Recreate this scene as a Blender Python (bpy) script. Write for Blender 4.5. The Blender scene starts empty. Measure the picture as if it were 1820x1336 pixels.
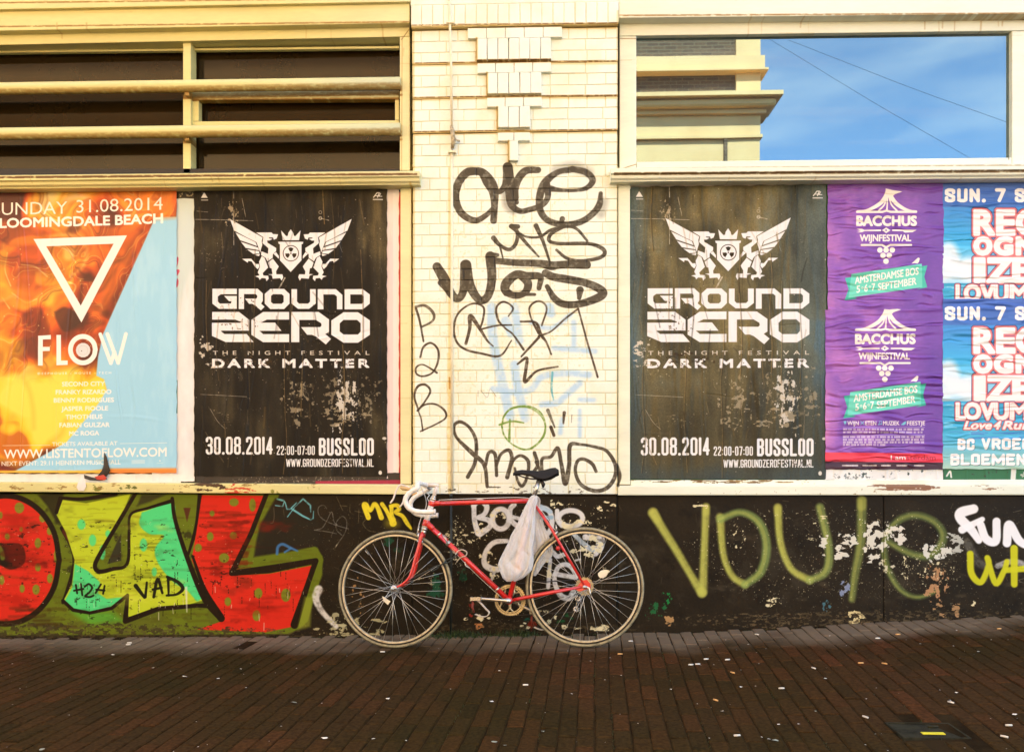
import bpy, bmesh, math, random, zlib
import numpy as np
from mathutils import Vector, Matrix

# ------------------------------------------------------------------ scene, camera, light
S = bpy.context.scene
C = S.collection
random.seed(7)
rng = np.random.default_rng(11)

F = 1440.0                      # focal length in photo pixels (photo is 1820 x 1336)
HOR = 800.0                     # horizon row in the photo
CX = 910.0
CAM = Vector((0.0, -5.02, 1.14))
YAW = math.radians(2.0)
cam_data = bpy.data.cameras.new("camera")
cam = bpy.data.objects.new("camera", cam_data)
C.objects.link(cam)
S.camera = cam
cam.location = CAM
cam.rotation_euler = (math.radians(90), 0, YAW)
cam_data.sensor_width = 36.0
cam_data.lens = 36.0 * F / 1820.0
cam_data.shift_y = (HOR - 668.0) / 1820.0
cam_data.clip_start = 0.05
cam_data.clip_end = 2000.0

SUN_EL = math.radians(48.0)
world = bpy.data.worlds.new("World")
S.world = world
world.use_nodes = True
wn = world.node_tree
wn.nodes.clear()
sky = wn.nodes.new("ShaderNodeTexSky")
sky.sky_type = 'NISHITA'
sky.sun_disc = False
sky.sun_elevation = SUN_EL
sky.sun_rotation = 0.0
sky.air_density = 1.0
sky.dust_density = 0.4
sky.ozone_density = 2.6
bg = wn.nodes.new("ShaderNodeBackground")
bg.inputs[1].default_value = 0.15
wo = wn.nodes.new("ShaderNodeOutputWorld")
# thin streaky clouds in the sky, all the way round
tc = wn.nodes.new("ShaderNodeTexCoord")
mp = wn.nodes.new("ShaderNodeMapping"); mp.inputs['Scale'].default_value = (2.2, 2.2, 9.0)
nz = wn.nodes.new("ShaderNodeTexNoise"); nz.inputs['Scale'].default_value = 1.6; nz.inputs['Detail'].default_value = 7
cr = wn.nodes.new("ShaderNodeValToRGB")
cr.color_ramp.elements[0].position = 0.43; cr.color_ramp.elements[0].color = (0, 0, 0, 1)
cr.color_ramp.elements[1].position = 0.78; cr.color_ramp.elements[1].color = (0.50, 0.50, 0.50, 1)
mixc = wn.nodes.new("ShaderNodeMixRGB"); mixc.inputs[2].default_value = (7.0, 6.6, 6.0, 1)
wn.links.new(tc.outputs['Generated'], mp.inputs[0]); wn.links.new(mp.outputs[0], nz.inputs[0])
wn.links.new(nz.outputs[0], cr.inputs[0]); wn.links.new(cr.outputs[0], mixc.inputs[0])
wn.links.new(sky.outputs[0], mixc.inputs[1]); wn.links.new(mixc.outputs[0], bg.inputs[0])
wn.links.new(bg.outputs[0], wo.inputs[0])

sun_d = bpy.data.lights.new("sun", 'SUN')
sun_d.energy = 4.4
sun_d.angle = math.radians(0.53)
sun_d.color = (1.0, 0.985, 0.88)
sun = bpy.data.objects.new("sun", sun_d)
C.objects.link(sun)
sun.rotation_euler = (-(math.pi / 2 - SUN_EL), 0, 0)

S.render.engine = 'CYCLES'
S.view_settings.view_transform = 'Standard'
S.view_settings.look = 'None'
S.view_settings.gamma = 1.0
S.view_settings.exposure = 2.40

# ------------------------------------------------------------------ projection helpers
FWD = Vector((-math.sin(YAW), math.cos(YAW), 0))
RGT = Vector((math.cos(YAW), math.sin(YAW), 0))
UPV = Vector((0, 0, 1))
def ray(px, py):
    return FWD * F + RGT * (px - CX) + UPV * (HOR - py)
def W(px, py, Y=0.0):
    """photo pixel -> (x, z) on the plane y = Y"""
    d = ray(px, py); t = (Y - CAM.y) / d.y
    return (CAM.x + d.x * t, CAM.z + d.z * t)
def W3(px, py, Y=0.0):
    x, z = W(px, py, Y); return Vector((x, Y, z))
def project(p):
    v = Vector(p) - CAM; dep = v.dot(FWD)
    return (CX + F * v.dot(RGT) / dep, HOR - F * v.z / dep, dep)
def interp(x, xs, ys): return float(np.interp(x, xs, ys))
def zg(x, y):
    """height of the street surface"""
    w = interp(x, [-6, -3.2, -2, -0.6, 0.45, 0.9, 1.4, 2.0, 3.1, 4.5], [-0.07, -0.05, -0.03, -0.007, 0.012, 0.022, 0.05, 0.085, 0.15, 0.19])
    f = interp(y, [-4.5, -2.2, -0.5, 0.5], [0.25, 0.6, 1.0, 1.0])
    return w * f
def G(px, py):
    """photo pixel -> point on the street surface"""
    z = 0.0
    for _ in range(6):
        d = ray(px, py); t = (z - CAM.z) / d.z; p = CAM + d * t
        z = zg(p.x, p.y)
    return p

# ------------------------------------------------------------------ object helpers
def link(name, me, parent=None, mat=None):
    o = bpy.data.objects.new(name, me); C.objects.link(o)
    if parent is not None: o.parent = parent
    if mat is not None and me is not None and len(me.materials) == 0: me.materials.append(mat)
    return o
def tag(o, label=None, cat=None, group=None, kind=None):
    if label: o['label'] = label
    if cat: o['category'] = cat
    if group: o['group'] = group
    if kind: o['kind'] = kind
    return o
def thing(name, label, cat, loc=(0, 0, 0), group=None):
    o = bpy.data.objects.new(name, None); C.objects.link(o); o.location = loc; o.empty_display_size = 0.1
    return tag(o, label, cat, group)
def mesh_from_bm(name, bm, smooth=False):
    me = bpy.data.meshes.new(name)
    bmesh.ops.recalc_face_normals(bm, faces=bm.faces)
    bm.to_mesh(me); bm.free()
    if smooth:
        for p in me.polygons: p.use_smooth = True
    return me
def part(name, bm, parent, mat, smooth=False):
    """links a bmesh made in WORLD coordinates below a thing (an Empty that is only translated)"""
    me = mesh_from_bm(name, bm, smooth)
    if parent is not None and parent.location.length > 0:
        # parts may sit below a part that carries its parent's offset already
        pass
    o = link(name, me, parent, mat)
    if parent is not None:
        off = Vector((0, 0, 0)); q = parent
        while q is not None: off += q.location; q = q.parent
        o.location = -off
    return o

def bm_prism(bm, front, yf, yb, bevel=0.0):
    """front: 4+ photo-pixel corners (clockwise from top left) on plane yf, extruded back to yb"""
    fr = [W3(x, y, yf) for x, y in front]
    a = [bm.verts.new(p) for p in fr]
    b = [bm.verts.new((p.x, yb, p.z)) for p in fr]
    n = len(a)
    fs = [bm.faces.new(a), bm.faces.new(b[::-1])]
    for i in range(n): fs.append(bm.faces.new((a[i], b[i], b[(i + 1) % n], a[(i + 1) % n])))
    if bevel > 0:
        ed = [e for e in fs[0].edges]
        bmesh.ops.bevel(bm, geom=ed, offset=bevel, segments=2, affect='EDGES', profile=0.6)
def prism(name, front, yf, yb, parent, mat, bevel=0.004):
    bm = bmesh.new(); bm_prism(bm, front, yf, yb, bevel)
    return part(name, bm, parent, mat)
def bm_box(bm, x0, x1, y0, y1, z0, z1, bevel=0.0):
    vs = [bm.verts.new(p) for p in ((x0,y0,z0),(x1,y0,z0),(x1,y1,z0),(x0,y1,z0),(x0,y0,z1),(x1,y0,z1),(x1,y1,z1),(x0,y1,z1))]
    fs = [bm.faces.new([vs[i] for i in q]) for q in ((0,3,2,1),(4,5,6,7),(0,1,5,4),(1,2,6,5),(2,3,7,6),(3,0,4,7))]
    if bevel > 0:
        ed = set()
        for f in fs: ed.update(f.edges)
        bmesh.ops.bevel(bm, geom=list(ed), offset=bevel, segments=1, affect='EDGES')
def bm_profile(bm, prof, L, R):
    """prof: list of (y, dz); swept from world point L(x,z) to R(x,z)"""
    a = [bm.verts.new((L[0], y, L[1] + dz)) for y, dz in prof]
    b = [bm.verts.new((R[0], y, R[1] + dz)) for y, dz in prof]
    n = len(prof)
    for i in range(n): bm.faces.new((a[i], a[(i+1) % n], b[(i+1) % n], b[i]))
    bm.faces.new(a); bm.faces.new(b[::-1])
def bm_tube(bm, pts, rad, seg=8, cap=True, flat=None):
    pts = [Vector(p) for p in pts]; n = len(pts)
    rads = [rad] * n if not hasattr(rad, '__len__') else list(rad)
    rings = []; prev = None
    for i, p in enumerate(pts):
        t = (pts[min(i+1, n-1)] - pts[max(i-1, 0)]).normalized()
        if prev is None:
            up = Vector((0, 0, 1)) if abs(t.z) < 0.9 else Vector((0, 1, 0))
            a = t.cross(up).normalized()
        else:
            a = (prev - t * prev.dot(t)).normalized()
        prev = a; b = t.cross(a)
        ring = []
        for k in range(seg):
            an = 2 * math.pi * k / seg
            ring.append(bm.verts.new(p + (a * math.cos(an) + b * math.sin(an) * (flat or 1)) * rads[i]))
        rings.append(ring)
    for i in range(n - 1):
        for k in range(seg):
            bm.faces.new((rings[i][k], rings[i][(k+1) % seg], rings[i+1][(k+1) % seg], rings[i+1][k]))
    if cap:
        bm.faces.new(rings[0][::-1]); bm.faces.new(rings[-1])
def crom(P, step=8):
    """Catmull-Rom through points of any dimension"""
    P = [np.array(p, float) for p in P]
    if len(P) < 3: return P
    Q = [2 * P[0] - P[1]] + P + [2 * P[-1] - P[-2]]
    out = []
    for i in range(1, len(Q) - 2):
        p0, p1, p2, p3 = Q[i-1:i+3]
        for k in range(step):
            t = k / step
            out.append(0.5 * ((2*p1) + (-p0+p2)*t + (2*p0-5*p1+4*p2-p3)*t*t + (-p0+3*p1-3*p2+p3)*t**3))
    out.append(P[-1])
    return out

# ------------------------------------------------------------------ 2-D print rasteriser
def fbm(h, w, sy, sx, octv=4, seed=0, gain=0.5):
    r = np.random.default_rng(seed); out = np.zeros((h, w), np.float32); amp = 1.0; tot = 0.0
    for o in range(octv):
        gy = max(sy / 2**o, 1.0); gx = max(sx / 2**o, 1.0)
        nh, nw = int(h / gy) + 3, int(w / gx) + 3
        g = r.random((nh, nw), dtype=np.float32)
        y = np.arange(h) / gy; x = np.arange(w) / gx
        yi = y.astype(int); xi = x.astype(int); fy = y - yi; fx = x - xi
        fy = (fy*fy*(3-2*fy))[:, None].astype(np.float32); fx = (fx*fx*(3-2*fx))[None, :].astype(np.float32)
        a = g[yi][:, xi]; b = g[yi][:, xi+1]; c = g[yi+1][:, xi]; d = g[yi+1][:, xi+1]
        out += amp * ((a*(1-fx)+b*fx)*(1-fy) + (c*(1-fx)+d*fx)*fy); tot += amp; amp *= gain
    return out / tot
def sstep(a, b, x):
    t = np.clip((x - a) / (b - a), 0, 1); return t*t*(3-2*t)

_gly = {}
def glyph_tris(s, bold, space):
    key = (s, bold, space)
    if key in _gly: return _gly[key]
    cu = bpy.data.curves.new("tmp_text", 'FONT'); cu.body = s; cu.size = 1.0; cu.offset = bold
    cu.space_character = space; cu.resolution_u = 3
    ob = bpy.data.objects.new("tmp_text", cu); C.objects.link(ob)
    dg = bpy.context.evaluated_depsgraph_get(); dg.update()
    me = ob.evaluated_get(dg).to_mesh()
    me.calc_loop_triangles()
    v = np.array([(q.co.x, q.co.y) for q in me.vertices], float)
    t = np.array([list(q.vertices) for q in me.loop_triangles], int)
    tr = v[t] if len(t) else np.zeros((0, 3, 2))
    bpy.data.objects.remove(ob, do_unlink=True); bpy.data.curves.remove(cu)
    _gly[key] = tr
    return tr
CAPH = [None]

_O = [(.25,0),(.75,0),(1,.08),(1,.92),(.75,1),(.25,1),(0,.92),(0,.08),(.25,0)]
BLOCK = {'0': [_O], 'O': [_O], '1': [[(.5,0),(.5,1)],[(.5,1),(-.1,.84)]], '2': [[(0,.78),(0,.92),(.25,1),(.75,1),(1,.92),(1,.66),(.1,.16),(0,0),(1,0)]],
 '3': [[(0,.8),(0,.92),(.25,1),(.75,1),(1,.92),(1,.62),(.72,.52),(1,.42),(1,.08),(.75,0),(.25,0),(0,.08),(0,.2)],[(.4,.52),(.72,.52)]], '4': [[(.75,0),(.75,1),(0,.25),(1,.25)]], '5': [[(1,1),(0,1),(0,.55),(.8,.58),(1,.45),(1,.08),(.75,0),(.25,0),(0,.12)]],
 '7': [[(0,1),(1,1),(.35,0)]], '8': [[(.25,0),(.75,0),(1,.08),(1,.42),(.75,.52),(1,.62),(1,.92),(.75,1),(.25,1),(0,.92),(0,.62),(.25,.52),(0,.42),(0,.08),(.25,0)],[(.25,.52),(.75,.52)]],
 '.': [[(0,0),(0,0)]], ':': [[(0,.12),(0,.12)],[(0,.62),(0,.62)]], '-': [[(0,.42),(1,.42)]],
 'A': [[(0,0),(.42,1),(.58,1),(1,0)],[(.2,.3),(.8,.3)]], 'B': [[(0,0),(.75,0),(1,.1),(1,.42),(.75,.53),(1,.64),(1,.9),(.75,1),(0,1),(0,0)],[(0,.53),(.75,.53)]], 'C': [[(1,.28),(1,.08),(.75,0),(.25,0),(0,.08),(0,.92),(.25,1),(.75,1),(1,.92),(1,.74)]],
 'D': [[(0,0),(.7,0),(1,.12),(1,.88),(.7,1),(0,1),(0,0)]], 'E': [[(1,0),(0,0),(0,1),(1,1)],[(0,.52),(.8,.52)]], 'F': [[(0,0),(0,1),(1,1)],[(0,.52),(.8,.52)]], 'G': [[(1,.74),(1,.92),(.75,1),(.25,1),(0,.92),(0,.08),(.25,0),(.75,0),(1,.08),(1,.46),(.6,.46)]],
 'I': [[(.5,0),(.5,1)]], 'L': [[(0,1),(0,0),(1,0)]], 'M': [[(0,0),(0,1),(.5,.2),(1,1),(1,0)]], 'N': [[(0,0),(0,1),(1,0),(1,1)]], 'P': [[(0,0),(0,1),(.75,1),(1,.9),(1,.58),(.75,.46),(0,.46)]], 'R': [[(0,0),(0,1),(.75,1),(1,.9),(1,.6),(.75,.5),(0,.5)],[(.6,.5),(1,0)]],
 'S': [[(1,.76),(1,.92),(.75,1),(.25,1),(0,.92),(0,.66),(1,.36),(1,.08),(.75,0),(.25,0),(0,.08),(0,.26)]], 'T': [[(0,1),(1,1)],[(.5,1),(.5,0)]], 'U': [[(0,1),(0,.08),(.25,0),(.75,0),(1,.08),(1,1)]], 'V': [[(0,1),(.5,0),(1,1)]], 'W': [[(0,1),(.25,0),(.5,.9),(.75,0),(1,1)]], 'Z': [[(0,1),(1,1),(0,0),(1,0)]]}
class Canvas:
    def __init__(s, x0, x1, z0, z1, Y, res, base=(255, 255, 255)):
        s.x0, s.x1, s.z0, s.z1, s.Y, s.res = x0, x1, z0, z1, Y, res
        s.w = int((x1 - x0) * res); s.h = int((z1 - z0) * res)
        s.img = np.empty((s.h, s.w, 3), np.float32); s.img[:] = np.array(base, np.float32) / 255
        s.hgt = np.zeros((s.h, s.w), np.float32)
        s.T = lambda x, y: (x, y)
        s.k = res * 5.02 / F           # texels per photo pixel
        s.sc = 1.0                     # extra scale of the current drawing frame
    def frame(s, ox=0, oy=0, sc=1.0, post=None):
        """drawing frame: photo = origin + p / sc, then post()"""
        def T(x, y):
            a, b = ox + x / sc, oy + y / sc
            return post(a, b) if post else (a, b)
        s.T = T; s.sc = 1.0 / sc
        return s
    def tx(s, x, y):
        X, Z = W(*s.T(x, y), s.Y)
        return ((X - s.x0) * s.res, (Z - s.z0) * s.res)
    def _box(s, xa, ya, xb, yb):
        return max(0, int(xa)), max(0, int(ya)), min(s.w, int(xb) + 2), min(s.h, int(yb) + 2)
    def blend(s, box, M, col, a=1.0):
        xa, ya, xb, yb = box
        if xb <= xa or yb <= ya: return
        m = (M * a)[..., None]
        s.img[ya:yb, xa:xb] = s.img[ya:yb, xa:xb] * (1 - m) + np.array(col, np.float32) / 255 * m
    def stroke_mask(s, pts, w, soft=1.5, smooth=True):
        P = []
        lw = w
        for p in pts:
            if len(p) > 2: lw = p[2]
            x, y = s.tx(p[0], p[1]); P.append((x, y, lw * s.sc * s.k / 2))
        if smooth: P = crom(P, 7)
        P = np.array(P, float)
        m = P[:, 2].max() + soft + 2
        box = s._box(P[:, 0].min() - m, P[:, 1].min() - m, P[:, 0].max() + m, P[:, 1].max() + m)
        xa, ya, xb, yb = box
        if xb <= xa or yb <= ya: return box, np.zeros((0, 0), np.float32)
        M = np.zeros((yb - ya, xb - xa), np.float32)
        for i in range(len(P) - 1):
            p, q = P[i], P[i+1]
            mm = max(p[2], q[2]) + soft + 1
            bx = s._box(min(p[0], q[0]) - mm, min(p[1], q[1]) - mm, max(p[0], q[0]) + mm, max(p[1], q[1]) + mm)
            if bx[2] <= bx[0] or bx[3] <= bx[1]: continue
            yy, xx = np.mgrid[bx[1]:bx[3], bx[0]:bx[2]].astype(np.float32)
            dx, dy = q[0] - p[0], q[1] - p[1]; L = dx*dx + dy*dy + 1e-9
            t = np.clip(((xx - p[0]) * dx + (yy - p[1]) * dy) / L, 0, 1)
            d = np.hypot(xx - p[0] - t * dx, yy - p[1] - t * dy)
            r = p[2] + (q[2] - p[2]) * t
            c = np.clip((r - d) / soft + 0.5, 0, 1)
            sub = M[bx[1]-ya:bx[3]-ya, bx[0]-xa:bx[2]-xa]
            np.maximum(sub, c, out=sub)
        return box, M
    def stroke(s, pts, w, col, a=1.0, soft=1.3, smooth=True, rough=0.0, seed=1):
        box, M = s.stroke_mask(pts, w, soft, smooth)
        if M.size == 0: return
        if rough > 0:
            n = fbm(M.shape[0], M.shape[1], 9, 9, 4, seed)
            M = M * np.clip(1 - rough * sstep(0.45, 0.75, n) , 0, 1)
        s.blend(box, M, col, a)
    def poly_mask(s, loops, soft=1.2):
        L = [np.array([s.tx(*p) for p in lp]) for lp in loops]
        A = np.concatenate(L)
        box = s._box(A[:, 0].min() - 2 - soft, A[:, 1].min() - 2 - soft, A[:, 0].max() + 2 + soft, A[:, 1].max() + 2 + soft)
        xa, ya, xb, yb = box
        if xb <= xa or yb <= ya: return box, np.zeros((0, 0), np.float32)
        yy, xx = np.mgrid[ya:yb, xa:xb].astype(np.float32)
        ins = np.zeros(xx.shape, bool); dm = np.full(xx.shape, 1e9, np.float32)
        for P in L:
            for i in range(len(P)):
                p, q = P[i], P[(i+1) % len(P)]
                dx, dy = q[0] - p[0], q[1] - p[1]; LL = dx*dx + dy*dy + 1e-9
                t = np.clip(((xx - p[0]) * dx + (yy - p[1]) * dy) / LL, 0, 1)
                np.minimum(dm, np.hypot(xx - p[0] - t*dx, yy - p[1] - t*dy), out=dm)
                if abs(dy) > 1e-9:
                    c = ((p[1] > yy) != (q[1] > yy)) & (xx < dx * (yy - p[1]) / dy + p[0])
                    ins ^= c
        return box, np.clip(np.where(ins, dm, -dm) / soft + 0.5, 0, 1).astype(np.float32)
    def poly(s, pts, col, a=1.0, soft=1.2, smooth=False, holes=()):
        if smooth:
            pts = [tuple(q) for q in crom(list(pts) + [pts[0]], 6)][:-1]
        box, M = s.poly_mask([pts] + list(holes), soft)
        if M.size: s.blend(box, M, col, a)
    def disc(s, x, y, r, col, a=1.0, soft=1.2, ry=None):
        ry = ry or r
        s.poly([(x + r*math.cos(t), y + ry*math.sin(t)) for t in np.linspace(0, 2*math.pi, 15)[:-1]], col, a, soft)
    def ring(s, x, y, rx, ry, w, col, a=1.0, soft=1.3, t0=0, t1=2*math.pi):
        s.stroke([(x + rx*math.cos(t), y + ry*math.sin(t)) for t in np.linspace(t0, t1, 15)], w, col, a, soft)
    def text(s, st, xl, xr, yl, h, col, yr=None, bold=0.0, space=1.0, a=1.0, shear=0.0, grow=0.0):
        """fits the text between xl and xr on a baseline yl..yr, capitals h high"""
        if CAPH[0] is None:
            t = glyph_tris("H", 0.0, 1.0); CAPH[0] = t[..., 1].max()
        tr = glyph_tris(st, 0.0, space)
        if len(tr) == 0: return
        yr = yl if yr is None else yr
        kk = s.sc * s.k; R = bold / CAPH[0] * h * kk * 0.62 + grow
        rp = R / kk * (1 if grow == 0 else 0)
        xl, xr, yl, yr, h = xl + rp, xr - rp, yl - rp, yr - rp, h - 2 * rp
        gx0, gx1 = tr[..., 0].min(), tr[..., 0].max()
        u = (tr[..., 0] - gx0) / (gx1 - gx0); v = tr[..., 1] / CAPH[0]
        px = xl + (xr - xl) * u + shear * v * h; py = yl + (yr - yl) * u - v * h
        P = np.array([s.tx(a_, b_) for a_, b_ in zip(px.ravel(), py.ravel())]).reshape(-1, 3, 2)
        box = s._box(P[..., 0].min() - 3 - R, P[..., 1].min() - 3 - R, P[..., 0].max() + 3 + R, P[..., 1].max() + 3 + R)
        xa, ya, xb, yb = box
        if xb <= xa or yb <= ya: return
        K = 3
        M = np.zeros(((yb - ya) * K, (xb - xa) * K), bool)
        Q = (P - np.array([xa, ya])) * K
        H_, W_ = M.shape
        for t in Q:
            x0, y0 = np.floor(t.min(0)).astype(int); x1, y1 = np.ceil(t.max(0)).astype(int) + 1
            x0 = max(x0, 0); y0 = max(y0, 0); x1 = min(x1, W_); y1 = min(y1, H_)
            if x1 <= x0 or y1 <= y0: continue
            X = np.arange(x0, x1)[None, :] + 0.5; Y_ = np.arange(y0, y1)[:, None] + 0.5
            (ax, ay), (bx, by), (cx, cy) = t
            e1 = (bx-ax)*(Y_-ay) - (by-ay)*(X-ax); e2 = (cx-bx)*(Y_-by) - (cy-by)*(X-bx); e3 = (ax-cx)*(Y_-cy) - (ay-cy)*(X-cx)
            M[y0:y1, x0:x1] |= ((e1 >= 0) & (e2 >= 0) & (e3 >= 0)) | ((e1 <= 0) & (e2 <= 0) & (e3 <= 0))
        for it in range(int(round(R * K))):
            N = M.copy(); N[1:] |= M[:-1]; N[:-1] |= M[1:]; N[:, 1:] |= M[:, :-1]; N[:, :-1] |= M[:, 1:]
            if it % 2: N[1:, 1:] |= M[:-1, :-1]; N[:-1, :-1] |= M[1:, 1:]; N[1:, :-1] |= M[:-1, 1:]; N[:-1, 1:] |= M[1:, :-1]
            M = N
        m = M.reshape(yb - ya, K, xb - xa, K).mean((1, 3)).astype(np.float32)
        s.blend(box, m, col, a)
    def block(s, st, xl, xr, yb, h, col, t, gap=None, a=1.0):
        """condensed poster lettering built from straight strokes t thick"""
        G_ = BLOCK; wid = [.38 if ch in '.:1I' else (.62 if ch == '-' else (1.45 if ch in 'WM' else 1.0)) for ch in st]
        n_ = len(st); gap = t * .42 if gap is None else gap
        u = (xr - xl - gap * (n_ - 1)) / sum(wid); x = xl
        for ch, w_ in zip(st, wid):
            cw = u * w_
            for ln in G_[ch]:
                P = [(x + t / 2 + (cw - t) * p[0], yb - t / 2 - (h - t) * p[1]) for p in ln]
                if ch in '.:' : P = [(x + cw / 2 - .01, P[0][1]), (x + cw / 2 + .01, P[0][1])]
                s.stroke(P, t * (1.15 if ch in '.:' else 1), col, a, 1.2, smooth=False)
            x += cw + gap
    def region(s, x0, y0, x1, y1):
        """texel box of a rectangle in the current frame"""
        a, b = s.tx(x0, y1), s.tx(x1, y0)
        return s._box(min(a[0], b[0]), min(a[1], b[1]), max(a[0], b[0]), max(a[1], b[1]))
    def flakes(s, x0, y0, x1, y1, col, dens=0.3, size=6, seed=1, a=1.0, stretch=1.0, edge=0.25, fe=0.035):
        """irregular chips of paint inside an oval patch"""
        box = s.region(x0, y0, x1, y1); xa, ya, xb, yb = box
        h, w = yb - ya, xb - xa
        if h < 3 or w < 3: return
        n = fbm(h, w, size, size * stretch, 4, seed, 0.6)
        yy, xx = np.mgrid[0:h, 0:w]; u = (xx / w - 0.5) * 2; v = (yy / h - 0.5) * 2
        e = 1 - np.clip((u*u + v*v), 0, 1)
        e = np.clip(e / max(edge * 2, 1e-3), 0, 1)
        th = np.quantile(n, 1 - dens)
        M = sstep(th, th + fe, n - (1 - e) * 0.25).astype(np.float32)
        s.blend(box, M, col, a)
    def streaks(s, x0, y0, x1, y1, col, n, a, w=(2, 6), horiz=True, seed=1, soft=3, L=(30, 110)):
        r = random.Random(seed)
        for _ in range(n):
            x = r.uniform(x0, x1); y = r.uniform(y0, y1); l = r.uniform(*L)
            if horiz: q = [(x, y), (x + l/2, y - r.uniform(-3, 6)), (x + l, y - r.uniform(-4, 8))]
            else: q = [(x, y), (x + r.uniform(-3, 3), y + l/2), (x + r.uniform(-5, 5), y + l)]
            s.stroke(q, r.uniform(*w), col, a * r.uniform(0.4, 1), soft)
    def image(s, name, arr=None, data=False):
        A = s.img if arr is None else arr
        if A.ndim == 2: A = np.repeat(A[..., None], 3, 2)
        im = bpy.data.images.new(name, s.w, s.h, alpha=False)
        if data: im.colorspace_settings.name = 'Non-Color'
        px = np.ones((s.h, s.w, 4), np.float32); px[..., :3] = np.clip(A, 0, 1) * (1.0 if data else 0.93)
        im.pixels.foreach_set(px.ravel()); im.update(); im.pack()
        return im

# ------------------------------------------------------------------ materials
def new_mat(name, rough=0.6, col=(0.5, 0.5, 0.5), metal=0.0, spec=0.5):
    m = bpy.data.materials.new(name); m.use_nodes = True
    b = m.node_tree.nodes["Principled BSDF"]
    b.inputs['Base Color'].default_value = (*col, 1); b.inputs['Roughness'].default_value = rough
    b.inputs['Metallic'].default_value = metal; b.inputs['Specular IOR Level'].default_value = spec
    return m, m.node_tree, b
def lin(c):
    return tuple(0.85 * ((v/255)/12.92 if v/255 <= 0.04045 else ((v/255+0.055)/1.055)**2.4) for v in c)
def add_bump(nt, b, scale=30, strength=0.3, dist=0.003, detail=6, vec=None, stretch=None):
    n = nt.nodes.new("ShaderNodeTexNoise"); n.inputs['Scale'].default_value = scale; n.inputs['Detail'].default_value = detail
    g = nt.nodes.new("ShaderNodeNewGeometry")
    src = g.outputs['Position'] if vec is None else vec
    if stretch:
        mp_ = nt.nodes.new("ShaderNodeMapping"); mp_.inputs['Scale'].default_value = stretch
        nt.links.new(src, mp_.inputs[0]); src = mp_.outputs[0]
    nt.links.new(src, n.inputs['Vector'])
    bu = nt.nodes.new("ShaderNodeBump"); bu.inputs['Strength'].default_value = strength; bu.inputs['Distance'].default_value = dist
    nt.links.new(n.outputs[0], bu.inputs['Height'])
    old = b.inputs['Normal'].links
    if old: nt.links.new(old[0].from_socket, bu.inputs['Normal'])
    nt.links.new(bu.outputs[0], b.inputs['Normal'])
    return n
def vary(nt, b, col, amount=0.25, scale=6.0, dark=(0.5, 0.45, 0.35), detail=8):
    """base colour with soft mottling towards a darker tint"""
    n = nt.nodes.new("ShaderNodeTexNoise"); n.inputs['Scale'].default_value = scale; n.inputs['Detail'].default_value = detail
    n.inputs['Roughness'].default_value = 0.65
    g = nt.nodes.new("ShaderNodeNewGeometry"); nt.links.new(g.outputs['Position'], n.inputs['Vector'])
    r = nt.nodes.new("ShaderNodeValToRGB"); r.color_ramp.elements[0].position = 0.42; r.color_ramp.elements[1].position = 0.72
    r.color_ramp.elements[0].color = (*col, 1)
    r.color_ramp.elements[1].color = (*[c*(1-amount) + c*d*amount for c, d in zip(col, dark)], 1)
    nt.links.new(n.outputs[0], r.inputs[0]); nt.links.new(r.outputs[0], b.inputs['Base Color'])
    return r
def planar_image_mat(name, cv, im, rough=0.55, bumps=((60, 0.25, 0.002),), gain=1.0, spec=0.4):
    """print laid on the wall plane by the place it stands at"""
    m, nt, b = new_mat(name, rough, spec=spec)
    g = nt.nodes.new("ShaderNodeNewGeometry"); sp = nt.nodes.new("ShaderNodeSeparateXYZ"); nt.links.new(g.outputs['Position'], sp.inputs[0])
    cb = nt.nodes.new("ShaderNodeCombineXYZ")
    for i, (lo, hi, so) in enumerate(((cv.x0, cv.x1, 'X'), (cv.z0, cv.z1, 'Z'))):
        mr = nt.nodes.new("ShaderNodeMapRange"); mr.clamp = False
        mr.inputs['From Min'].default_value = lo; mr.inputs['From Max'].default_value = hi
        nt.links.new(sp.outputs[so], mr.inputs['Value']); nt.links.new(mr.outputs[0], cb.inputs[i])
    t = nt.nodes.new("ShaderNodeTexImage"); t.image = im; t.extension = 'EXTEND'
    nt.links.new(cb.outputs[0], t.inputs[0]); nt.links.new(t.outputs[0], b.inputs['Base Color'])
    if gain != 1.0:
        mu = nt.nodes.new('ShaderNodeMixRGB'); mu.blend_type = 'MULTIPLY'; mu.inputs[0].default_value = 1; mu.inputs[2].default_value = (*gain, 1)
        nt.links.new(t.outputs[0], mu.inputs[1]); nt.links.new(mu.outputs[0], b.inputs['Base Color'])
    for bp in bumps: add_bump(nt, b, *bp)
    return m
# ================================================================== painted surfaces of the wall
# ---- pillar: cream paint and the marker and spray tags on it
xa, _ = W(725, 400); xb, _ = W(1106, 400); _, zt = W(910, -330); _, zb = W(910, 1150)
pil = Canvas(xa, xb, zb, zt, 0.0, 520, (250, 255, 238))
n = fbm(pil.h, pil.w, 90, 60, 5, 3)[..., None]
pil.img = pil.img * (1 - 0.05 * n) - np.array([0.0, 0.012, 0.05], np.float32) * sstep(0.45, 0.8, n)
n = fbm(pil.h, pil.w, 5, 5, 3, 4)[..., None]; pil.img *= 1 - 0.035 * n
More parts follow.
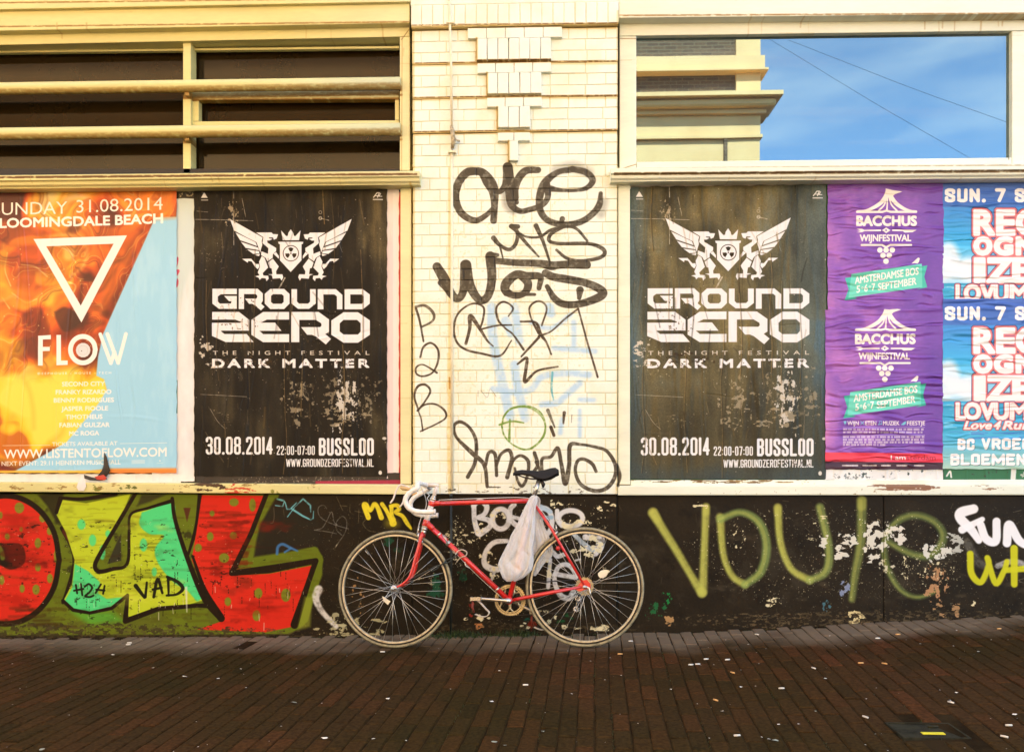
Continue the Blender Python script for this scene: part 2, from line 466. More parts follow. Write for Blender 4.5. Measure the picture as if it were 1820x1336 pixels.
# shade painted under ledges and down the left edge; yellow grime along the pipe
for (y, xs) in ((54, (733, 1096)), (116, (735, 1096)), (176, (735, 1096)), (236, (735, 1096))):
    pil.stroke([(xs[0], y + 3), (900, y), (xs[1], y - 1)], 6, (226, 196, 120), 0.65, 5)
    pil.stroke([(xs[0], y), (900, y - 2), (xs[1], y - 4)], 1.8, (120, 82, 36), 0.75, 1.5, rough=0.8, seed=y)
for q in ([(848, 76), (848, 112)], [(866, 136), (866, 172)], [(884, 196), (884, 232)], [(904, 254), (904, 288)]):
    pil.stroke(q, 4, (214, 184, 100), 0.8, 3); pil.stroke(q, 1.5, (120, 90, 40), 0.5)
pil.stroke([(734, 60), (734, 480), (734, 870)], 6, (222, 200, 130), 0.8, 4)
pil.stroke([(1096, 30), (1097, 400), (1096, 870)], 4, (228, 206, 140), 0.6, 3)
pil.stroke([(797, 630), (798, 700), (797, 790), (799, 878)], 6, (226, 194, 100), 0.5, 4, rough=0.4)
pil.stroke([(799, 672), (799, 690)], 4, (180, 130, 40), 0.7); pil.stroke([(803, 734), (803, 744)], 5, (160, 100, 40), 0.7)
pil.stroke([(798, 300), (798, 520), (798, 640)], 4, (236, 214, 150), 0.7, 3)
pil.flakes(735, 240, 1095, 870, (232, 214, 160), 0.10, 8, 8, 0.5)
BK = (56, 48, 32)
def tags_a(c, col=BK):
    c.frame(720, 280, 4.175)
    A = lambda p, w=50, a=0.93, s=1.6, r=0.25, sd=1: c.stroke(p, w, col, a, s, rough=r, seed=sd)
    A([(560,110,50),(470,108,62),(400,180,60),(372,290,58),(400,390,54),(460,450,50),(530,468,44),(600,430,38),(645,385,32)])
    A([(470,108,60),(560,108,60),(620,180,90),(655,250,75),(662,350,52),(655,470,50)], sd=2)
    A([(670,250,40),(705,253,40),(740,210,50),(760,140,72),(760,75,76)])
    A([(760,75,70),(785,190,60),(825,335,36)])
    A([(822,300,40),(815,230,55),(845,150,58),(900,98,55),(985,95,46)], sd=3)
    A([(765,250,50),(785,350,52),(850,400,42),(930,386,40),(1020,352,40),(1058,290,44),(1048,205,56)])
    c.stroke([(745,260,60),(760,350,70),(800,400,50)], 50, col, 0.35, 14)
    A([(1050,228,54),(1150,244,30),(1270,245,26),(1350,225,36),(1390,170,48),(1340,112,48),(1240,88,46)], s=3)
    A([(1240,90,46),(1130,112,42),(1040,185,58),(1000,280,56),(1000,390,50),(1060,470,46),(1180,500,46),(1300,480,46),(1390,420,46),(1440,350,48),(1450,268,30)], s=3)
    c.stroke([(1120,90,70),(1250,70,80),(1360,110,70)], 60, col, 0.25, 18); c.stroke([(1450,420,60),(1480,330,50)], 50, col, 0.28, 16)
    A([(655,600,38),(700,650,28),(770,685,28),(820,640,28),(832,560,30),(790,512,38)]); A([(785,512,34),(835,514,34)])
    A([(832,560,26),(900,640,24),(990,738,12)]); A([(700,650,18),(725,750,10)]); A([(970,508,36),(1020,620,26),(1070,770,16)])
    A([(830,552,18),(900,590,16),(1000,590,18),(1080,540,22),(1200,515,22),(1275,535,22),(1350,620,18)])
    A([(1165,458,40),(1155,490,30)]); A([(1180,512,26),(1085,565,28),(1068,620,26),(1150,640,24),(1350,640,26),(1450,670,30),(1480,712,30),(1430,750,28),(1300,768,24),(1200,750,24),(1122,688,20)])
    A([(235,812,66),(290,905,78),(340,1010,62),(390,1048,56),(430,990,60),(448,800,82)], sd=4); A([(260,930,40),(330,1020,20)])
    A([(450,800,80),(480,950,70),(550,1058,58),(612,1030,60),(642,900,66),(630,735,74)], sd=5); A([(630,732,64),(685,724,26)])
    A([(640,765,48),(820,782,50),(1000,788,56),(1080,805,66),(1130,800,58),(1200,796,58),(1345,798,64)], sd=6)
    A([(992,970,36),(1000,885,48),(900,880,58),(825,870,62),(752,930,72),(745,990,62),(820,1028,46),(890,1000,52),(910,935,60),(862,885,50)], sd=7); A([(745,1012,36),(960,1018,22)])
    A([(1040,860,56),(1100,888,58),(1200,905,60),(1330,930,56),(1430,970,60),(1468,1012,62),(1400,1055,60),(1280,1090,52),(1180,1090,52),(1110,1050,50),(1052,958,34)], sd=8)
    A([(1296,985,56),(1290,1045,30)])
tags_a(pil)
pil.frame(720, 530, 3.71)
PB = (176, 212, 238)
for p, w in (([(570,60),(572,200),(592,350),(640,560),(690,780)], 62), ([(720,60),(752,280)], 55), ([(720,440),(742,600),(790,790)], 58),
             ([(580,600),(720,620),(830,600),(900,520),(1050,495),(1210,505)], 42), ([(980,330),(1250,350)], 34), ([(1110,160),(1112,310)], 34), ([(900,700),(1000,690),(1060,640),(1150,560)], 42),
             ([(1150,670),(1245,672)], 28), ([(1150,740),(1150,910)], 24), ([(1032,800),(1022,890)], 30), ([(830,160),(960,200),(1090,110)], 30), ([(660,150),(700,230)], 60), ([(950,60),(960,100)], 60)):
    pil.stroke(p, w, PB, 0.85, 9, rough=0.35, seed=len(p))
DK = (56, 40, 22)
def B(p, w=14, a=0.92, col=DK, s=1.4, r=0.3): pil.stroke(p, w, col, a, s, rough=r, seed=3)
B([(70,66,16),(95,150,15),(120,285,12)]); B([(70,58,18),(130,50,18),(185,100,20),(180,150,15),(110,190,12)], col=(86,74,56))
B([(98,390,12),(120,322,14),(170,296,14),(215,340,14),(215,420,14),(180,490,12),(120,515,12),(75,500,12),(72,458,12),(110,438,10),(160,460,10),(208,492,14)])
B([(88,740,12),(60,650,14),(80,585,16),(130,570,16),(165,612,14),(130,680,12),(82,740,12)]); B([(80,742,12),(130,702,12),(200,700,12),(260,742,15),(265,790,12),(200,832,10),(100,878,10)]); B([(85,740,10),(105,800,10),(115,875,10)])
B([(400,300,20),(425,200,22),(430,120,30),(490,200,22),(540,280,14),(580,318,8)]); B([(490,210,12),(512,140,14),(515,60,14),(440,38,12),(350,100,13),(320,200,15),(340,290,15),(400,340,15),(500,365,15),(625,380,14),(700,280,8)])
B([(490,208,12),(600,182,12),(700,178,10)]); B([(680,120,9),(710,65,12),(650,25,13),(602,60,14),(610,140,14),(660,200,12),(710,240,12),(780,340,16)])
B([(760,155,12),(860,162,16),(890,235,24),(930,292,14),(962,370,12)]); B([(900,180,12),(932,65,12),(880,20,13),(820,60,13),(832,140,12),(880,230,20)]); B([(880,250,14),(960,220,10),(1050,140,12),(1140,70,12)])
B([(765,385,12),(880,260,18)]); B([(1140,70,12),(1200,290,13),(1268,520,14)]); B([(740,435,12),(800,395,20),(795,470,22),(790,552,22),(870,480,14),(1005,452,12)])
B([(970,490,14),(965,600,14),(977,670,10)], col=(96, 178, 190), r=0.5)
B([(940,740,24),(985,852,10)], col=(80,74,56)); B([(960,850,22),(980,905,20)]); B([(1048,755,22),(1042,825,12)]); B([(1098,770,6),(1095,820,4)], a=.5); B([(480,610,3),(480,650,3)], a=.4); B([(500,610,3),(540,655,3),(560,600,3),(600,650,3)], a=.4)
GR = (104, 142, 44)
B([(640,830,12),(650,780,12),(700,728,14),(800,715,18),(880,752,24),(920,820,13),(915,900,15),(860,970,14),(790,998,13),(700,960,10),(650,900,12),(635,835,12)], col=GR, r=0.5)
B([(690,800,10),(685,940,18)], col=GR); B([(620,835,12),(700,812,14),(780,822,10)], col=GR)
def tag_low(c, cx0=720):
    c.frame(720, 530, 3.71)
    D = lambda p: c.stroke(p, 20, (64, 54, 38), 0.94, 1.6, rough=0.3, seed=5)
    D([(412,1178,26),(460,1080,24),(466,940,24),(420,850,20),(360,815,22),(322,845,20),(340,920,20),(440,1020,30),(520,1100,26),(540,1242,22)])
    D([(530,1100,20),(550,1020,22),(592,1030,24),(602,1168,22)]); D([(602,1100,20),(630,1030,20),(682,1002,24),(702,1060,26),(672,1180,28)])
    D([(690,1120,14),(720,1060,18),(765,1038,20),(812,1080,24),(802,1180,20),(770,1238,22),(740,1200,18),(722,1120,16)])
    D([(852,1020,24),(872,1100,24),(832,1160,18)]); D([(862,1080,20),(900,1150,20),(902,1060,22),(960,1045,22),(1005,988,24),(1030,1100,26),(1055,1220,34),(1080,1100,28),(1087,970,28),(1160,965,18),(1250,980,20),(1330,1010,22),(1385,1100,26),(1380,1180,26),(1330,1250,26),(1250,1270,26),(1160,1230,24),(1122,1150,22),(1132,1080,22),(1170,1060,22),(1230,1090,24),(1258,1142,20)])
    D([(1395,1100,22),(1415,1170,26),(1402,1235,18)])
tag_low(pil)
# grime at the foot of the cream paint
pil.frame()
pil.flakes(735, 862, 1096, 892, (70, 60, 40), 0.14, 7, 21, 0.8, 3)
pil_im = pil.image("pillar_paint")
mortar_mat = planar_image_mat("dirty_mortar", pil, pil_im, .8, gain=(.95, .89, .74))
pil_mat = planar_image_mat("painted_brick", pil, pil_im, 0.5, ((90, 0.3, 0.0015), (14, 0.12, 0.003)))

# ---- low black wall with the graffiti
xa, _ = W(-620, 900); xb, _ = W(2440, 900); _, zb = W(-100, 1190); _, zt = W(910, 862)
dad = Canvas(xa, xb, zb, zt, 0.0, 520, (38, 31, 20))
n = fbm(dad.h, dad.w, 60, 90, 5, 9)[..., None]; dad.img *= 0.78 + 0.45 * n
n = fbm(dad.h, dad.w, 4, 4, 3, 10)[..., None]; dad.img *= 0.86 + 0.28 * n
c = dad
# left piece
c.frame(0, 850, 3.033)
OL = (100, 114, 26); RD = (210, 44, 28); YE = (186, 204, 44); MT = (76, 214, 132); K_ = (34, 24, 12)
c.poly([(-700,60),(330,60),(560,85),(1500,80),(1475,160),(1400,330),(1370,432),(1560,420),(1690,372),(1735,420),(1735,520),(1640,790),(1560,840),(-700,850)], OL, 1, 6)
c.flakes(-700, 60, 1500, 800, (88, 96, 22), 0.35, 60, 31, 0.5)
c.flakes(-500, 700, 1700, 860, (84, 88, 30), 0.5, 26, 32, 0.5, 2)
c.flakes(-300, 60, 1500, 820, (44, 40, 18), 0.25, 40, 34, 0.75, 1.2, .3, .2)
c.poly([(300,70),(345,70),(330,120),(300,190),(330,260),(300,240),(250,150),(200,90)], (40, 34, 18), .85, 8)
# round letter at the left edge
th = np.linspace(0, 2*math.pi, 25)[:-1]
c.poly([(25 + 275*math.cos(t), 440 + 335*math.sin(t)) for t in th], RD, 1, 3)
c.streaks(-200, 180, 180, 720, (140, 60, 20), 50, 0.35, (3, 14), seed=5, L=(40, 150))
for q in ((100,160,26,30),(35,315,14,18),(200,350,18,28),(110,275,10,14),(200,480,16,22),(190,600,20,28),(115,595,14,22),(262,285,14,22),(225,215,18,24),(5,550,14,26),(265,540,16,26),(300,420,14,40),(0,200,10,20)):
    c.disc(q[0], q[1], q[2], (122, 138, 38), 0.9, 4, q[3])
c.ring(25, 440, 290, 345, 30, K_, 1, 3)
c.poly([(-40,360),(30,350),(105,355),(132,400),(125,460),(60,492),(0,470),(-60,430)], K_, 1, 5, True)
c.stroke([(-20,350),(5,400),(10,430)], 26, (96,110,30), 0.9, 5)
c.stroke([(330,270,24),(385,380,22),(395,470,22),(360,600,20),(335,670,18)], 20, K_, 1, 2)
c.stroke([(345,290,30),(400,380,16)], 20, (120, 40, 24), 0.6, 6)
# middle letter
mid = [(335,118),(460,135),(700,85),(640,230),(540,400),(508,470),(530,505),(600,490),(682,460),(700,195),(925,130),(945,240),(1010,440),(1100,655),(980,690),(850,700),(672,765),(685,630),(600,700),(480,728),(390,710),(338,660),(385,570),(398,440),(350,290),(300,195)]
c.poly(mid, YE, 1, 3)
c.streaks(330, 150, 640, 460, (110, 120, 24), 26, 0.4, (3, 12), seed=6, L=(60, 180)); c.streaks(700, 300, 860, 640, (100, 112, 22), 30, 0.45, (3, 12), seed=7, L=(60, 150))
c.poly([(760,185),(925,135),(945,240),(1005,440),(1085,630),(1050,650),(1000,600),(930,560),(850,460),(832,380),(880,310),(800,300),(748,250)], MT, 0.95, 5, True)
c.poly([(400,462),(470,500),(535,560),(525,620),(570,650),(665,640),(590,695),(480,722),(395,705),(345,660),(385,590)], MT, 0.95, 5)
c.poly([(380,720),(600,720),(660,770),(480,790)], (90, 190, 60), 0.6, 20)
for q in ((435,250,22,28),(495,335,20,32),(578,300,14,20),(770,360,20,36),(828,505,14,24),(548,400,16,40),(1060,640,16,24)): c.disc(q[0], q[1], q[2], MT, 0.85, 5, q[3])
c.poly([(648,300),(650,445),(575,462),(610,380)], (52, 50, 34), 0.95, 4)
c.stroke([(725,85,22),(640,230,22),(540,400,24),(508,470,24),(530,503,24),(600,490,22),(682,460,18),(692,300,16),(702,195,14),(800,160,16),(925,122,22)], 20, K_, 1, 2)
c.stroke([(925,110,20),(942,230,22),(1010,440,26),(1100,650,34),(1190,755,40)], 20, K_, 1, 2)
c.stroke([(1190,690,30),(1060,686,22),(850,704,26),(672,770,30),(684,630,18),(600,700,20),(480,726,18),(390,710,20),(335,660,20)], 20, K_, 1, 2, smooth=False)
c.stroke([(300,185,20),(322,110,26)], 20, K_); c.stroke([(335,108,18),(450,112,20),(620,84,26)], 20, K_, 1, 2)
c.stroke([(1075,90,26),(1058,250,24),(1012,410,14)], 20, K_, 1, 2); c.poly([(760,88),(900,85),(800,130),(735,150)], (50, 46, 28), 0.8, 8)
c.poly([(985,160),(1025,160),(1005,235)], (84, 40, 24), 0.9, 4)
# right letter
c.poly([(1085,92),(1420,95),(1345,300),(1240,525),(1450,515),(1680,470),(1650,570),(1575,800),(1430,830),(1060,815),(1195,770),(1110,640),(1030,440),(1062,250)], RD, 1, 3)
c.streaks(1060, 180, 1260, 500, (120, 34, 14), 46, 0.55, (5, 20), seed=8, L=(60, 190)); c.streaks(1250, 540, 1560, 780, (170, 34, 14), 20, 0.4, (3, 10), seed=9, L=(40, 120))
for q in ((1140,190,14,16),(1258,130,26,22),(1358,145,18,36),(1130,315,18,24),(1255,310,20,20),(1065,375,20,22),(1205,430,28,26),(1225,665,18,24),(1390,620,22,28),(1538,630,26,36),(1380,740,22,30)): c.disc(q[0], q[1], q[2], (116, 132, 34), 0.92, 4, q[3])
c.stroke([(1480,80,50),(1405,300,46),(1345,436,30),(1520,428,60),(1690,395,54),(1728,440,26),(1705,540,26),(1640,760,40)], 40, OL, 1, 5, smooth=False)
c.stroke([(1432,90,26),(1350,300,26),(1245,512,30),(1450,490,44),(1700,445,30),(1660,560,28),(1585,790,44)], 26, K_, 1, 2, smooth=False)
c.stroke([(1035,420,14),(1100,600,24),(1190,755,40)], 20, K_, 1, 2)
c.poly([(1380,330),(1400,250),(1480,110),(1700,100),(1720,360),(1560,395),(1365,425)], (40, 35, 24), 0.96, 8)
# mottling of the sprayed colours
for k, (xa1, xb1, col, d, sz, a, fe) in enumerate(((-300, 320, (150, 26, 12), .4, 60, .5, .25), (1050, 1700, (150, 26, 12), .4, 60, .5, .25), (-300, 320, (84, 18, 8), .25, 34, .5, .2), (1050, 1500, (84, 18, 8), .25, 34, .5, .2), (300, 1120, (90, 96, 24), .3, 46, .35, .25), (300, 1120, (226, 226, 90), .25, 60, .4, .25), (-600, 1720, (40, 34, 14), .2, 60, .35, .25), (-600, 1720, (24, 20, 10), .05, 9, .6, .05), (-600, 1720, (214, 208, 170), .006, 5, .8, .04))):
    c.flakes(xa1, 90, xb1, 850, col, d, sz, 900 + k, a, 2.0, .3, fe)
c.streaks(-200, 120, 1640, 780, (60, 20, 8), 120, .22, (3, 16), seed=77, L=(40, 180), soft=8)
# tags on the piece
TK = (26, 26, 14)
for p in ([(405,575),(412,620)], [(432,570),(440,630)], [(395,606),(446,596)], [(452,585),(475,570),(492,590),(478,615),(455,635),(480,640),(500,632)], [(515,600),(560,605)], [(540,572),(512,618)], [(560,580),(552,622)]): c.stroke(p, 11, TK, 0.95, 1.5)
for p in ([(728,580,24),(775,642,16)], [(780,640,16),(788,562,12)], [(825,640,16),(846,545,18),(872,618,14)], [(820,600),(868,590)], [(903,535,16),(906,632,12)], [(898,532,16),(955,560,20),(982,595,20),(950,625,14),(895,632,12)]): c.stroke(p, 14, TK, 0.96, 2)
r_ = random.Random(5)
for _ in range(60):
    x = r_.uniform(330, 1600); y = r_.uniform(430, 700)
    for k in range(r_.randint(1, 5)): c.stroke([(x, y + k*14), (x + r_.uniform(-1, 1), y + k*14 + r_.uniform(3, 12))], r_.uniform(2, 4.5), (30, 26, 12), 0.85)
for _ in range(26):
    x = r_.uniform(380, 1640); y = r_.uniform(560, 800); c.stroke([(x, y), (x + r_.uniform(-3, 3), y + r_.uniform(4, 40))], r_.uniform(1.5, 5), (226, 220, 190), 0.6)
c.stroke([(1000,590,14),(1004,720,6)], 10, (225, 225, 205), 0.7, 4)
# thick dark smear right of the round letter and worn foot
c.streaks(-100, 690, 300, 800, (60, 36, 14), 26, 0.5, (6, 20), seed=12, L=(60, 160), soft=6)
c.flakes(-600, 780, 1700, 880, (56, 48, 28), 0.4, 9, 33, 0.8, 1.5)
c.flakes(1600, 740, 2200, 860, (196, 188, 140), 0.22, 14, 35, 0.8, 2)
c.stroke([(1715,600,46),(1700,650,40),(1735,720,30),(1810,800,26)], 40, (224, 222, 214), 0.9, 6, rough=0.3)
c.poly([(1640,640),(1680,640),(1670,800),(1600,820)], (150, 160, 50), 0.6, 10)
# thin tags
c.frame(480, 870, 7.0)
CY = (116, 196, 206)
for p in ([(85,120,22),(160,140,24),(180,160,14),(205,245,18),(245,245,16),(325,165,12)], [(60,200,12),(150,212,12),(172,150,12)], [(210,342,12),(300,220,12),(405,118,18),(495,200,22),(500,285,12)], [(260,240,24),(400,330,24),(500,378,16),(530,360,14),(535,270,8)]):
    c.stroke(p, 14, CY, 0.85, 2, smooth=False, rough=0.5)
GY = (136, 134, 124)
for p in ([(700,240),(665,200),(610,210),(590,260),(610,330),(690,395),(830,450),(970,490)], [(545,505),(640,480),(700,390),(760,280),(790,400),(830,440)], [(545,505),(700,525),(820,550)], [(890,572),(820,500),(825,400),(895,335),(948,400),(930,530),(840,670)]): c.stroke(p, 9, GY, 0.7, 2, rough=0.6)
c.stroke([(840,670,10),(790,740,16)], 10, (205, 196, 160), 0.8, 2, rough=0.9)
for p in ([(820,90),(900,265)], [(860,200),(950,210)], [(990,190),(990,280),(1040,315)], [(1100,240),(1095,400)], [(1050,270),(1150,290)], [(1120,330),(1160,340)], [(1190,370),(1150,430),(1220,510),(1310,530)], [(1220,120),(1222,180)]): c.stroke(p, 7, (150, 138, 100), 0.55, 2, rough=0.7)
MY = (238, 222, 52)
for p in ([(1218,350,64),(1165,205,62),(1190,190,56),(1240,262,50),(1290,185,56),(1330,220,56),(1380,350,66)], [(1388,182,52),(1440,260,50),(1500,380,56),(1525,420,90)], [(1505,215,54),(1510,320,50),(1530,380,60)], [(1492,205,40),(1575,200,54),(1600,245,52),(1555,285,46),(1640,330,50),(1700,420,52),(1752,490,30)]): c.stroke(p, 55, MY, 0.97, 3, rough=0.1)
c.stroke([(1470,420,100),(1560,430,90)], 80, MY, 0.35, 22)
for p in ([(80,800,36),(92,715,36),(150,682,36),(240,722,34),(335,765,22)], [(175,780,24),(250,735,28)]): c.stroke(p, 30, (66, 118, 172), 0.85, 4)
c.stroke([(40,230,9),(45,330,9),(30,410,9),(0,420,9)], 9, (110, 96, 76), 0.6, 2)
for (x, y, w_, h_) in ((1380,640,60,50),(1500,720,200,70)): c.flakes(x, y, x + w_, y + h_, (30, 70, 46), 0.5, 14, x, 0.7)
# pillar section: white letters and torn cream paint
c.frame(820, 870, 5.568)
WH = (226, 224, 218)
CRM = (236, 224, 178)
def Wt(p, w=54, a=0.96, col=WH, s=3, r=0.18): c.stroke(p, w, col, a, s, rough=r, seed=int(p[0][0]))
Wt([(122,150,48),(128,300,50),(162,430,60)]); Wt([(115,165,46),(180,112,50),(248,165,54),(228,240,48),(165,275,44)]); Wt([(170,280,44),(268,305,52),(282,365,52),(180,440,62)])
c.ring(388, 292, 82, 98, 52, WH, 0.95, 4); c.stroke([(310,260,50),(300,340,40)], 50, WH, 0.35, 18)
Wt([(520,150,50),(480,200,50),(490,300,50),(560,360,50),(590,300,40),(500,270,40)])
c.ring(812, 318, 84, 134, 50, WH, 0.95, 4); Wt([(735,290,44),(890,275,40)], col=(150, 180, 196)); Wt([(780,170,50),(880,220,40)], col=(176, 196, 208))
c.ring(1080, 285, 118, 78, 50, WH, 0.95, 4); Wt([(945,210,44),(950,300,50),(990,360,40)])
Wt([(450,508,44),(330,520,50),(255,590,50),(222,690,52),(250,760,64),(350,790,60),(420,740,60)]); Wt([(330,800,36),(300,880,26),(285,960,20)], a=.8)
Wt([(880,690,34),(870,780,40),(856,965,40)]); Wt([(925,840,46),(960,762,46),(1040,742,48),(1105,790,46),(1130,870,44)]); Wt([(925,835,46),(1020,850,48),(1130,872,44)]); Wt([(915,850,46),(930,950,46),(985,1050,58),(1065,1072,60),(1105,1010,56)], r=.35)
Wt([(1100,430,44),(1180,510,46),(1280,590,50),(1335,600,60)], col=(196, 210, 214)); Wt([(1225,470,60),(1370,465,56),(1375,560,70),(1325,640,46)], r=.5)
Wt([(905,620,44),(950,660,46),(1020,640,44)])
Wt([(1130,700,20),(1170,690,20)])
for (x0,y0,x1,y1,d,sz,sd,st) in ((-40,290,330,560,.18,9,41,1),(860,70,1020,210,.32,10,42,1.6),(1320,70,1540,250,.26,10,43,2),(940,280,1360,420,.42,16,44,1.4),(1140,410,1440,700,.34,18,45,1.4),(1040,570,1300,680,.45,14,46,2),
      (730,680,900,900,.45,16,47,1),(560,120,780,240,.15,10,48,1),(200,180,520,330,.22,8,49,1),(150,560,380,740,.16,10,50,1),(250,740,420,900,.3,12,51,1),(1340,760,1460,880,.65,24,52,1.2),(150,1180,300,1330,.3,20,53,1.4),(700,1190,900,1320,.3,14,54,1.6)):
    c.flakes(x0, y0, x1, y1, CRM, d, sz, sd, 0.97, st)
c.flakes(-120, 150, 60, 900, CRM, .07, 7, 55); c.flakes(700, 60, 1560, 640, CRM, .03, 6, 56)
c.frame(820, 1020, 7.583)
for (x0,y0,x1,y1,d,col,sd) in ((1240,560,1300,620,.6,CRM,61),(1340,640,1440,760,.65,CRM,62),(1480,715,1620,750,.7,CRM,63),(1700,670,2000,760,.75,CRM,64),(180,670,310,770,.6,(186,120,70),65),(20,580,100,640,.6,CRM,66),(750,640,950,760,.45,CRM,67),(880,600,1020,790,.5,(110,30,14),68),
       (80,340,180,480,.4,(110,30,20),69),(90,520,170,590,.5,(150,50,36),70),(1080,560,1220,700,.4,(200,196,160),71),(1200,500,1560,660,.32,(26,84,44),72),(840,560,960,620,.35,(30,80,60),73),(0,0,70,110,.6,(26,90,56),74)):
    c.flakes(x0, y0, x1, y1, col, d, 16, sd, 0.95, 1.6)
c.frame(580, 820, 3.93)
for (x0,y0,x1,y1,d,col,sd,sz) in ((700,780,860,980,.5,(34,92,62),81,26),(900,720,990,850,.5,(30,80,52),82,18),(300,500,640,680,.16,(34,84,58),83,30),(630,730,780,900,.1,CRM,84,8),(800,420,1000,700,.12,CRM,85,8),(160,760,280,1100,.1,(200,150,90),86,9),(0,1040,140,1220,.5,(190,184,140),87,12)):
    c.flakes(x0, y0, x1, y1, col, d, sz, sd, 0.8, 1.0)
# scuffs over the whole black wall
c.frame()
for k, (x0, x1, col, d, sz, a, st) in enumerate(((470, 2400, (120, 108, 84), .10, 36, .25, 2.0), (470, 2400, (96, 90, 74), .22, 70, .22, 1.2), (730, 1110, (160, 150, 120), .03, 5, .7, 1), (1100, 2400, (150, 142, 116), .012, 4, .8, 1.4), (470, 740, (140, 130, 100), .010, 4, .8, 1), (470, 2400, (16, 13, 8), .2, 50, .4, 1))):
    c.flakes(x0, 878, x1, 1130, col, d, sz, 950 + k, a, st, .2, .2 if sz > 20 else .035)
r_ = random.Random(44)
for _ in range(130):
    x = r_.uniform(480, 1900); y = r_.uniform(890, 1100); c.stroke([(x, y), (x + r_.uniform(-12, 12), y + r_.uniform(-6, 16))], r_.uniform(.5, 1.2), (150, 142, 118), r_.uniform(.2, .6), 1, rough=.5, seed=_)
# vertical seams and the stain of the old downpipe
c.frame()
c.stroke([(802, 884, 5), (802, 950, 5), (801, 1118, 4)], 5, (74, 84, 84), 0.5, 3, rough=0.6)
c.stroke([(1095.5, 880), (1095.5, 1118)], 2, (20, 17, 11), 0.9); c.stroke([(1098, 880), (1098, 1118)], 1.2, (96, 86, 60), 0.5, rough=.8)
c.stroke([(1570, 880), (1571, 1100)], 1.6, (24, 20, 14), 0.8)
for x in (735, 1098):
    pass
# right section
c.frame(1120, 850, 2.6)
YG = (178, 182, 84)
Z = lambda p, a=0.85, col=YG: (c.stroke([(q[0], q[1], q[2] * 1.0) for q in p], 30, col, a, 9, rough=0.12, seed=int(p[0][0])), c.stroke([(q[0] - 4, q[1], q[2] * 0.4) for q in p], 12, (196, 196, 92), a * 0.5, 5))
Z([(105,160,44),(150,235,38),(210,330,36),(275,440,34),(330,530,42)]); Z([(335,525,40),(342,330,34),(350,135,34)]); Z([(415,180,36),(430,350,30),(470,450,30),(530,492,34)])
Z([(530,492,34),(605,430,40),(630,310,40),(595,205,38),(510,158,32),(415,190,34)], 0.75, (132, 158, 84)); Z([(682,138,36),(695,300,32),(745,420,32),(830,472,34)]); Z([(830,472,34),(905,430,38),(918,320,38),(877,135,38)], 0.75, (138, 158, 84))
Z([(1070,105,44),(1066,290,42),(1040,440,38),(1025,560,30)], 0.62, (140, 158, 80)); Z([(1185,290,30),(1300,350,34),(1395,355,38),(1448,275,38),(1410,205,34),(1320,172,34),(1235,200,34),(1178,285,32),(1185,400,30),(1245,510,26),(1330,550,22),(1425,520,16)], 0.6, (116, 140, 74))
for p in ([(105,160,46),(122,190,40)], [(350,130,32),(350,160,34)], [(682,135,36),(683,160,34)], [(1070,102,44),(1070,130,42)], [(330,525,44),(332,530,44)]): c.stroke(p, 34, (200, 200, 92), 0.4, 9)
for (x0,y0,x1,y1,d,sz,sd,st,col) in ((860,230,1060,380,.5,16,91,1.5,(226,222,204)),(1060,190,1200,390,.6,18,92,1,(226,222,204)),(1180,200,1290,320,.5,12,93,1,(228,222,206)),(1340,270,1500,390,.5,18,94,1,(222,220,206)),(1420,250,1560,380,.4,16,95,2,(190,190,176)),
      (680,140,940,220,.10,8,96,3,CRM),(760,240,880,320,.05,6,97,3,CRM),(1340,400,1480,600,.42,14,98,.8,(184,138,96)),(1140,370,1230,450,.35,10,99,1,(214,206,176)),(1200,340,1540,520,.07,8,100,1,CRM),(440,180,540,360,.09,7,101,1,CRM),(270,110,370,150,.3,8,102,2.5,CRM),(960,470,1020,560,.55,12,103,.7,(130,142,170)),
      (1240,340,1300,420,.15,8,104,.6,CRM),(120,520,200,600,.25,12,105,.8,(30,130,64)),(70,570,180,650,.4,12,106,1,(36,100,54)),(880,560,930,620,.4,10,107,1,(70,110,120)),(990,610,1090,670,.6,12,108,1.5,(226,208,150)),(1400,580,1540,650,.5,16,109,1.6,(170,132,90)),(600,540,700,600,.35,8,110,1.4,CRM),(0,60,1820,620,.012,5,111,1,CRM),
      (0,620,1820,700,.14,6,112,2,(92,78,54)),(150,620,200,690,.5,14,113,1,(180,140,90)),(1560,560,1600,600,.3,10,115,1,CRM)):
    c.flakes(x0, y0, x1, y1, col, d, sz, sd, 0.95, st)
FW = (246, 246, 246)
for p in ([(1588,142,42),(1530,160,48),(1530,190,44),(1575,235,40),(1612,288,30)], [(1535,238,36),(1628,190,24)], [(1620,215,36),(1645,280,38),(1690,290,38),(1694,200,36)], [(1742,300,38),(1752,215,40),(1800,290,38),(1850,300,34),(1850,170,34)]): c.stroke(p, 40, FW, 0.97, 4, smooth=True)
c.stroke([(1700,405,26),(1760,385,26),(1820,400,28),(1840,440,24)], 24, (206, 206, 200), 0.7, 5, rough=.3); c.stroke([(1560,300,40),(1600,380,40),(1660,410,30)], 30, (150, 150, 142), 0.4, 10, rough=.5)
for p in ([(1572,350,30),(1578,440,30),(1622,480,28),(1658,400,26),(1652,372,26),(1690,485,28),(1730,425,26),(1742,385,24)], [(1775,325,34),(1776,490,30)], [(1740,425,26),(1830,418,28)]): c.stroke(p, 26, (206, 206, 34), 0.95, 5)
c.frame()
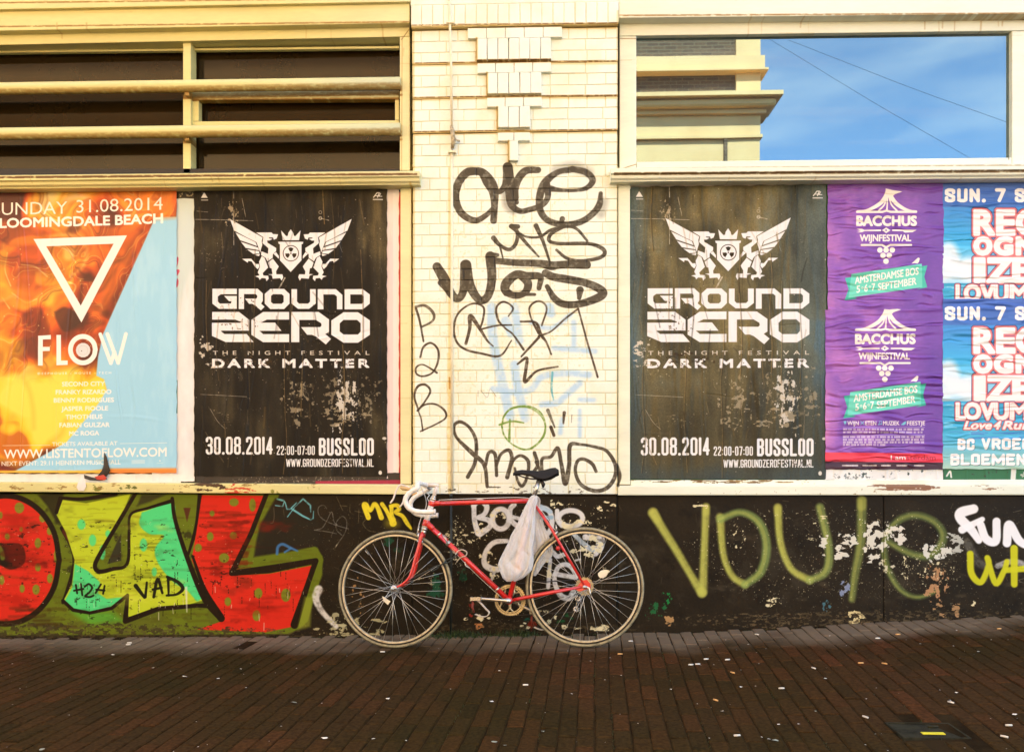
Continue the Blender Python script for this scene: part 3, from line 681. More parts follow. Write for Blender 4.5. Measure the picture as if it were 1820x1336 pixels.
# splashed foot of the wall along its whole length
c.flakes(-600, 1108, 760, 1150, (84, 70, 46), 0.3, 5, 121, 0.6, 2); c.flakes(700, 1100, 1200, 1140, (96, 82, 56), 0.25, 5, 122, 0.5, 2); c.flakes(1150, 1085, 2400, 1130, (104, 88, 60), 0.3, 5, 123, 0.5, 2)
dad_mat = planar_image_mat("painted_plaster", dad, dad.image("low_wall_paint"), 0.5, ((120, 0.35, 0.0015), (22, 0.35, 0.004), (5, 0.3, 0.012)), spec=0.1)

# ---- timber: cream gloss paint, yellow on the left and paler on the right
xa, _ = W(-620, 400, -0.02); xb, _ = W(2440, 400, -0.02); _, zb = W(910, 900, -0.02); _, zt = W(910, -330, -0.02)
tim = Canvas(xa, xb, zb, zt, -0.02, 340, (246, 234, 190))
tx_ = np.arange(tim.w) / tim.res + tim.x0
e = np.clip((tx_ - W(500, 400)[0]) / (W(1160, 400)[0] - W(500, 400)[0]), 0, 1)[None, :, None].astype(np.float32)
tim.img = (1 - e) * np.array([235, 225, 152], np.float32) / 255 + e * np.array([248, 251, 228], np.float32) / 255 + np.zeros_like(tim.img)
n = fbm(tim.h, tim.w, 30, 120, 5, 5)[..., None]; tim.img *= 1.02 - 0.09 * n
n = fbm(tim.h, tim.w, 3, 14, 3, 6)[..., None]; tim.img *= 1.0 - 0.04 * n
c = tim
BR = (150, 108, 44)
def grime(y0, y1, x0, x1, w, a, seed, col=BR):
    for k in range(3): c.stroke([(x0, y0 + k*.6), ((x0 + x1) / 2, (y0 + y1) / 2 + k*.6), (x1, y1 + k*.6)], w, col, a, 1.6, rough=0.95, seed=seed + k)
grime(17, 3, -500, 728, 1.6, .8, 1); grime(55.5, 41, -500, 728, 1.6, .8, 4); grime(33, 26, 1100, 2400, 1.6, .7, 7); grime(172, 164, -500, 711, 3.5, .7, 10); grime(252, 244, -500, 711, 3, .55, 14)
grime(326, 316, -500, 742, 3, .9, 18, (96, 62, 24)); grime(311, 303, -500, 744, 1.2, .5, 22); grime(315, 306, 1090, 2400, 2.5, .8, 26, (110, 80, 36)); grime(304, 298, 1090, 2400, 1.2, .4, 30)
c.stroke([(1100,40),(1101,160),(1099,296)], 1.6, (190,160,100), .7, 1.5); c.stroke([(712,60),(711,300)], 1.6, (180,140,70), .6)
c.stroke([(730,330),(731,600),(731,860)], 3.5, (196,160,70), .7, 3)
c.flakes(-500, -300, 2400, 880, (176, 140, 84), .010, 4, 301, .8, 2.5, 1); c.flakes(-500, -300, 2400, 880, (206, 182, 120), .10, 24, 302, .28, 4, 1, .2); c.flakes(1098, 300, 1125, 862, (180, 150, 96), .05, 5, 303, .7, .5, 1)
r_ = random.Random(12)
for _ in range(90):
    x = r_.uniform(-300, 2200); y = r_.choice((327, 318, 172, 252, 82, 44)) if x < 720 else r_.choice((320, 64, 34)); l = r_.uniform(5, 26)
    if 733 < x < 1098: continue
    c.stroke([(x, y), (x + r_.uniform(-1, 1), y + l)], r_.uniform(1, 3), (176, 140, 76), r_.uniform(.15, .5), 2, rough=.4, seed=_)
for q in ([(711,66),(728,43)], [(711,302),(728,302)], [(1101,64),(1131,64)], [(1131,289),(1101,298)], [(1799,55),(1799,280)], [(1098,862),(1120,862)], [(711,861),(731,861)]): c.stroke(q, 1.5, (120, 92, 46), .75, 1)
for _ in range(70):
    x = r_.uniform(-200, 2000); y = r_.uniform(-60, 900); c.stroke([(x, y), (x + r_.uniform(14, 90), y - r_.uniform(0, 1.4))], r_.uniform(.6, 1.3), (196, 166, 104), r_.uniform(.2, .6), 1, rough=.5, seed=_)
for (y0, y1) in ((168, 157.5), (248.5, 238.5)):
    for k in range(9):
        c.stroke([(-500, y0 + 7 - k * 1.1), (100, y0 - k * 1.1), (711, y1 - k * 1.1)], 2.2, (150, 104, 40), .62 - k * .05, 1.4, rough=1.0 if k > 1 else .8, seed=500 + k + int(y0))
# lower rails: chips, moss green and red overspray, bare brown wood
c.frame(0, 850, 3.033)
for (x0,y0,x1,y1,d,sz,sd,st,col) in ((480,30,560,75,.4,8,1,1.5,(110,112,40)),(640,38,740,70,.55,8,2,1.5,(86,92,30)),(970,28,1240,72,.6,9,3,3,(60,34,18)),(1170,50,1400,82,.6,7,4,3,(206,60,36)),(1450,50,1520,85,.4,7,5,1,(130,128,50)),(1230,18,1290,50,.3,6,6,1,(206,60,36)),
      (-900,5,2250,70,.08,7,7,3,(150,120,60)),(1000,10,2250,32,.16,5,8,4,(130,96,50)),(1620,40,1760,70,.12,8,9,1,(150,148,70))): c.flakes(x0, y0, x1, y1, col, d, sz, sd, 0.9, st)
c.frame(1120, 850, 2.6)
for (x0,y0,x1,y1,d,sz,sd,st,col) in ((1030,34,1500,56,.72,6,11,6,(128,78,44)),(1530,34,1720,54,.4,6,12,5,(140,96,60)),(-50,4,1000,26,.30,4,13,6,(150,116,64)),(0,14,900,24,.42,3,14,8,(96,66,30)),(100,50,1820,80,.02,5,15,1,(150,120,70))): c.flakes(x0, y0, x1, y1, col, d, sz, sd, 0.9, st)
tag_low(tim)
tim.frame()
tim_mat = planar_image_mat("painted_timber", tim, tim.image("timber_paint"), 0.42, ((7, 0.12, 0.006), (70, 0.18, 0.0012)), spec=0.4)
# ================================================================== our side of the street
# ---- brick pillar
pillar = thing("brick_pillar", "cream painted brick pillar with stepped corbels and black marker tags between the two windows", "pillar")
XL = W(733, 500)[0]; XR = W(1098, 500)[0]
def zpx(y): return CAM.z + (HOR - y) * 5.02 / F
Z_BASE = zpx(880); Z_PLAIN = zpx(235)
# mortar backing in steps that follow the projecting bands
bm = bmesh.new()
bm_box(bm, XL + .004, XR - .004, 0.0038, 0.40, Z_BASE - 0.02, zpx(236))
for (ya, yb_, pr) in ((235, 176, 0.012), (175, 116, 0.018), (115, 55, 0.024)):
    bm_box(bm, XL + .003, XR - .003, 0.0038 - pr, 0.0034, zpx(ya) + .001, zpx(yb_))
bm_box(bm, XL + .002, XR - .002, -0.052, 0.003, zpx(53.5), zpx(15))
part("mortar_core", bm, pillar, mortar_mat)
bm = bmesh.new(); bm_box(bm, XL - .004, XR + .004, -0.050, 0.3, zpx(14), zpx(-330), 0.004)
part("plastered_band", bm, pillar, pil_mat)
_bcache = {}
def brick_mesh(w, h, dep, v, jag=0.0):
    key = (round(w, 3), round(h, 3), round(dep, 3), v)
    if key in _bcache: return _bcache[key]
    r = random.Random(int(w * 9000 + h * 700) + v * 17); b = 0.0030
    bm = bmesh.new(); J = lambda s: r.uniform(-s, s)
    fr = [bm.verts.new((sx * (w/2 - b) + J(.0012), J(.0008), sz * (h/2 - b) + J(.0012))) for sx, sz in ((-1,-1),(1,-1),(1,1),(-1,1))]
    ed = [bm.verts.new((sx * w/2 + J(.0012), b * 0.55, sz * h/2 + J(.0012))) for sx, sz in ((-1,-1),(1,-1),(1,1),(-1,1))]
    bk = [bm.verts.new((q.co.x, dep, q.co.z)) for q in ed]
    bm.faces.new(fr)
    for i in range(4):
        j = (i + 1) % 4
        bm.faces.new((ed[i], ed[j], fr[j], fr[i])); bm.faces.new((bk[i], bk[j], ed[j], ed[i]))
    me = mesh_from_bm("brick", bm); me.materials.append(pil_mat)
    _bcache[key] = me
    return me
bricks = []        # (cx, cz, w, h, yface, dep)
JT = 0.0052
def course(x0, x1, z, h, yf, kind, shift):
    x = x0
    unit = 0.2145 if kind == 's' else 0.1140
    first = unit * shift
    cuts = [x0]
    x = x0 + (first if shift else unit)
    while x < x1 - 0.035: cuts.append(x); x += unit
    cuts.append(x1)
    for a, b in zip(cuts[:-1], cuts[1:]):
        if b - a > 0.02: bricks.append(((a+b)/2, z + h/2, b - a - JT, h - JT, yf, 0.016))
nrow = 32; rh = (Z_PLAIN - Z_BASE) / nrow
for i in range(nrow):
    k = 's' if i % 2 else 'h'
    course(XL, XR, Z_BASE + i * rh, rh, 0.0, k, (0, 0, 0, .5)[i % 4] if k == 's' else .5)
for bi, (ya, yb_, pr) in enumerate(((235, 175, 0.012), (175, 115, 0.018), (115, 55, 0.024))):
    h = (zpx(yb_) - zpx(ya)) / 3
    for i in range(3):
        k = 's' if (i + bi) % 2 else 'h'
        course(XL, XR, zpx(ya) + i * h + (0.004 if i == 0 else 0), h - (0.004 if i == 0 else 0), -pr, k, .5 if k == 'h' else (0 if bi else .5))
# soldier course under the plastered band
nS = 19; ws = (XR - XL + .004) / nS
for i in range(nS): bricks.append((XL - .002 + (i + .5) * ws, (zpx(53) + zpx(15)) / 2, ws - .006, zpx(15) - zpx(53) - .004, -0.057, 0.05))
# inverted steps of the corbel
def Xp(px): return W(px, 150, -0.04)[0]
for (ytop, ymid, ybot, wa, wb, na, a, b, n, pr) in ((56, 75, 113, 831, 999, 5, 847, 980, 7, .024), (117, 135, 172, 848, 980, 4, 865, 963, 5, .018), (177, 194, 231, 865, 963, 3, 884, 942, 3, .012), (237, 253, 288, 884, 942, 2, 903, 921, 1, 0)):
    yf = -pr - 0.026
    for i in range(na):
        w_ = (Xp(wb) - Xp(wa)) / na; bricks.append((Xp(wa) + (i + .5) * w_, (zpx(ytop) + zpx(ymid)) / 2, w_ - JT*.7, zpx(ytop) - zpx(ymid) - JT*.7, yf, .03))
    for i in range(n):
        w_ = (Xp(b) - Xp(a)) / n; bricks.append((Xp(a) + (i + .5) * w_, (zpx(ymid) + zpx(ybot)) / 2, w_ - JT*.7, zpx(ymid) - zpx(ybot) - JT*.5, yf - .004, .034))
order = sorted(range(len(bricks)), key=lambda i: -bricks[i][2] * bricks[i][3])
single = set(order[:298])
rest = bmesh.new()
for i, (cx_, cz_, w_, h_, yf, dep) in enumerate(bricks):
    jy = random.uniform(-.0010, .0009)
    if i in single:
        o = link("brick", brick_mesh(w_, h_, dep, random.randint(0, 3)), pillar)
        o.location = (cx_ + random.uniform(-.001, .001), yf + jy, cz_ + random.uniform(-.001, .001))
        o.rotation_euler = (random.uniform(-.008, .008), random.uniform(-.005, .005), random.uniform(-.006, .006))
    else:
        me = brick_mesh(w_, h_, dep, 1); nb = len(rest.verts); rest.from_mesh(me); rest.verts.ensure_lookup_table()
        for v in rest.verts[nb:]: v.co += Vector((cx_, yf + jy, cz_))
o = part("brick", rest, pillar, pil_mat); o['kind'] = 'stuff'

# ---- low wall below everything
low = thing("low_wall", "low black plastered wall at the foot of the shopfront covered in coloured graffiti and flaking paint", "wall")
bm = bmesh.new()
xa_, xb_ = W(-600, 900)[0], W(2420, 900)[0]
bm_box(bm, xa_, XL - .002, 0.006, .4, -.5, zpx(879), .003)
bm_box(bm, XL + .001, XR - .001, -0.004, .4, -.5, Z_BASE - .001, .003)
bm_box(bm, XR + .002, W(1571, 900)[0], 0.005, .4, -.5, zpx(879), .003)
bm_box(bm, W(1571, 900)[0] + .003, xb_, 0.005, .4, -.5, zpx(879), .003)
part("plaster_face", bm, low, dad_mat)
bm = bmesh.new(); bm_box(bm, XL - .001, XR + .001, -0.012, .0, Z_BASE - .001, Z_BASE + .010, .003); part("ledge", bm, low, dad_mat)

# ---- glass
gl_dark, nt, b = new_mat("old_window_glass", 0.08, lin((40, 30, 14)), spec=0.25)
vary(nt, b, lin((36, 25, 8)), 0.4, 3.0, (0.05, 0.04, 0.012)); add_bump(nt, b, 1.2, 0.05, 0.02, 2)
gl_ref = bpy.data.materials.new("mirror_glass"); gl_ref.use_nodes = True; nt = gl_ref.node_tree; nt.nodes.clear()
out = nt.nodes.new("ShaderNodeOutputMaterial"); mx = nt.nodes.new("ShaderNodeMixShader"); mx2 = nt.nodes.new("ShaderNodeMixShader")
gs = nt.nodes.new("ShaderNodeBsdfGlossy"); gs.inputs['Roughness'].default_value = 0.012; gs.inputs['Color'].default_value = (0.64, 0.90, 0.97, 1)
df = nt.nodes.new("ShaderNodeBsdfDiffuse"); df.inputs[0].default_value = (0.012, 0.016, 0.018, 1)
streak_df = nt.nodes.new("ShaderNodeBsdfDiffuse"); streak_df.inputs[0].default_value = (0.6, 0.62, 0.6, 1)  # pale streaks mixed in as colour, standing in for reflections in the pane
mx.inputs[0].default_value = 0.235
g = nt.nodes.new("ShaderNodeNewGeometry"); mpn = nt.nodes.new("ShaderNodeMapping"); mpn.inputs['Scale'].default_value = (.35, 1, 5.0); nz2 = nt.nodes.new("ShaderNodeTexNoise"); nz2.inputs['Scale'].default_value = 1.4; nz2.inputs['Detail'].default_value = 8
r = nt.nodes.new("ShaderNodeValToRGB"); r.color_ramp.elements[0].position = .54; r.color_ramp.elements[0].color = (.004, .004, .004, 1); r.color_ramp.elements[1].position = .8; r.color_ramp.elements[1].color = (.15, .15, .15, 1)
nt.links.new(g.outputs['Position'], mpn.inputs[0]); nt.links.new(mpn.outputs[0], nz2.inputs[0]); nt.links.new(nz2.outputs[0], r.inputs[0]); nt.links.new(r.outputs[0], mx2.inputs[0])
bu = nt.nodes.new("ShaderNodeBump"); bu.inputs['Strength'].default_value = .02; bu.inputs['Distance'].default_value = .01; nz3 = nt.nodes.new("ShaderNodeTexNoise"); nz3.inputs['Scale'].default_value = 1.5
nt.links.new(g.outputs['Position'], nz3.inputs[0]); nt.links.new(nz3.outputs[0], bu.inputs['Height']); nt.links.new(bu.outputs[0], gs.inputs['Normal'])
nt.links.new(df.outputs[0], mx.inputs[1]); nt.links.new(gs.outputs[0], mx.inputs[2]); nt.links.new(mx.outputs[0], mx2.inputs[1]); nt.links.new(streak_df.outputs[0], mx2.inputs[2]); nt.links.new(mx2.outputs[0], out.inputs[0])

def yl(x, y0, y730): return y0 + (y730 - y0) * x / 730.0      # heights on the left drift upwards to the right
def yr_(x, y1100, y1820): return y1100 + (y1820 - y1100) * (x - 1100) / 720.0
FY = 0.02       # face of the frames
GYL, GYR = 0.13, 0.055

# ---- left window
wl = thing("barred_window", "wide cream window with two rounded timber bars across dark glass above the orange poster", "window")
LX = -560
prism("cornice_board", [(LX, yl(LX, -200, -214)), (729, -214), (729, 3), (LX, yl(LX, 17, 3))], -0.055, .4, wl, tim_mat)
prism("cornice_board", [(LX, yl(LX, 17.6, 3.6)), (728, 3.6), (728, 41), (LX, yl(LX, 55, 41))], -0.03, .4, wl, tim_mat, .006)
prism("frame_head", [(LX, yl(LX, 55.6, 41.6)), (728, 41.6), (728, 65), (LX, yl(LX, 80, 65))], FY, .4, wl, tim_mat, .005)
prism("frame_stile", [(710.5, 65.6), (728.5, 65.6), (728.5, 303), (710.5, 303)], FY, .38, wl, tim_mat, .005)
prism("glass_pane", [(LX, 40), (712, 40), (712, 330), (LX, 330)], GYL + .02, GYL + .026, wl, gl_dark, 0)
def vbar(name, x0, x1, y0, y1, yf, yb, par): return prism(name, [(x0, y0), (x1, y0), (x1, y1), (x0, y1)], yf, yb, par, tim_mat, .006)
vbar("mullion", 325, 339, 74, 309, 0.045, .128, wl); vbar("mullion", -345, -331, 84, 320, 0.045, .128, wl)
vbar("glazing_bead", 339.5, 343, 86, 308, .085, .128, wl)
prism("glazing_bead", [(LX, yl(LX, 90, 82)), (709, 82), (709, 86), (LX, yl(LX, 94, 86))], .10, .128, wl, tim_mat, .002)
cs = bmesh.new()
bm_prism(cs, [(342, 164), (709, 161), (709, 176), (342, 178)], .075, .128, .003); bm_prism(cs, [(342, 216), (709, 214), (709, 224), (342, 226)], .076, .128, .003)
bm_prism(cs, [(342, 178.5), (353, 178.5), (353, 215.5), (342, 215.5)], .077, .128, .003); bm_prism(cs, [(702, 176.5), (709, 176.5), (709, 213.5), (702, 213.5)], .077, .128, .003)
part("casement_frame", cs, wl, tim_mat)
for (a, bb, c0, d0, nm) in ((147.5, 168.5, 136.5, 160, "round_bar"), (227.5, 249, 218.5, 241, "round_bar")):
    # heights given at x = 0 and x = 710
    for x0, x1 in ((LX, 712),):
        f = lambda x, p, q: p + (q - p) * x / 710.0
        A_ = W3(x0, (f(x0, a, c0) + f(x0, bb, d0)) / 2, 0.005); B_ = W3(x1, (f(x1, a, c0) + f(x1, bb, d0)) / 2, 0.005)
        bm = bmesh.new(); rr = 10.6 / F * 5.02
        bm_tube(bm, [A_, (A_*2 + B_) / 3, (A_ + B_*2) / 3, B_], rr, 20)
        part(nm, bm, wl, tim_mat, True)
for sx in (332, -338):
    for y0 in (172, 252):
        prism("bar_bracket", [(sx - 4, y0 - 14), (sx + 4, y0 - 14), (sx + 4, y0 - 2), (sx - 4, y0 - 2)], .008, .05, wl, tim_mat, .001)
SILL = [(-0.078, 0), (-0.085, -0.005), (-0.085, -0.034), (-0.076, -0.038), (-0.070, -0.041), (-0.066, -0.058), (-0.056, -0.064), (-0.050, -0.068), (-0.048, -0.074), (0.13, -0.074), (0.13, 0.004)]
bm = bmesh.new(); a_ = W(LX, 309 + 8, -.085); b_ = W(745, 303, -.085); bm_profile(bm, SILL, (a_[0], a_[1]), (b_[0], b_[1])); part("sill", bm, wl, tim_mat)

# ---- left poster board
bl = thing("poster_board", "cream framed poster board under the barred window carrying the orange and the black poster", "board")
bk_mat, nt, b = new_mat("board_black", .6, lin((40, 34, 24))); vary(nt, b, lin((36, 30, 22)), .35, 12, (.4, .38, .3)); add_bump(nt, b, 60, .4, .002)
BY = 0.045
prism("backing_panel", [(LX, 300), (712, 300), (712, 872), (LX, 872)], BY, BY + .02, bl, bk_mat, 0)
prism("frame_stile", [(711.5, 320), (731, 320), (731, 861), (711.5, 861)], FY - .004, .38, bl, tim_mat, .006)
prism("top_rail", [(LX, 325), (711, 316), (711, 331), (LX, 336)], FY + .012, .38, bl, tim_mat, .004)
prism("bottom_rail", [(LX, 853), (734, 861), (734, 878.6), (LX, 870)], -0.028, .38, bl, tim_mat, .007)

# ---- right window
wr = thing("sky_window", "wide cream framed window pane reflecting blue sky and the building opposite", "window")
RX = 2400
prism("cornice_board", [(1100, -214), (RX, -226), (RX, yr_(RX, 32, 25)), (1100, 32)], -0.05, .4, wr, tim_mat, .006)
prism("frame_head", [(1101, 33.5), (RX, yr_(RX, 33.5, 26)), (RX, yr_(RX, 64, 54.5)), (1101, 64)], FY, .4, wr, tim_mat, .005)
prism("frame_stile", [(1101, 64.6), (1131, 64.6), (1131, 300), (1101, 300)], FY + .001, .38, wr, tim_mat, .005)
prism("frame_stile", [(1799, 55.5), (1840, 55.5), (1840, 292), (1799, 292)], FY + .001, .38, wr, tim_mat, .005)
prism("frame_bottom", [(1131.6, 288), (1798.4, 280), (1798.4, 292), (1131.6, 300)], FY + .002, .38, wr, tim_mat, .005)
prism("frame_bottom", [(1840.6, 280), (RX, 272), (RX, 286), (1840.6, 292)], FY + .002, .38, wr, tim_mat, .005)
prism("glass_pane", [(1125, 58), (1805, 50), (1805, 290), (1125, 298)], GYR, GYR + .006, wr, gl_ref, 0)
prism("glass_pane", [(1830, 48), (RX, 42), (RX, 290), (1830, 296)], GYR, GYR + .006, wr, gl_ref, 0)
bm = bmesh.new(); a_ = W(1086, 298, -.085); b_ = W(RX, 292 - 7, -.085); bm_profile(bm, SILL, (a_[0], a_[1]), (b_[0], b_[1])); part("sill", bm, wr, tim_mat)

# ---- right poster board
br_ = thing("poster_board", "pale cream framed poster board under the reflecting window carrying black, purple and blue posters", "board")
gn_mat, nt, b = new_mat("board_green", .5, lin((34, 96, 44))); vary(nt, b, lin((34, 96, 44)), .6, 9, (.16, .14, .1))
prism("backing_panel", [(1112, 300), (RX, 300), (RX, 872), (1112, 872)], BY, BY + .02, br_, gn_mat, 0)
prism("frame_stile", [(1098.5, 318), (1120, 318), (1120, 862), (1098.5, 862)], FY - .003, .38, br_, tim_mat, .006)
prism("top_rail", [(1120.6, 312), (RX, 302), (RX, 312), (1120.6, 320)], FY + .01, .38, br_, tim_mat, .003)
prism("bead", [(1120.6, 853), (RX, 851), (RX, 861), (1120.6, 863)], FY + .008, .38, br_, tim_mat, .005)
prism("bottom_rail", [(1098.5, 863), (RX, 861), (RX, 879), (1098.5, 880)], -0.028, .38, br_, tim_mat, .007)

# ---- thin pipe on the pillar
pm, nt, b = new_mat("painted_pipe", .45, lin((250, 240, 208)))
vary(nt, b, lin((248, 238, 204)), .3, 14, (.5, .36, .14))
cp = thing("conduit_pipe", "thin cream painted conduit running down the left side of the brick pillar", "pipe")
bm = bmesh.new(); bm_tube(bm, [W3(798, -200, -.072), W3(799, 10, -.072), W3(800, 60, -.068), W3(802, 120, -.05), W3(803, 228, -.036)], .0075, 10); part("pipe", bm, cp, pm, True)
bm = bmesh.new(); bm_tube(bm, [W3(803, 262, -.006), W3(803, 500, -.006), W3(803.5, 870, -.006)], .0085, 10); part("pipe", bm, cp, pm, True)
rs_m, nt, b = new_mat("weathered_fitting", .7, lin((190, 170, 130))); vary(nt, b, lin((200, 184, 146)), .8, 60, (.14, .09, .04))
bm = bmesh.new(); bm_tube(bm, [W3(801, 224, -.03), W3(803, 228, -.036), W3(806, 250, -.034), W3(804, 264, -.022)], [.006, .012, .015, .010], 10); part("cable_gland", bm, cp, rs_m, True)
bm = bmesh.new(); bm_tube(bm, [W3(808, 244, -.03), W3(811, 249, -.03), W3(817, 251, -.02)], [.004, .004, .007], 8); part("cable_end", bm, cp, rs_m, True)
for y, yy in ((39, -.075), (269, -.02)):
    x_ = 800 if y < 100 else 803
    bm = bmesh.new(); bm_prism(bm, [(x_ - 7, y - 1.5), (x_ + 7, y - 1.5), (x_ + 7, y + 1.5), (x_ - 7, y + 1.5)], yy - .010, yy + .02, .001); part("pipe_clamp", bm, cp, pm)
# stub of an older downpipe in front of the low wall
ds = thing("old_pipe_stub", "thin grey green metal pipe stub against the black wall behind the bicycle", "pipe")
sm_, nt, b = new_mat("grey_green_metal", .4, lin((70, 84, 84)), metal=.3); vary(nt, b, lin((44, 50, 44)), .7, 30, (.05, .04, .02))
bm = bmesh.new(); bm_tube(bm, [W3(801.5, 880, -.03), W3(801.5, 1000, -.03), W3(801, 1126, -.03)], .0055, 10); part("pipe", bm, ds, sm_, True)
bm = bmesh.new(); bm_tube(bm, [W3(801.5, 878, -.03), W3(801.5, 884, -.03)], .009, 10); part("collar", bm, ds, sm_, True)

# ---- the building above and behind: plain painted wall outside the picture
up = thing("shop_building", "cream painted upper storey of the old shop building above the windows", "building")
cm, nt, b = new_mat("cream_masonry", .6, lin((236, 222, 170))); vary(nt, b, lin((236, 222, 170)), .2, 3); add_bump(nt, b, 40, .3, .003)
bm = bmesh.new(); bm_box(bm, -14, 14, .02, 8, zpx(-330) + .05, 7.2); part("upper_wall", bm, up, cm)
bm = bmesh.new(); bm_box(bm, -14, 14, .42, 8, -.5, zpx(-330) + .048); part("core_wall", bm, up, cm)
for x0, x1 in ((-14, W(LX, 400)[0] - .01), (W(RX, 400)[0] + .01, 14)):
    bm = bmesh.new(); bm_box(bm, x0, x1, -.01, .418, -.5, zpx(-330) + .046); part("side_wall", bm, up, cm)

# ================================================================== the street surface
def brick_rgb(nt, b, fac_sock):
    r = nt.nodes.new("ShaderNodeValToRGB"); e = r.color_ramp.elements
    e[0].position = 0; e[0].color = (.0350, .0210, .0078, 1); e[1].position = 1; e[1].color = (.064, .0280, .0105, 1)
    for p_, cc in ((.35, (.0400, .0230, .0084, 1)), (.65, (.0450, .0245, .0090, 1)), (.88, (.052, .0250, .0092, 1))):
        q = r.color_ramp.elements.new(p_); q.color = cc
    nt.links.new(fac_sock, r.inputs[0])
    g = nt.nodes.new("ShaderNodeNewGeometry"); sp = nt.nodes.new("ShaderNodeSeparateXYZ"); nt.links.new(g.outputs['Position'], sp.inputs[0])
    # broad patches: olive to the left, redder to the right
    n1 = nt.nodes.new("ShaderNodeTexNoise"); n1.inputs['Scale'].default_value = .8; n1.inputs['Detail'].default_value = 3; nt.links.new(g.outputs['Position'], n1.inputs[0])
    m1 = nt.nodes.new("ShaderNodeMixRGB"); m1.blend_type = 'MULTIPLY'; m1.inputs[0].default_value = 1
    r1 = nt.nodes.new("ShaderNodeValToRGB"); r1.color_ramp.elements[0].position = .35; r1.color_ramp.elements[0].color = (.75, .85, .6, 1); r1.color_ramp.elements[1].position = .65; r1.color_ramp.elements[1].color = (1.18, 1.0, .95, 1)
    nt.links.new(n1.outputs[0], r1.inputs[0]); nt.links.new(r.outputs[0], m1.inputs[1]); nt.links.new(r1.outputs[0], m1.inputs[2])
    # fine grain
    n2 = nt.nodes.new("ShaderNodeTexNoise"); n2.inputs['Scale'].default_value = 70; n2.inputs['Detail'].default_value = 6; nt.links.new(g.outputs['Position'], n2.inputs[0])
    m2 = nt.nodes.new("ShaderNodeMixRGB"); m2.blend_type = 'MULTIPLY'; m2.inputs[0].default_value = .8
    r2 = nt.nodes.new("ShaderNodeValToRGB"); r2.color_ramp.elements[0].position = .35; r2.color_ramp.elements[0].color = (.5, .5, .5, 1); r2.color_ramp.elements[1].position = .7; r2.color_ramp.elements[1].color = (1.35, 1.35, 1.35, 1)
    nt.links.new(n2.outputs[0], r2.inputs[0]); nt.links.new(m1.outputs[0], m2.inputs[1]); nt.links.new(r2.outputs[0], m2.inputs[2])
    # paler and greyer towards the wall, ragged edge
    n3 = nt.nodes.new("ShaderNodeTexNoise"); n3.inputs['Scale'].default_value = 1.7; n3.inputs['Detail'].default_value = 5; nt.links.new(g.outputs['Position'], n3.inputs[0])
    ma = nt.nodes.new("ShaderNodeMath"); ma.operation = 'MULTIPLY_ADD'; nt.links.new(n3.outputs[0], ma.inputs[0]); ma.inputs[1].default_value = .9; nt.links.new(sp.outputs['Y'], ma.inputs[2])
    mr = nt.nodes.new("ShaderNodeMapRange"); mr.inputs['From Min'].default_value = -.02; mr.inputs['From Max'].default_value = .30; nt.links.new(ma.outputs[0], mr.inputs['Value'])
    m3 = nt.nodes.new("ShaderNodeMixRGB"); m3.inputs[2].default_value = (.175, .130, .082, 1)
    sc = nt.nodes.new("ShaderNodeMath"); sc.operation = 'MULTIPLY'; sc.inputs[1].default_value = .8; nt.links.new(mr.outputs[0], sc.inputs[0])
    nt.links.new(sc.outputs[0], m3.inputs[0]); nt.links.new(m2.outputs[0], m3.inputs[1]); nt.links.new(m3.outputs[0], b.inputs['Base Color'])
    add_bump(nt, b, 160, .35, .0012); add_bump(nt, b, 28, .4, .003)
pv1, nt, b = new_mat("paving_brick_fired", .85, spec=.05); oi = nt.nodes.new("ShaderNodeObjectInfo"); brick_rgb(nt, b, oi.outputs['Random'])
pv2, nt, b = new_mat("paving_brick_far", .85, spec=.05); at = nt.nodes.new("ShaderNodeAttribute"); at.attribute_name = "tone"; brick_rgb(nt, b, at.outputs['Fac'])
bed_m, nt, b = new_mat("joint_sand", .95, (.02, .014, .008), spec=.03); vary(nt, b, (.030, .019, .008), .8, 5, (.048, .040, .014)); add_bump(nt, b, 120, .6, .003)
# sand bed with the same slopes as the street
bm = bmesh.new(); NX, NY = 70, 40; X0, X1, Y0, Y1 = -6.2, 6.2, -4.6, .05
vv = [[bm.verts.new((X0 + (X1 - X0) * i / NX, Y0 + (Y1 - Y0) * j / NY, zg(X0 + (X1 - X0) * i / NX, Y0 + (Y1 - Y0) * j / NY) - .0050)) for i in range(NX + 1)] for j in range(NY + 1)]
for j in range(NY):
    for i in range(NX): bm.faces.new((vv[j][i], vv[j][i+1], vv[j+1][i+1], vv[j+1][i]))
pave = link("pavement", mesh_from_bm("pavement", bm, True), None, bed_m); tag(pave, "dark brown brick street pavement in front of the shop", kind='structure')
PA = math.radians(4.1); dL = Vector((math.sin(PA), math.cos(PA), 0)); dW = Vector((math.cos(PA), -math.sin(PA), 0))
PL, PW = .205, .0735
plate_q = [G(1592, 1282), G(1668, 1282), G(1708, 1313), G(1624, 1313)]
pcx = sum((p.x for p in plate_q)) / 4; pcy = sum((p.y for p in plate_q)) / 4
holes = [(pcx, pcy, .145, .135), (G(447, 1144).x, G(447, 1144).y, .10, .05), (G(476, 1143).x, G(476, 1143).y, .07, .05)]
cells = []
org = Vector((0, -2.2, 0))
for i in range(-95, 96):
    dr = random.Random(i * 7 + 3); row_off = (i % 2) * .5 + dr.uniform(-.06, .06)
    for j in range(-14, 14):
        c_ = org + dW * (i * PW + .004 * math.sin(j * .7 + i * .21)) + dL * ((j + row_off) * PL)
        if not (X0 + .1 < c_.x < X1 - .1 and Y0 + .12 < c_.y < .035): continue
        if any(abs(c_.x - h[0]) < h[2] and abs(c_.y - h[1]) < h[3] for h in holes): continue
        cells.append(c_)
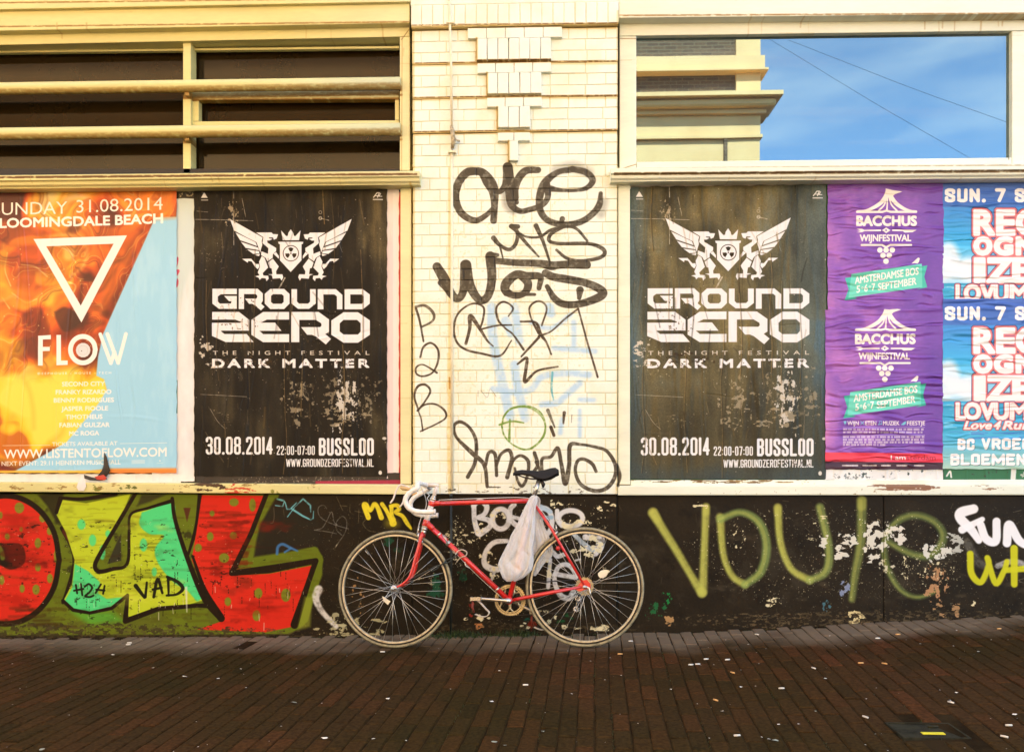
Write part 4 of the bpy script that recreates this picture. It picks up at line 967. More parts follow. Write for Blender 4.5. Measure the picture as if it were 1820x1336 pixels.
def pave_mesh(v, wd=PW - .0050, ln=PL - .0055):
    r = random.Random(v * 13 + 1); bm = bmesh.new(); J = lambda s: r.uniform(-s, s); b_ = .006
    top = [bm.verts.new((sx * (wd/2 - b_) + J(.0015), sy * (ln/2 - b_) + J(.002), J(.0012))) for sx, sy in ((-1,-1),(1,-1),(1,1),(-1,1))]
    rim = [bm.verts.new((sx * wd/2 + J(.0018), sy * ln/2 + J(.002), -.0038)) for sx, sy in ((-1,-1),(1,-1),(1,1),(-1,1))]
    low_ = [bm.verts.new((q.co.x, q.co.y, -.03)) for q in rim]
    bm.faces.new(top)
    for i in range(4):
        j = (i + 1) % 4; bm.faces.new((rim[i], rim[j], top[j], top[i])); bm.faces.new((low_[i], low_[j], rim[j], rim[i]))
    return mesh_from_bm("paving_brick", bm)
pm_v = [pave_mesh(v) for v in range(6)]
for m_ in pm_v: m_.materials.append(pv1)
def cell_mat(c_):
    z = zg(c_.x, c_.y); gx = (zg(c_.x + .05, c_.y) - zg(c_.x - .05, c_.y)) / .1; gy = (zg(c_.x, c_.y + .05) - zg(c_.x, c_.y - .05)) / .1
    return z + random.uniform(-.0018, .0022), (math.atan(gy) + random.uniform(-.012, .012), -math.atan(gx) + random.uniform(-.018, .018), -PA + random.uniform(-.012, .012))
vis = []
for k, c_ in enumerate(cells):
    px, py, dep = project((c_.x, c_.y, zg(c_.x, c_.y)))
    if dep > .5 and -20 < px < 1840 and 1080 < py < 1350: vis.append((dep, k))
vis.sort(); near = set(k for _, k in vis[:298])
verts, faces, tone = [], [], []
for k, c_ in enumerate(cells):
    z, rot = cell_mat(c_); v = random.randint(0, 5)
    if k in near:
        o = link("paving_brick", pm_v[v], pave); o.location = (c_.x, c_.y, z); o.rotation_euler = rot
    else:
        M = Matrix.Translation((c_.x, c_.y, z)) @ (Matrix.Rotation(rot[2], 4, 'Z') @ Matrix.Rotation(rot[1], 4, 'Y') @ Matrix.Rotation(rot[0], 4, 'X'))
        nb = len(verts); me = pm_v[v]; verts += [tuple(M @ q.co) for q in me.vertices]; t_ = random.random()
        for p in me.polygons: faces.append([nb + i for i in p.vertices])
        tone += [t_] * len(me.vertices)
me = bpy.data.meshes.new("paving_brick"); me.from_pydata(verts, [], faces); me.update()
a_ = me.attributes.new("tone", 'FLOAT', 'POINT'); a_.data.foreach_set("value", tone)
o = link("paving_brick", me, pave, pv2); o['kind'] = 'stuff'

# wide ground sheet to the horizon, paved look by material
gm, nt, b = new_mat("far_paving", .8); bt = nt.nodes.new("ShaderNodeTexBrick"); tcn = nt.nodes.new("ShaderNodeTexCoord"); bt.inputs['Scale'].default_value = 5
bt.inputs['Color1'].default_value = (.05, .028, .016, 1); bt.inputs['Color2'].default_value = (.075, .04, .022, 1); bt.inputs['Mortar'].default_value = (.02, .014, .01, 1)
nt.links.new(tcn.outputs['Object'], bt.inputs[0]); nt.links.new(bt.outputs[0], b.inputs['Base Color'])
bm = bmesh.new(); vs = [bm.verts.new(p) for p in ((-300, -300, -.10), (300, -300, -.10), (300, 300, -.10), (-300, 300, -.10))]; bm.faces.new(vs)
tag(link("ground", mesh_from_bm("ground", bm), None, gm), "brick paved ground of the street running on in every direction", kind='structure')

# stop-cock cover set in the bricks
dc = thing("drain_cover", "small dark metal cover with a yellow stripe set in the brick street", "cover")
irn, nt, b = new_mat("cover_iron", .8, (.03, .032, .022), spec=.1); vary(nt, b, (.030, .028, .016), .8, 22, (.05, .04, .02)); add_bump(nt, b, 90, .5, .002)
yp, nt, b = new_mat("yellow_paint", .5, lin((236, 226, 50))); vary(nt, b, lin((236, 224, 40)), .5, 60, (.1, .09, .02))
zc = sum(p.z for p in plate_q) / 4
bm = bmesh.new(); bm_box(bm, pcx - .118, pcx + .118, pcy - .078, pcy + .078, zc - .03, zc - .002, .003); part("plate", bm, dc, irn)
bm = bmesh.new()
for q in ((-.128, .128, .0795, .088), (-.128, .128, -.088, -.0795), (-.128, -.1195, -.079, .079), (.1195, .128, -.079, .079)): bm_box(bm, pcx + q[0], pcx + q[1], pcy + q[2], pcy + q[3], zc - .03, zc + .002, .001)
part("rim", bm, dc, irn)
bm = bmesh.new(); g0, g1 = G(1638, 1303), G(1680, 1303); bm_box(bm, g0.x, g1.x, g0.y - .012, g0.y + .010, zc - .0015, zc + .002, .0008); part("yellow_stripe", bm, dc, yp)
bm = bmesh.new(); bm_tube(bm, [(pcx + .02, pcy + .035, zc + .003), (pcx + .06, pcy + .035, zc + .003)], .005, 6); part("lifting_bar", bm, dc, irn, True)
# ================================================================== posters
def warp_sample(arr, wx, wy):
    h, w = arr.shape[:2]; yy, xx = np.mgrid[0:h, 0:w]
    return arr[np.clip(yy + wy, 0, h-1).astype(int), np.clip(xx + wx, 0, w-1).astype(int)]
def ramp(t, stops):
    xs = [s[0] for s in stops]; return np.stack([np.interp(t, xs, [s[1][k] / 255 for s in stops]) for k in range(3)], -1).astype(np.float32)
def poster_canvas(x0, y0, x1, y1, Y, res=540, base=(255, 255, 255)):
    (a, zb_), (b_, zt_) = W(x0, y1, Y), W(x1, y0, Y)
    zt2 = W(x1, y0, Y)[1]; zb2 = W(x0, y1, Y)[1]
    return Canvas(a, b_, min(zb_, zb2), max(zt_, zt2), Y, res, base)
def crease(cv, n, seed, vert=True, amp=1.0, L=(60, 300), w=(2, 6), wob=6, one_side=True):
    r = random.Random(seed)
    T0, sc0 = cv.T, cv.sc
    cv.frame()
    xa, za, xb, zb_ = cv.x0, cv.z0, cv.x1, cv.z1
    for _ in range(n):
        # work in texels through a light mask of our own
        x = r.uniform(0, cv.w); y = r.uniform(0, cv.h); l = r.uniform(*L) * cv.k; ww = r.uniform(*w) * cv.k; am = amp * r.uniform(.35, 1) * r.choice((1, 1, -1))
        m = int(ww * 4 + wob * cv.k * 2 + 4)
        if vert:
            y0_, y1_ = int(max(0, y - l/2)), int(min(cv.h, y + l/2)); x0_, x1_ = int(max(0, x - m)), int(min(cv.w, x + m))
        else:
            x0_, x1_ = int(max(0, x - l/2)), int(min(cv.w, x + l/2)); y0_, y1_ = int(max(0, y - m)), int(min(cv.h, y + m))
        if x1_ - x0_ < 3 or y1_ - y0_ < 3: continue
        yy, xx = np.mgrid[y0_:y1_, x0_:x1_].astype(np.float32)
        t, s_, c0 = (yy, xx, x) if vert else (xx, yy, y)
        ctr = y if vert else x
        ph = r.uniform(0, 6.3); path = c0 + wob * cv.k * (np.sin((t - ctr) / (l * .35 + 1) + ph) * .6 + np.sin((t - ctr) / (l * .13 + 1) + ph * 2) * .25) + (t - ctr) * r.uniform(-.12, .12)
        d = (s_ - path) / ww
        env = np.clip(1 - ((t - ctr) / (l / 2))**2, 0, 1)
        prof = np.exp(-d*d) - 0.35 * np.exp(-((d - 1.6)**2))
        cv.hgt[y0_:y1_, x0_:x1_] += am * env * prof
    cv.T, cv.sc = T0, sc0
def poster_obj(cv, name, label, group=None, rough=.45, amp=.0022, edge_wave=.003, bump=1.0, mask=None, outline=None, spec=.5, lift=()):
    """paper sheet: a fine wavy mesh with real folds and the print on it"""
    h = cv.hgt; hmax = max(1e-6, np.abs(h).max())
    nx = max(8, int((cv.x1 - cv.x0) / .016)); nz_ = max(8, int((cv.z1 - cv.z0) / .016))
    low_ = fbm(cv.h, cv.w, 120, 120, 3, zlib.crc32(name.encode()) & 255)
    V = []; UV = []
    rr = random.Random(zlib.crc32(label.encode()) & 0xffff)
    for j in range(nz_ + 1):
        for i in range(nx + 1):
            u, v = i / nx, j / nz_
            X = cv.x0 + (cv.x1 - cv.x0) * u; Zz = cv.z0 + (cv.z1 - cv.z0) * v
            if i in (0, nx): X += .0016 * math.sin(j * .9 + i) + .001 * rr.uniform(-1, 1)
            if j in (0, nz_): Zz += .0014 * math.sin(i * .8 + j) + .001 * rr.uniform(-1, 1)
            ti, tj = min(cv.w - 1, int(u * cv.w)), min(cv.h - 1, int(v * cv.h))
            dy = -amp * .9 * float(np.clip(h[tj, ti], -1, 1.5)) - .003 * (float(low_[tj, ti]) - .3)
            for (lu, lv, rad, am) in lift:
                dd = math.hypot((u - lu) * (cv.x1 - cv.x0), (v - lv) * (cv.z1 - cv.z0)) / rad
                if dd < 1: dy -= am * (1 - dd)**2
            V.append((X, cv.Y + dy, Zz)); UV.append((u, v))
    Fc = [(j*(nx+1)+i, j*(nx+1)+i+1, (j+1)*(nx+1)+i+1, (j+1)*(nx+1)+i) for j in range(nz_) for i in range(nx)]
    if outline is not None:
        Fc = [f for f in Fc if outline(*[sum(UV[q][k] for q in f) / 4 for k in (0, 1)])]
    me = bpy.data.meshes.new(name); me.from_pydata(V, [], Fc); me.update()
    uvl = me.uv_layers.new(name="print")
    lu = np.array([UV[l.vertex_index] for l in me.loops], np.float32); uvl.data.foreach_set("uv", lu.ravel())
    for p in me.polygons: p.use_smooth = True
    m, nt, b = new_mat(name + "_print", rough, spec=spec)
    t = nt.nodes.new("ShaderNodeTexImage"); t.image = cv.image(name + "_print"); t.extension = 'EXTEND'; nt.links.new(t.outputs[0], b.inputs['Base Color'])
    th_ = nt.nodes.new("ShaderNodeTexImage"); th_.image = cv.image(name + "_folds", np.clip(h / 3 + .5, 0, 1), True); th_.extension = 'EXTEND'
    bu = nt.nodes.new("ShaderNodeBump"); bu.inputs['Strength'].default_value = bump; bu.inputs['Distance'].default_value = .021
    nt.links.new(th_.outputs[0], bu.inputs['Height']); nt.links.new(bu.outputs[0], b.inputs['Normal'])
    add_bump(nt, b, 35, .25, .0015)
    o = link(name, me, None, m); tag(o, label, "poster", group)
    return o

# ---------------------------------------------------------------- black festival poster (drawn once in the left poster's pixels)
GZW = (240, 238, 234)
def gz_art(c, post, seed, brown):
    c.frame(400, 380, 7.583, post)
    WHT = GZW
    half = [
        [(62,75),(505,325),(492,372),(500,425),(480,490),(474,535),(452,470),(420,388),(300,330),(120,232)],
        [(135,255),(408,388),(432,442),(202,362)], [(210,382),(445,462),(458,497),(276,466)], [(295,486),(455,508),(460,542),(376,546)], [(396,560),(470,545),(455,576)],
        [(415,258),(625,258),(645,280),(712,282),(692,340),(655,356),(645,326),(590,326),(592,336),(640,345),(602,366),(566,368),(572,397),(687,467),(685,512),(642,550),(640,600),(570,647),(545,600),(482,562),(488,510),(577,545),(582,470),(502,400),(515,322)],
        [(650,545),(685,520),(722,572),(722,612)],
        [(492,575),(532,600),(578,730),(505,805),(515,835),(580,840),(586,880),(556,914),(545,875),(490,870),(465,897),(450,865),(398,846),(462,834),(438,795),(468,715),(455,652)],
        [(642,610),(722,715),(686,780),(690,820),(770,820),(782,860),(760,907),(740,872),(640,880),(630,838),(578,820),(636,816),(624,740),(600,735),(574,662)],
        [(228,612),(350,610),(415,682),(455,680),(462,716),(438,752),(400,718),(358,648),(312,640),(305,666)]]
    for pl in half:
        c.poly(pl, WHT, 1, 1.0); c.poly([(1766 - x, y) for x, y in pl], WHT, 1, 1.0)
    c.poly([(752,228),(820,305),(842,302),(850,262),(883,215),(916,262),(926,302),(946,305),(1015,228),(995,362),(775,362)], WHT)
    c.poly([(712,382),(1052,382),(1046,410),(1028,416),(1028,632),(883,790),(736,632),(736,416),(720,410)], WHT)
    dk = (52, 42, 26)
    c.ring(885, 538, 104, 104, 10, dk, 1, 1.2)
    for a0 in (90, 210, 330):
        a1, a2 = math.radians(a0 - 28), math.radians(a0 + 28)
        c.poly([(885 + r0*math.cos(t), 538 - r0*math.sin(t)) for r0, t in ((26,a1),(76,a1),(80,(a1+a2)/2),(76,a2),(26,a2))], dk)
    c.disc(885, 538, 10, dk)
    c.frame(365, 500, 5.871, post)
    for pl, hl in (([(72,80),(327,80),(327,138),(160,138),(130,160),(130,215),(150,235),(265,235),(272,212),(245,210),(195,156),(327,156),(327,290),(140,290),(72,236)], None),
        ([(347,80),(545,80),(598,130),(598,205),(580,236),(616,268),(578,306),(515,255),(490,238),(455,238),(410,183),(530,183),(540,168),(538,150),(522,136),(402,136),(402,292),(347,292)], None),
        ([(675,82),(820,82),(877,135),(877,235),(820,292),(675,292),(617,235),(617,135)], [(705,138),(795,138),(815,155),(815,218),(795,237),(705,237),(683,218),(683,155)]),
        ([(897,85),(955,85),(955,215),(975,235),(1070,235),(1090,215),(1090,85),(1150,85),(1150,235),(1080,290),(965,290),(897,235)], None),
        ([(1170,85),(1360,85),(1428,145),(1428,295),(1370,295),(1370,160),(1345,140),(1230,140),(1230,295),(1170,295)], None),
        ([(1450,85),(1640,85),(1713,140),(1713,236),(1640,295),(1450,295)], [(1510,140),(1630,140),(1648,160),(1648,220),(1630,238),(1510,238)]),
        ([(70,322),(350,322),(457,405),(457,517),(175,517),(160,522),(200,552),(430,552),(502,636),(210,636),(68,572),(68,435),(365,435),(370,425),(310,402),(70,402)], None),
        ([(600,322),(872,322),(872,402),(640,402),(575,433),(725,433),(792,519),(562,519),(602,553),(872,553),(872,637),(600,637),(478,560),(478,405)], None),
        ([(893,322),(1180,322),(1288,400),(1288,530),(1250,553),(1310,603),(1255,661),(1150,577),(1110,560),(1060,560),(995,480),(1195,480),(1210,465),(1206,440),(1150,405),(978,405),(978,637),(893,637)], None),
        ([(1440,325),(1590,325),(1714,410),(1714,560),(1590,643),(1440,643),(1312,560),(1312,410)], [(1440,405),(1580,405),(1618,440),(1618,525),(1590,557),(1440,557),(1400,525),(1400,440)])):
        c.poly(pl, WHT, 1, 1.0, holes=[hl] if hl else ())
    for st, a_, b_ in (("THE", 78, 325), ("NIGHT", 443, 885), ("FESTIVAL", 1000, 1714)): c.text(st, a_, b_, 768, 42, (214, 204, 186), bold=.03, space=1.9)
    for st, a_, b_ in (("DARK", 70, 675), ("MATTER", 803, 1712)): c.text(st, a_, b_, 904, 96, WHT, bold=.075, space=1.35)
    c.frame(340, 770, 4.789, post)
    c.block("30.08.2014", 122, 693, 181, 152, WHT, 21, 10); c.block("22:00-07:00", 725, 1050, 184, 78, WHT, 10, 6)
    c.block("BUSSLOO", 1083, 1552, 190, 150, WHT, 23, 9); c.block("WWW.GROUNDZEROFESTIVAL.NL", 805, 1552, 285, 68, WHT, 9, 3.5)
    c.frame(330, 310, 2.302, post)
    c.poly([(75,75),(90,98),(62,98)], WHT); c.disc(76, 86, 6, WHT); c.stroke([(64,107),(90,107)], 3.5, WHT, .8)
    c.stroke([(768,96),(782,78),(792,78),(784,96)], 4, WHT, 1, 1.2, smooth=False); c.stroke([(775,90),(792,90)], 3, WHT); c.stroke([(797,80),(790,92),(802,92)], 3, WHT, 1, 1.2, smooth=False); c.stroke([(767,105),(804,105)], 4.5, WHT, .85)
def gz_wear_shade(c, post, seed):
    r = random.Random(seed)
    c.frame(330, 310, 2.302, post)
    DU = (176, 160, 128)
    for (x0,y0,x1,y1,d,sz,a,st,col) in ((600,780,710,1070,.6,18,.9,.7,(222,214,198)),(370,800,540,1070,.42,18,.7,1,DU),(480,940,760,1060,.40,14,.75,2,DU),(690,780,830,1050,.3,14,.6,1,DU),(540,790,660,1000,.3,12,.6,.8,DU),(40,650,120,790,.5,12,.9,1.3,(220,210,190)),(30,760,180,800,.3,8,.9,2,(220,210,190)),
        (160,110,215,200,.6,12,.7,.7,(206,186,150)),(40,280,120,420,.10,8,.5,1,DU),(60,930,260,1060,.06,8,.5,2,DU),(300,700,420,900,.06,8,.6,1,DU),(620,1120,660,1180,.1,6,.6,1,DU),(480,660,560,800,.08,10,.6,1,DU)):
        c.flakes(x0, y0, x1, y1, col, d, sz, seed + int(x0), a, st, .5)
    # print scuffed off the lettering
    c.flakes(110, 470, 330, 690, (70, 54, 28), .05, 8, seed + 5, .8); c.flakes(110, 720, 420, 800, (60, 46, 26), .22, 7, seed + 6, .95, 1.5); c.flakes(560, 740, 760, 800, (60, 46, 26), .14, 6, seed + 7, .9); c.flakes(600, 1160, 780, 1200, (60, 46, 26), .2, 5, seed + 8, .8)
    for p, w in (([(195,55),(196,100)], 3), ([(195,150),(196,290)], 2.5), ([(40,186),(160,188),(275,192)], 2), ([(45,152),(90,156)], 1.5), ([(545,180),(585,190)], 2.5), ([(60,900),(160,905),(250,910)], 1.5), ([(380,470),(405,425)], 6), ([(230,100),(245,175)], 2), ([(600,210),(640,320)], 1), ([(100,960),(130,1010),(160,1040)], 1.5)):
        c.stroke(p, w, (216, 206, 186), .8, 1.2, rough=.5)
    c.ring(550, 157, 6, 6, 2, (200,190,170), .8); c.ring(550, 181, 6, 6, 2.5, (214,204,184), .9)
    for _ in range(120):
        x = r.uniform(40, 820); y = r.uniform(60, 1220); c.disc(x, y, r.uniform(.8, 2.4), (214, 204, 184), r.uniform(.3, .9))
    for _ in range(60):
        x = r.uniform(60, 800); y = r.uniform(60, 1200); c.stroke([(x, y), (x + r.uniform(-4, 4), y + r.uniform(10, 50))], r.uniform(.8, 1.6), (170, 156, 124), r.uniform(.2, .6), rough=.6, seed=_)
    for x in (128, 190, 285, 405, 478, 600, 640, 720, 260, 90, 560):  # worn crease lines, with the shade of the folds painted beside them
        q = [(x + r.uniform(-8, 8), 60 + k * 130 + r.uniform(-20, 20)) for k in range(10)]; q = q[r.randint(0, 5):][:r.randint(2, 6)]
        if len(q) > 1: c.stroke(q, r.uniform(1.6, 3.6), (164, 134, 80), r.uniform(.4, .8), 2.2, rough=.5, seed=x); c.stroke([(a + 3, b) for a, b in q], r.uniform(2, 5), (28, 22, 12), .4, 3)
    for _ in range(70):  # soft light and dark of the folds painted into the print
        x = r.uniform(45, 815); y = r.uniform(60, 1100); l = r.uniform(20, 140); k = r.uniform(-.25, .25) + (.6 if r.random() < .12 else 0)
        q = [(x, y), (x + k * l * .5 + r.uniform(-3, 3), y + l * .5), (x + k * l, y + l)]
        c.stroke(q, r.uniform(2, 6), (112, 88, 46) if _ % 2 else (24, 19, 11), r.uniform(.15, .45), 4)
        if _ % 3 == 0: c.stroke([(a + 2, b) for a, b in q], 1.2, (190, 170, 128), r.uniform(.3, .7), 1.2, rough=.7, seed=_)
    for (x0,y0,x1,y1,d,a) in ((360,780,580,1070,.5,.48),(540,760,830,1060,.5,.5),(590,770,710,1060,.5,.5),(30,620,280,960,.4,.34),(100,80,280,250,.45,.4),(300,600,800,800,.3,.25),(40,200,220,460,.4,.26),(60,900,400,1100,.3,.22),(600,80,830,420,.4,.14)):
        c.flakes(x0, y0, x1, y1, (182, 164, 128), d, 34, seed + int(x0 * 3), a, .8, .8, .28)
        c.flakes(x0, y0, x1, y1, (196, 180, 148), d * .35, 7, seed + int(x0 * 5), a * 2, 1, .8)
    c.disc(795, 1220, 7, (226, 220, 206), .95, 1.5, 9); c.disc(812, 1080, 9, (226, 220, 206), .9, 2, 6)
def gz_poster(x0, y0, x1, y1, post, blue, seed, label):
    c = poster_canvas(x0, y0, x1, y1, .034)
    h, w = c.h, c.w
    st = fbm(h, w, 300, 26, 5, seed); bl = fbm(h, w, 160, 90, 4, seed + 1)
    yy, xx = np.mgrid[0:h, 0:w]; u = xx / w; v = yy / h
    if blue:
        st = st * .30 + bl * .70
        t = np.clip(st * 1.1 + .25 - .4 * (v < .22) * (1 - v / .22) + .1*np.sin(u*9), 0, 1)
        base = ramp(np.clip((st - .25) * 1.7, 0, 1), ((0, (62, 58, 42)), (.35, (100, 92, 62)), (.7, (134, 120, 78)), (1, (160, 144, 98))))
        bluec = np.array([72, 104, 124], np.float32) / 255
        mb = np.clip(sstep(.62, 1.0, u) * .6 + sstep(.12, 0, u) * .75 + sstep(.6, .8, bl) * .3 + sstep(.07, 0, v) * .6, 0, .85) * (0.35 + .8 * st)
        base = base * (1 - mb[..., None]) + bluec * mb[..., None]
        dk = sstep(.5, .1, v) * (.25 + .4 * bl); base = base * (1 - dk[..., None]) + np.array([44, 40, 28], np.float32) / 255 * dk[..., None]
    else:
        base = ramp(np.clip((st * .35 + bl * .65 - .46) * 2.0 + .42 * sstep(.62, .98, u) * sstep(.3, .85, v) * (.3 + st), 0, 1), ((0, (32, 27, 18)), (.3, (44, 38, 26)), (.6, (68, 60, 40)), (1, (112, 96, 60))))
    g_ = fbm(h, w, 3, 3, 2, seed + 3)[..., None]; base *= .88 + .24 * g_
    c.img[:] = base
    gz_art(c, post, seed, not blue); gz_wear_shade(c, post, seed)
    crease(c, 60, seed + 9, True, .75, (60, 420), (1.4, 3.6), 7); crease(c, 26, seed + 10, True, .8, (90, 260), (3, 8), 8); crease(c, 14, seed + 11, False, .4, (20, 80), (1.5, 3), 3)
    # drapes under the loose top edge
    nb = fbm(h, w, 70, 22, 3, seed + 12); c.hgt += (sstep(.8, 1, v) * (nb - .5) * 3.0).astype(np.float32)
    return poster_obj(c, "poster", label, "black festival posters", .6, .0026, bump=.9, spec=.16)
gz_poster(345, 333, 688, 846, None, False, 100, "black poster with white winged crest in the left board beside the orange poster")
gz_post = lambda a, b: (1150.8 + (a - 377.3) * 1.0275, 512.8 + (b - 513.6) * 1.0085 - (a - 377) * .003)
gz_poster(1121, 328, 1468, 851, gz_post, True, 140, "faded olive and blue poster with white winged crest in the right board")

# ---------------------------------------------------------------- paper left behind the black poster
def sheet(x0, y0, x1, y1, Y, col, label, seed, paint=None, outline=None, cat="paper", name="paper_sheet"):
    c = poster_canvas(x0, y0, x1, y1, Y, 400, col)
    n_ = fbm(c.h, c.w, 30, 20, 4, seed)[..., None]; c.img *= .93 + .09 * n_
    c.frame()
    if paint: paint(c)
    crease(c, 14, seed, True, .5, (40, 200), (1.5, 4), 3)
    o = poster_obj(c, name, label, None, .6, .0015, outline=outline, bump=.7); o['category'] = cat
    return o
def p_pale(c):
    c.poly([(300,350),(350,350),(350,470),(300,600)], (206, 222, 216), .9, 30)
    for p in ([(309,462),(315,460),(313,472),(308,478)], [(308,484),(317,482),(313,490)], [(309,492),(315,500),(313,510),(309,505)]): c.stroke(p, 4, (226, 70, 90), .9)
    c.poly([(312,676),(315,676),(315,735),(312,735)], (30, 84, 60), .9)
sheet(270, 353, 346, 855, .040, (240, 239, 236), "white sheet with pale blue top sticking out between orange and black posters", 300, p_pale)
sheet(-300, 842, 322, 858, .0405, (240, 237, 230), "white paper edge showing below the orange poster", 305)
def p_pink(c): c.poly([(688,430),(698,430),(698,850),(688,850)], (244, 212, 206), .95, 2); c.poly([(698,330),(712,330),(712,850),(699,850)], (238, 230, 222), .9, 2)
sheet(640, 330, 709, 850, .0395, (240, 226, 216), "white and pink paper strip along the right edge of the black poster", 310, p_pink)
sheet(690, 342, 712.5, 864, .0425, (214, 48, 44), "narrow red paper edge at the right end of the left board", 315)
def p_blk(c):
    c.flakes(350, 845, 712, 862, (180, 170, 150), .08, 4, 3, .8); c.poly([(560,855),(712,853),(712,862),(560,862)], (170, 26, 60), .9, 2)
sheet(349, 840, 711, 861, .0385, (52, 42, 30), "dark paper strip with crimson edge below the black poster", 320, p_blk)
def p_blk2(c): c.flakes(300, 336, 350, 352, (180, 166, 130), .3, 5, 4, .9)
sheet(296, 336, 352, 353, .042, (44, 36, 22), "short black paper remnant above the pale sheet beside the orange poster", 325, p_blk2)
sheet(1119, 321, 1463, 336, .038, (240, 226, 212), "white paper strip showing above the faded olive poster", 330)

# ---------------------------------------------------------------- orange poster
c = poster_canvas(-52, 331, 314, 840, .031)
h, w = c.h, c.w
n1 = fbm(h, w, 150, 150, 3, 401, .4); n2 = fbm(h, w, 150, 150, 3, 402, .4); n3 = fbm(h, w, 190, 150, 2, 403, .3)
f_ = warp_sample(n3, (n1 - .5) * 300, (n2 - .5) * 300); rid = 1 - np.abs(f_ - .5) * 7; rid = np.clip(rid, 0, 1) * .5
g_ = warp_sample(fbm(h, w, 150, 120, 2, 404, .3), (n2 - .5) * 300, (n1 - .5) * 300)
t = np.clip(f_ * 1.0 + .30 * rid - .25 * (g_ < .42) * (0.42 - g_) * 6 + .10, 0, 1)
yy, xx = np.mgrid[0:h, 0:w]; u = xx / w; v = yy / h
c.img[:] = ramp(np.clip((t - .28) * 1.75, 0, 1), ((0, (84, 22, 6)), (.18, (150, 44, 8)), (.38, (214, 82, 12)), (.6, (240, 128, 20)), (.82, (250, 176, 52)), (1, (255, 228, 150))))
c.frame(0, 570, 4.453)
# red-orange sleeve towards the right, yellow folds below
box, M = c.poly_mask([[(-400,350),(180,440),(350,430),(560,360),(690,370),(760,330),(775,385),(840,420),(858,500),(830,700),(770,800),(700,850),(660,920),(600,1005),(350,1005),(280,1090),(130,1160),(-20,1100),(-400,1120)]], 30)
xa_, ya_, xb__, yb__ = box
yel = ramp(np.clip((t - .2) * 1.9, 0, 1), ((0, (206, 110, 14)), (.2, (236, 170, 24)), (.4, (248, 204, 36)), (1, (252, 226, 80))))
mm = M[..., None] * sstep(-.1, .5, np.ones_like(M))[..., None]
c.img[ya_:yb__, xa_:xb__] = c.img[ya_:yb__, xa_:xb__] * (1 - mm) + yel[ya_:yb__, xa_:xb__] * mm
for p, w_ in (([(180,450),(230,550),(260,700),(265,850)], 12), ([(0,950),(40,850),(100,760)], 40), ([(400,960),(480,900),(520,800)], 34)): c.stroke(p, w_, (226, 140, 20), .35, 26)
c.poly([(-400,130),(100,130),(190,200),(170,300),(80,390),(-400,420)], (244, 184, 34), .75, 30, True)
c.frame(0, 320, 4.772)
BLU = (158, 214, 238)
c.poly([(1316,318),(1900,300),(1900,2600),(-300,2600),(-300,2540),(100,2480),(560,2225),(830,1900),(905,1780),(880,1690),(815,1660),(830,1500),(870,1310)], BLU, 1, 5)
box, M = c.poly_mask([[(1316,318),(1900,300),(1900,2600),(1300,2600),(870,1310)]], 20)
nb = fbm(h, w, 90, 26, 4, 410)[box[1]:box[3], box[0]:box[2]]
if M.size: c.blend(box, M * sstep(.45, .8, nb), (176, 224, 242), .6)
c.poly([(900,40),(1480,0),(1480,316),(1310,330),(1180,330)], (238, 128, 26), .85, 26)
c.poly([(-300,340),(500,380),(760,520),(740,760),(560,900),(330,1010),(100,1110),(-300,1090)], (214, 96, 16), .55, 24, True)
c.poly([(30,600),(120,500),(330,470),(560,470),(700,540),(730,680),(600,820),(420,920),(260,980),(120,900),(40,760)], (232, 120, 20), .8, 10, True)
c.poly([(60,640),(180,560),(360,560),(420,650),(330,740),(160,720),(90,800)], (196, 66, 12), .75, 14, True)
c.poly([(160,720),(330,740),(420,690),(560,830),(420,920),(300,950),(170,890),(110,790)], (176, 60, 12), .5, 30, True)
c.poly([(420,560),(600,540),(700,620),(640,760),(520,810),(440,700)], (240, 140, 30), .85, 14, True); c.poly([(540,570),(640,600),(600,680),(540,660)], (252, 196, 90), .8, 14, True)
c.poly([(300,780),(480,780),(560,860),(420,900),(310,880)], (236, 150, 30), .75, 10, True)
c.poly([(650,430),(760,400),(1180,420),(1100,700),(900,1100),(800,1290),(760,1000),(860,800),(780,560)], (232, 110, 20), .7, 22, True)
c.poly([(700,860),(860,880),(850,1000),(760,1120),(700,1040)], (206, 80, 14), .8, 12, True)
c.stroke([(30,560,30),(10,760,50),(60,960,60),(200,1080,50),(330,1010,30)], 40, (250, 190, 70), .55, 22)
c.stroke([(430,480,20),(600,470,30),(730,560,30),(710,720,26),(600,820,20)], 26, (252, 206, 110), .6, 14)
c.stroke([(400,1130,40),(560,1010,50),(680,850,40)], 40, (240, 140, 30), .7, 16)
for q_ in ([(60,620,8),(40,760,10),(90,900,8)], [(180,720,6),(300,740,12),(400,820,8)], [(470,560,8),(580,600,14),(640,700,8)], [(560,860,8),(640,900,12),(600,1000,8)], [(100,960,8),(220,1040,12),(310,1010,6)], [(620,1100,6),(700,1150,8)], [(20,1000,10),(80,1090,10)]): c.stroke(q_, 8, (255, 222, 150), .75, 5)
c.stroke([(560,170,50),(660,140,60),(740,160,40)], 40, (230, 214, 190), .55, 24)
c.poly([(-20,600),(60,620),(40,800),(120,980),(300,1040),(180,1100),(20,1020),(-60,860)], (240, 150, 24), .7, 10, True)
c.poly([(460,1120),(560,1080),(700,1180),(560,1290),(480,1200)], (60, 18, 6), .75, 9, True); c.poly([(180,1150),(330,1080),(430,1300),(400,1500),(230,1480)], (100, 34, 8), .5, 12, True)
c.poly([(600,330),(690,380),(640,450),(580,420)], (90, 34, 14), .7, 14, True); c.poly([(240,330),(310,320),(330,370),(250,380)], (110, 44, 16), .6, 14, True)
r_ = random.Random(3)
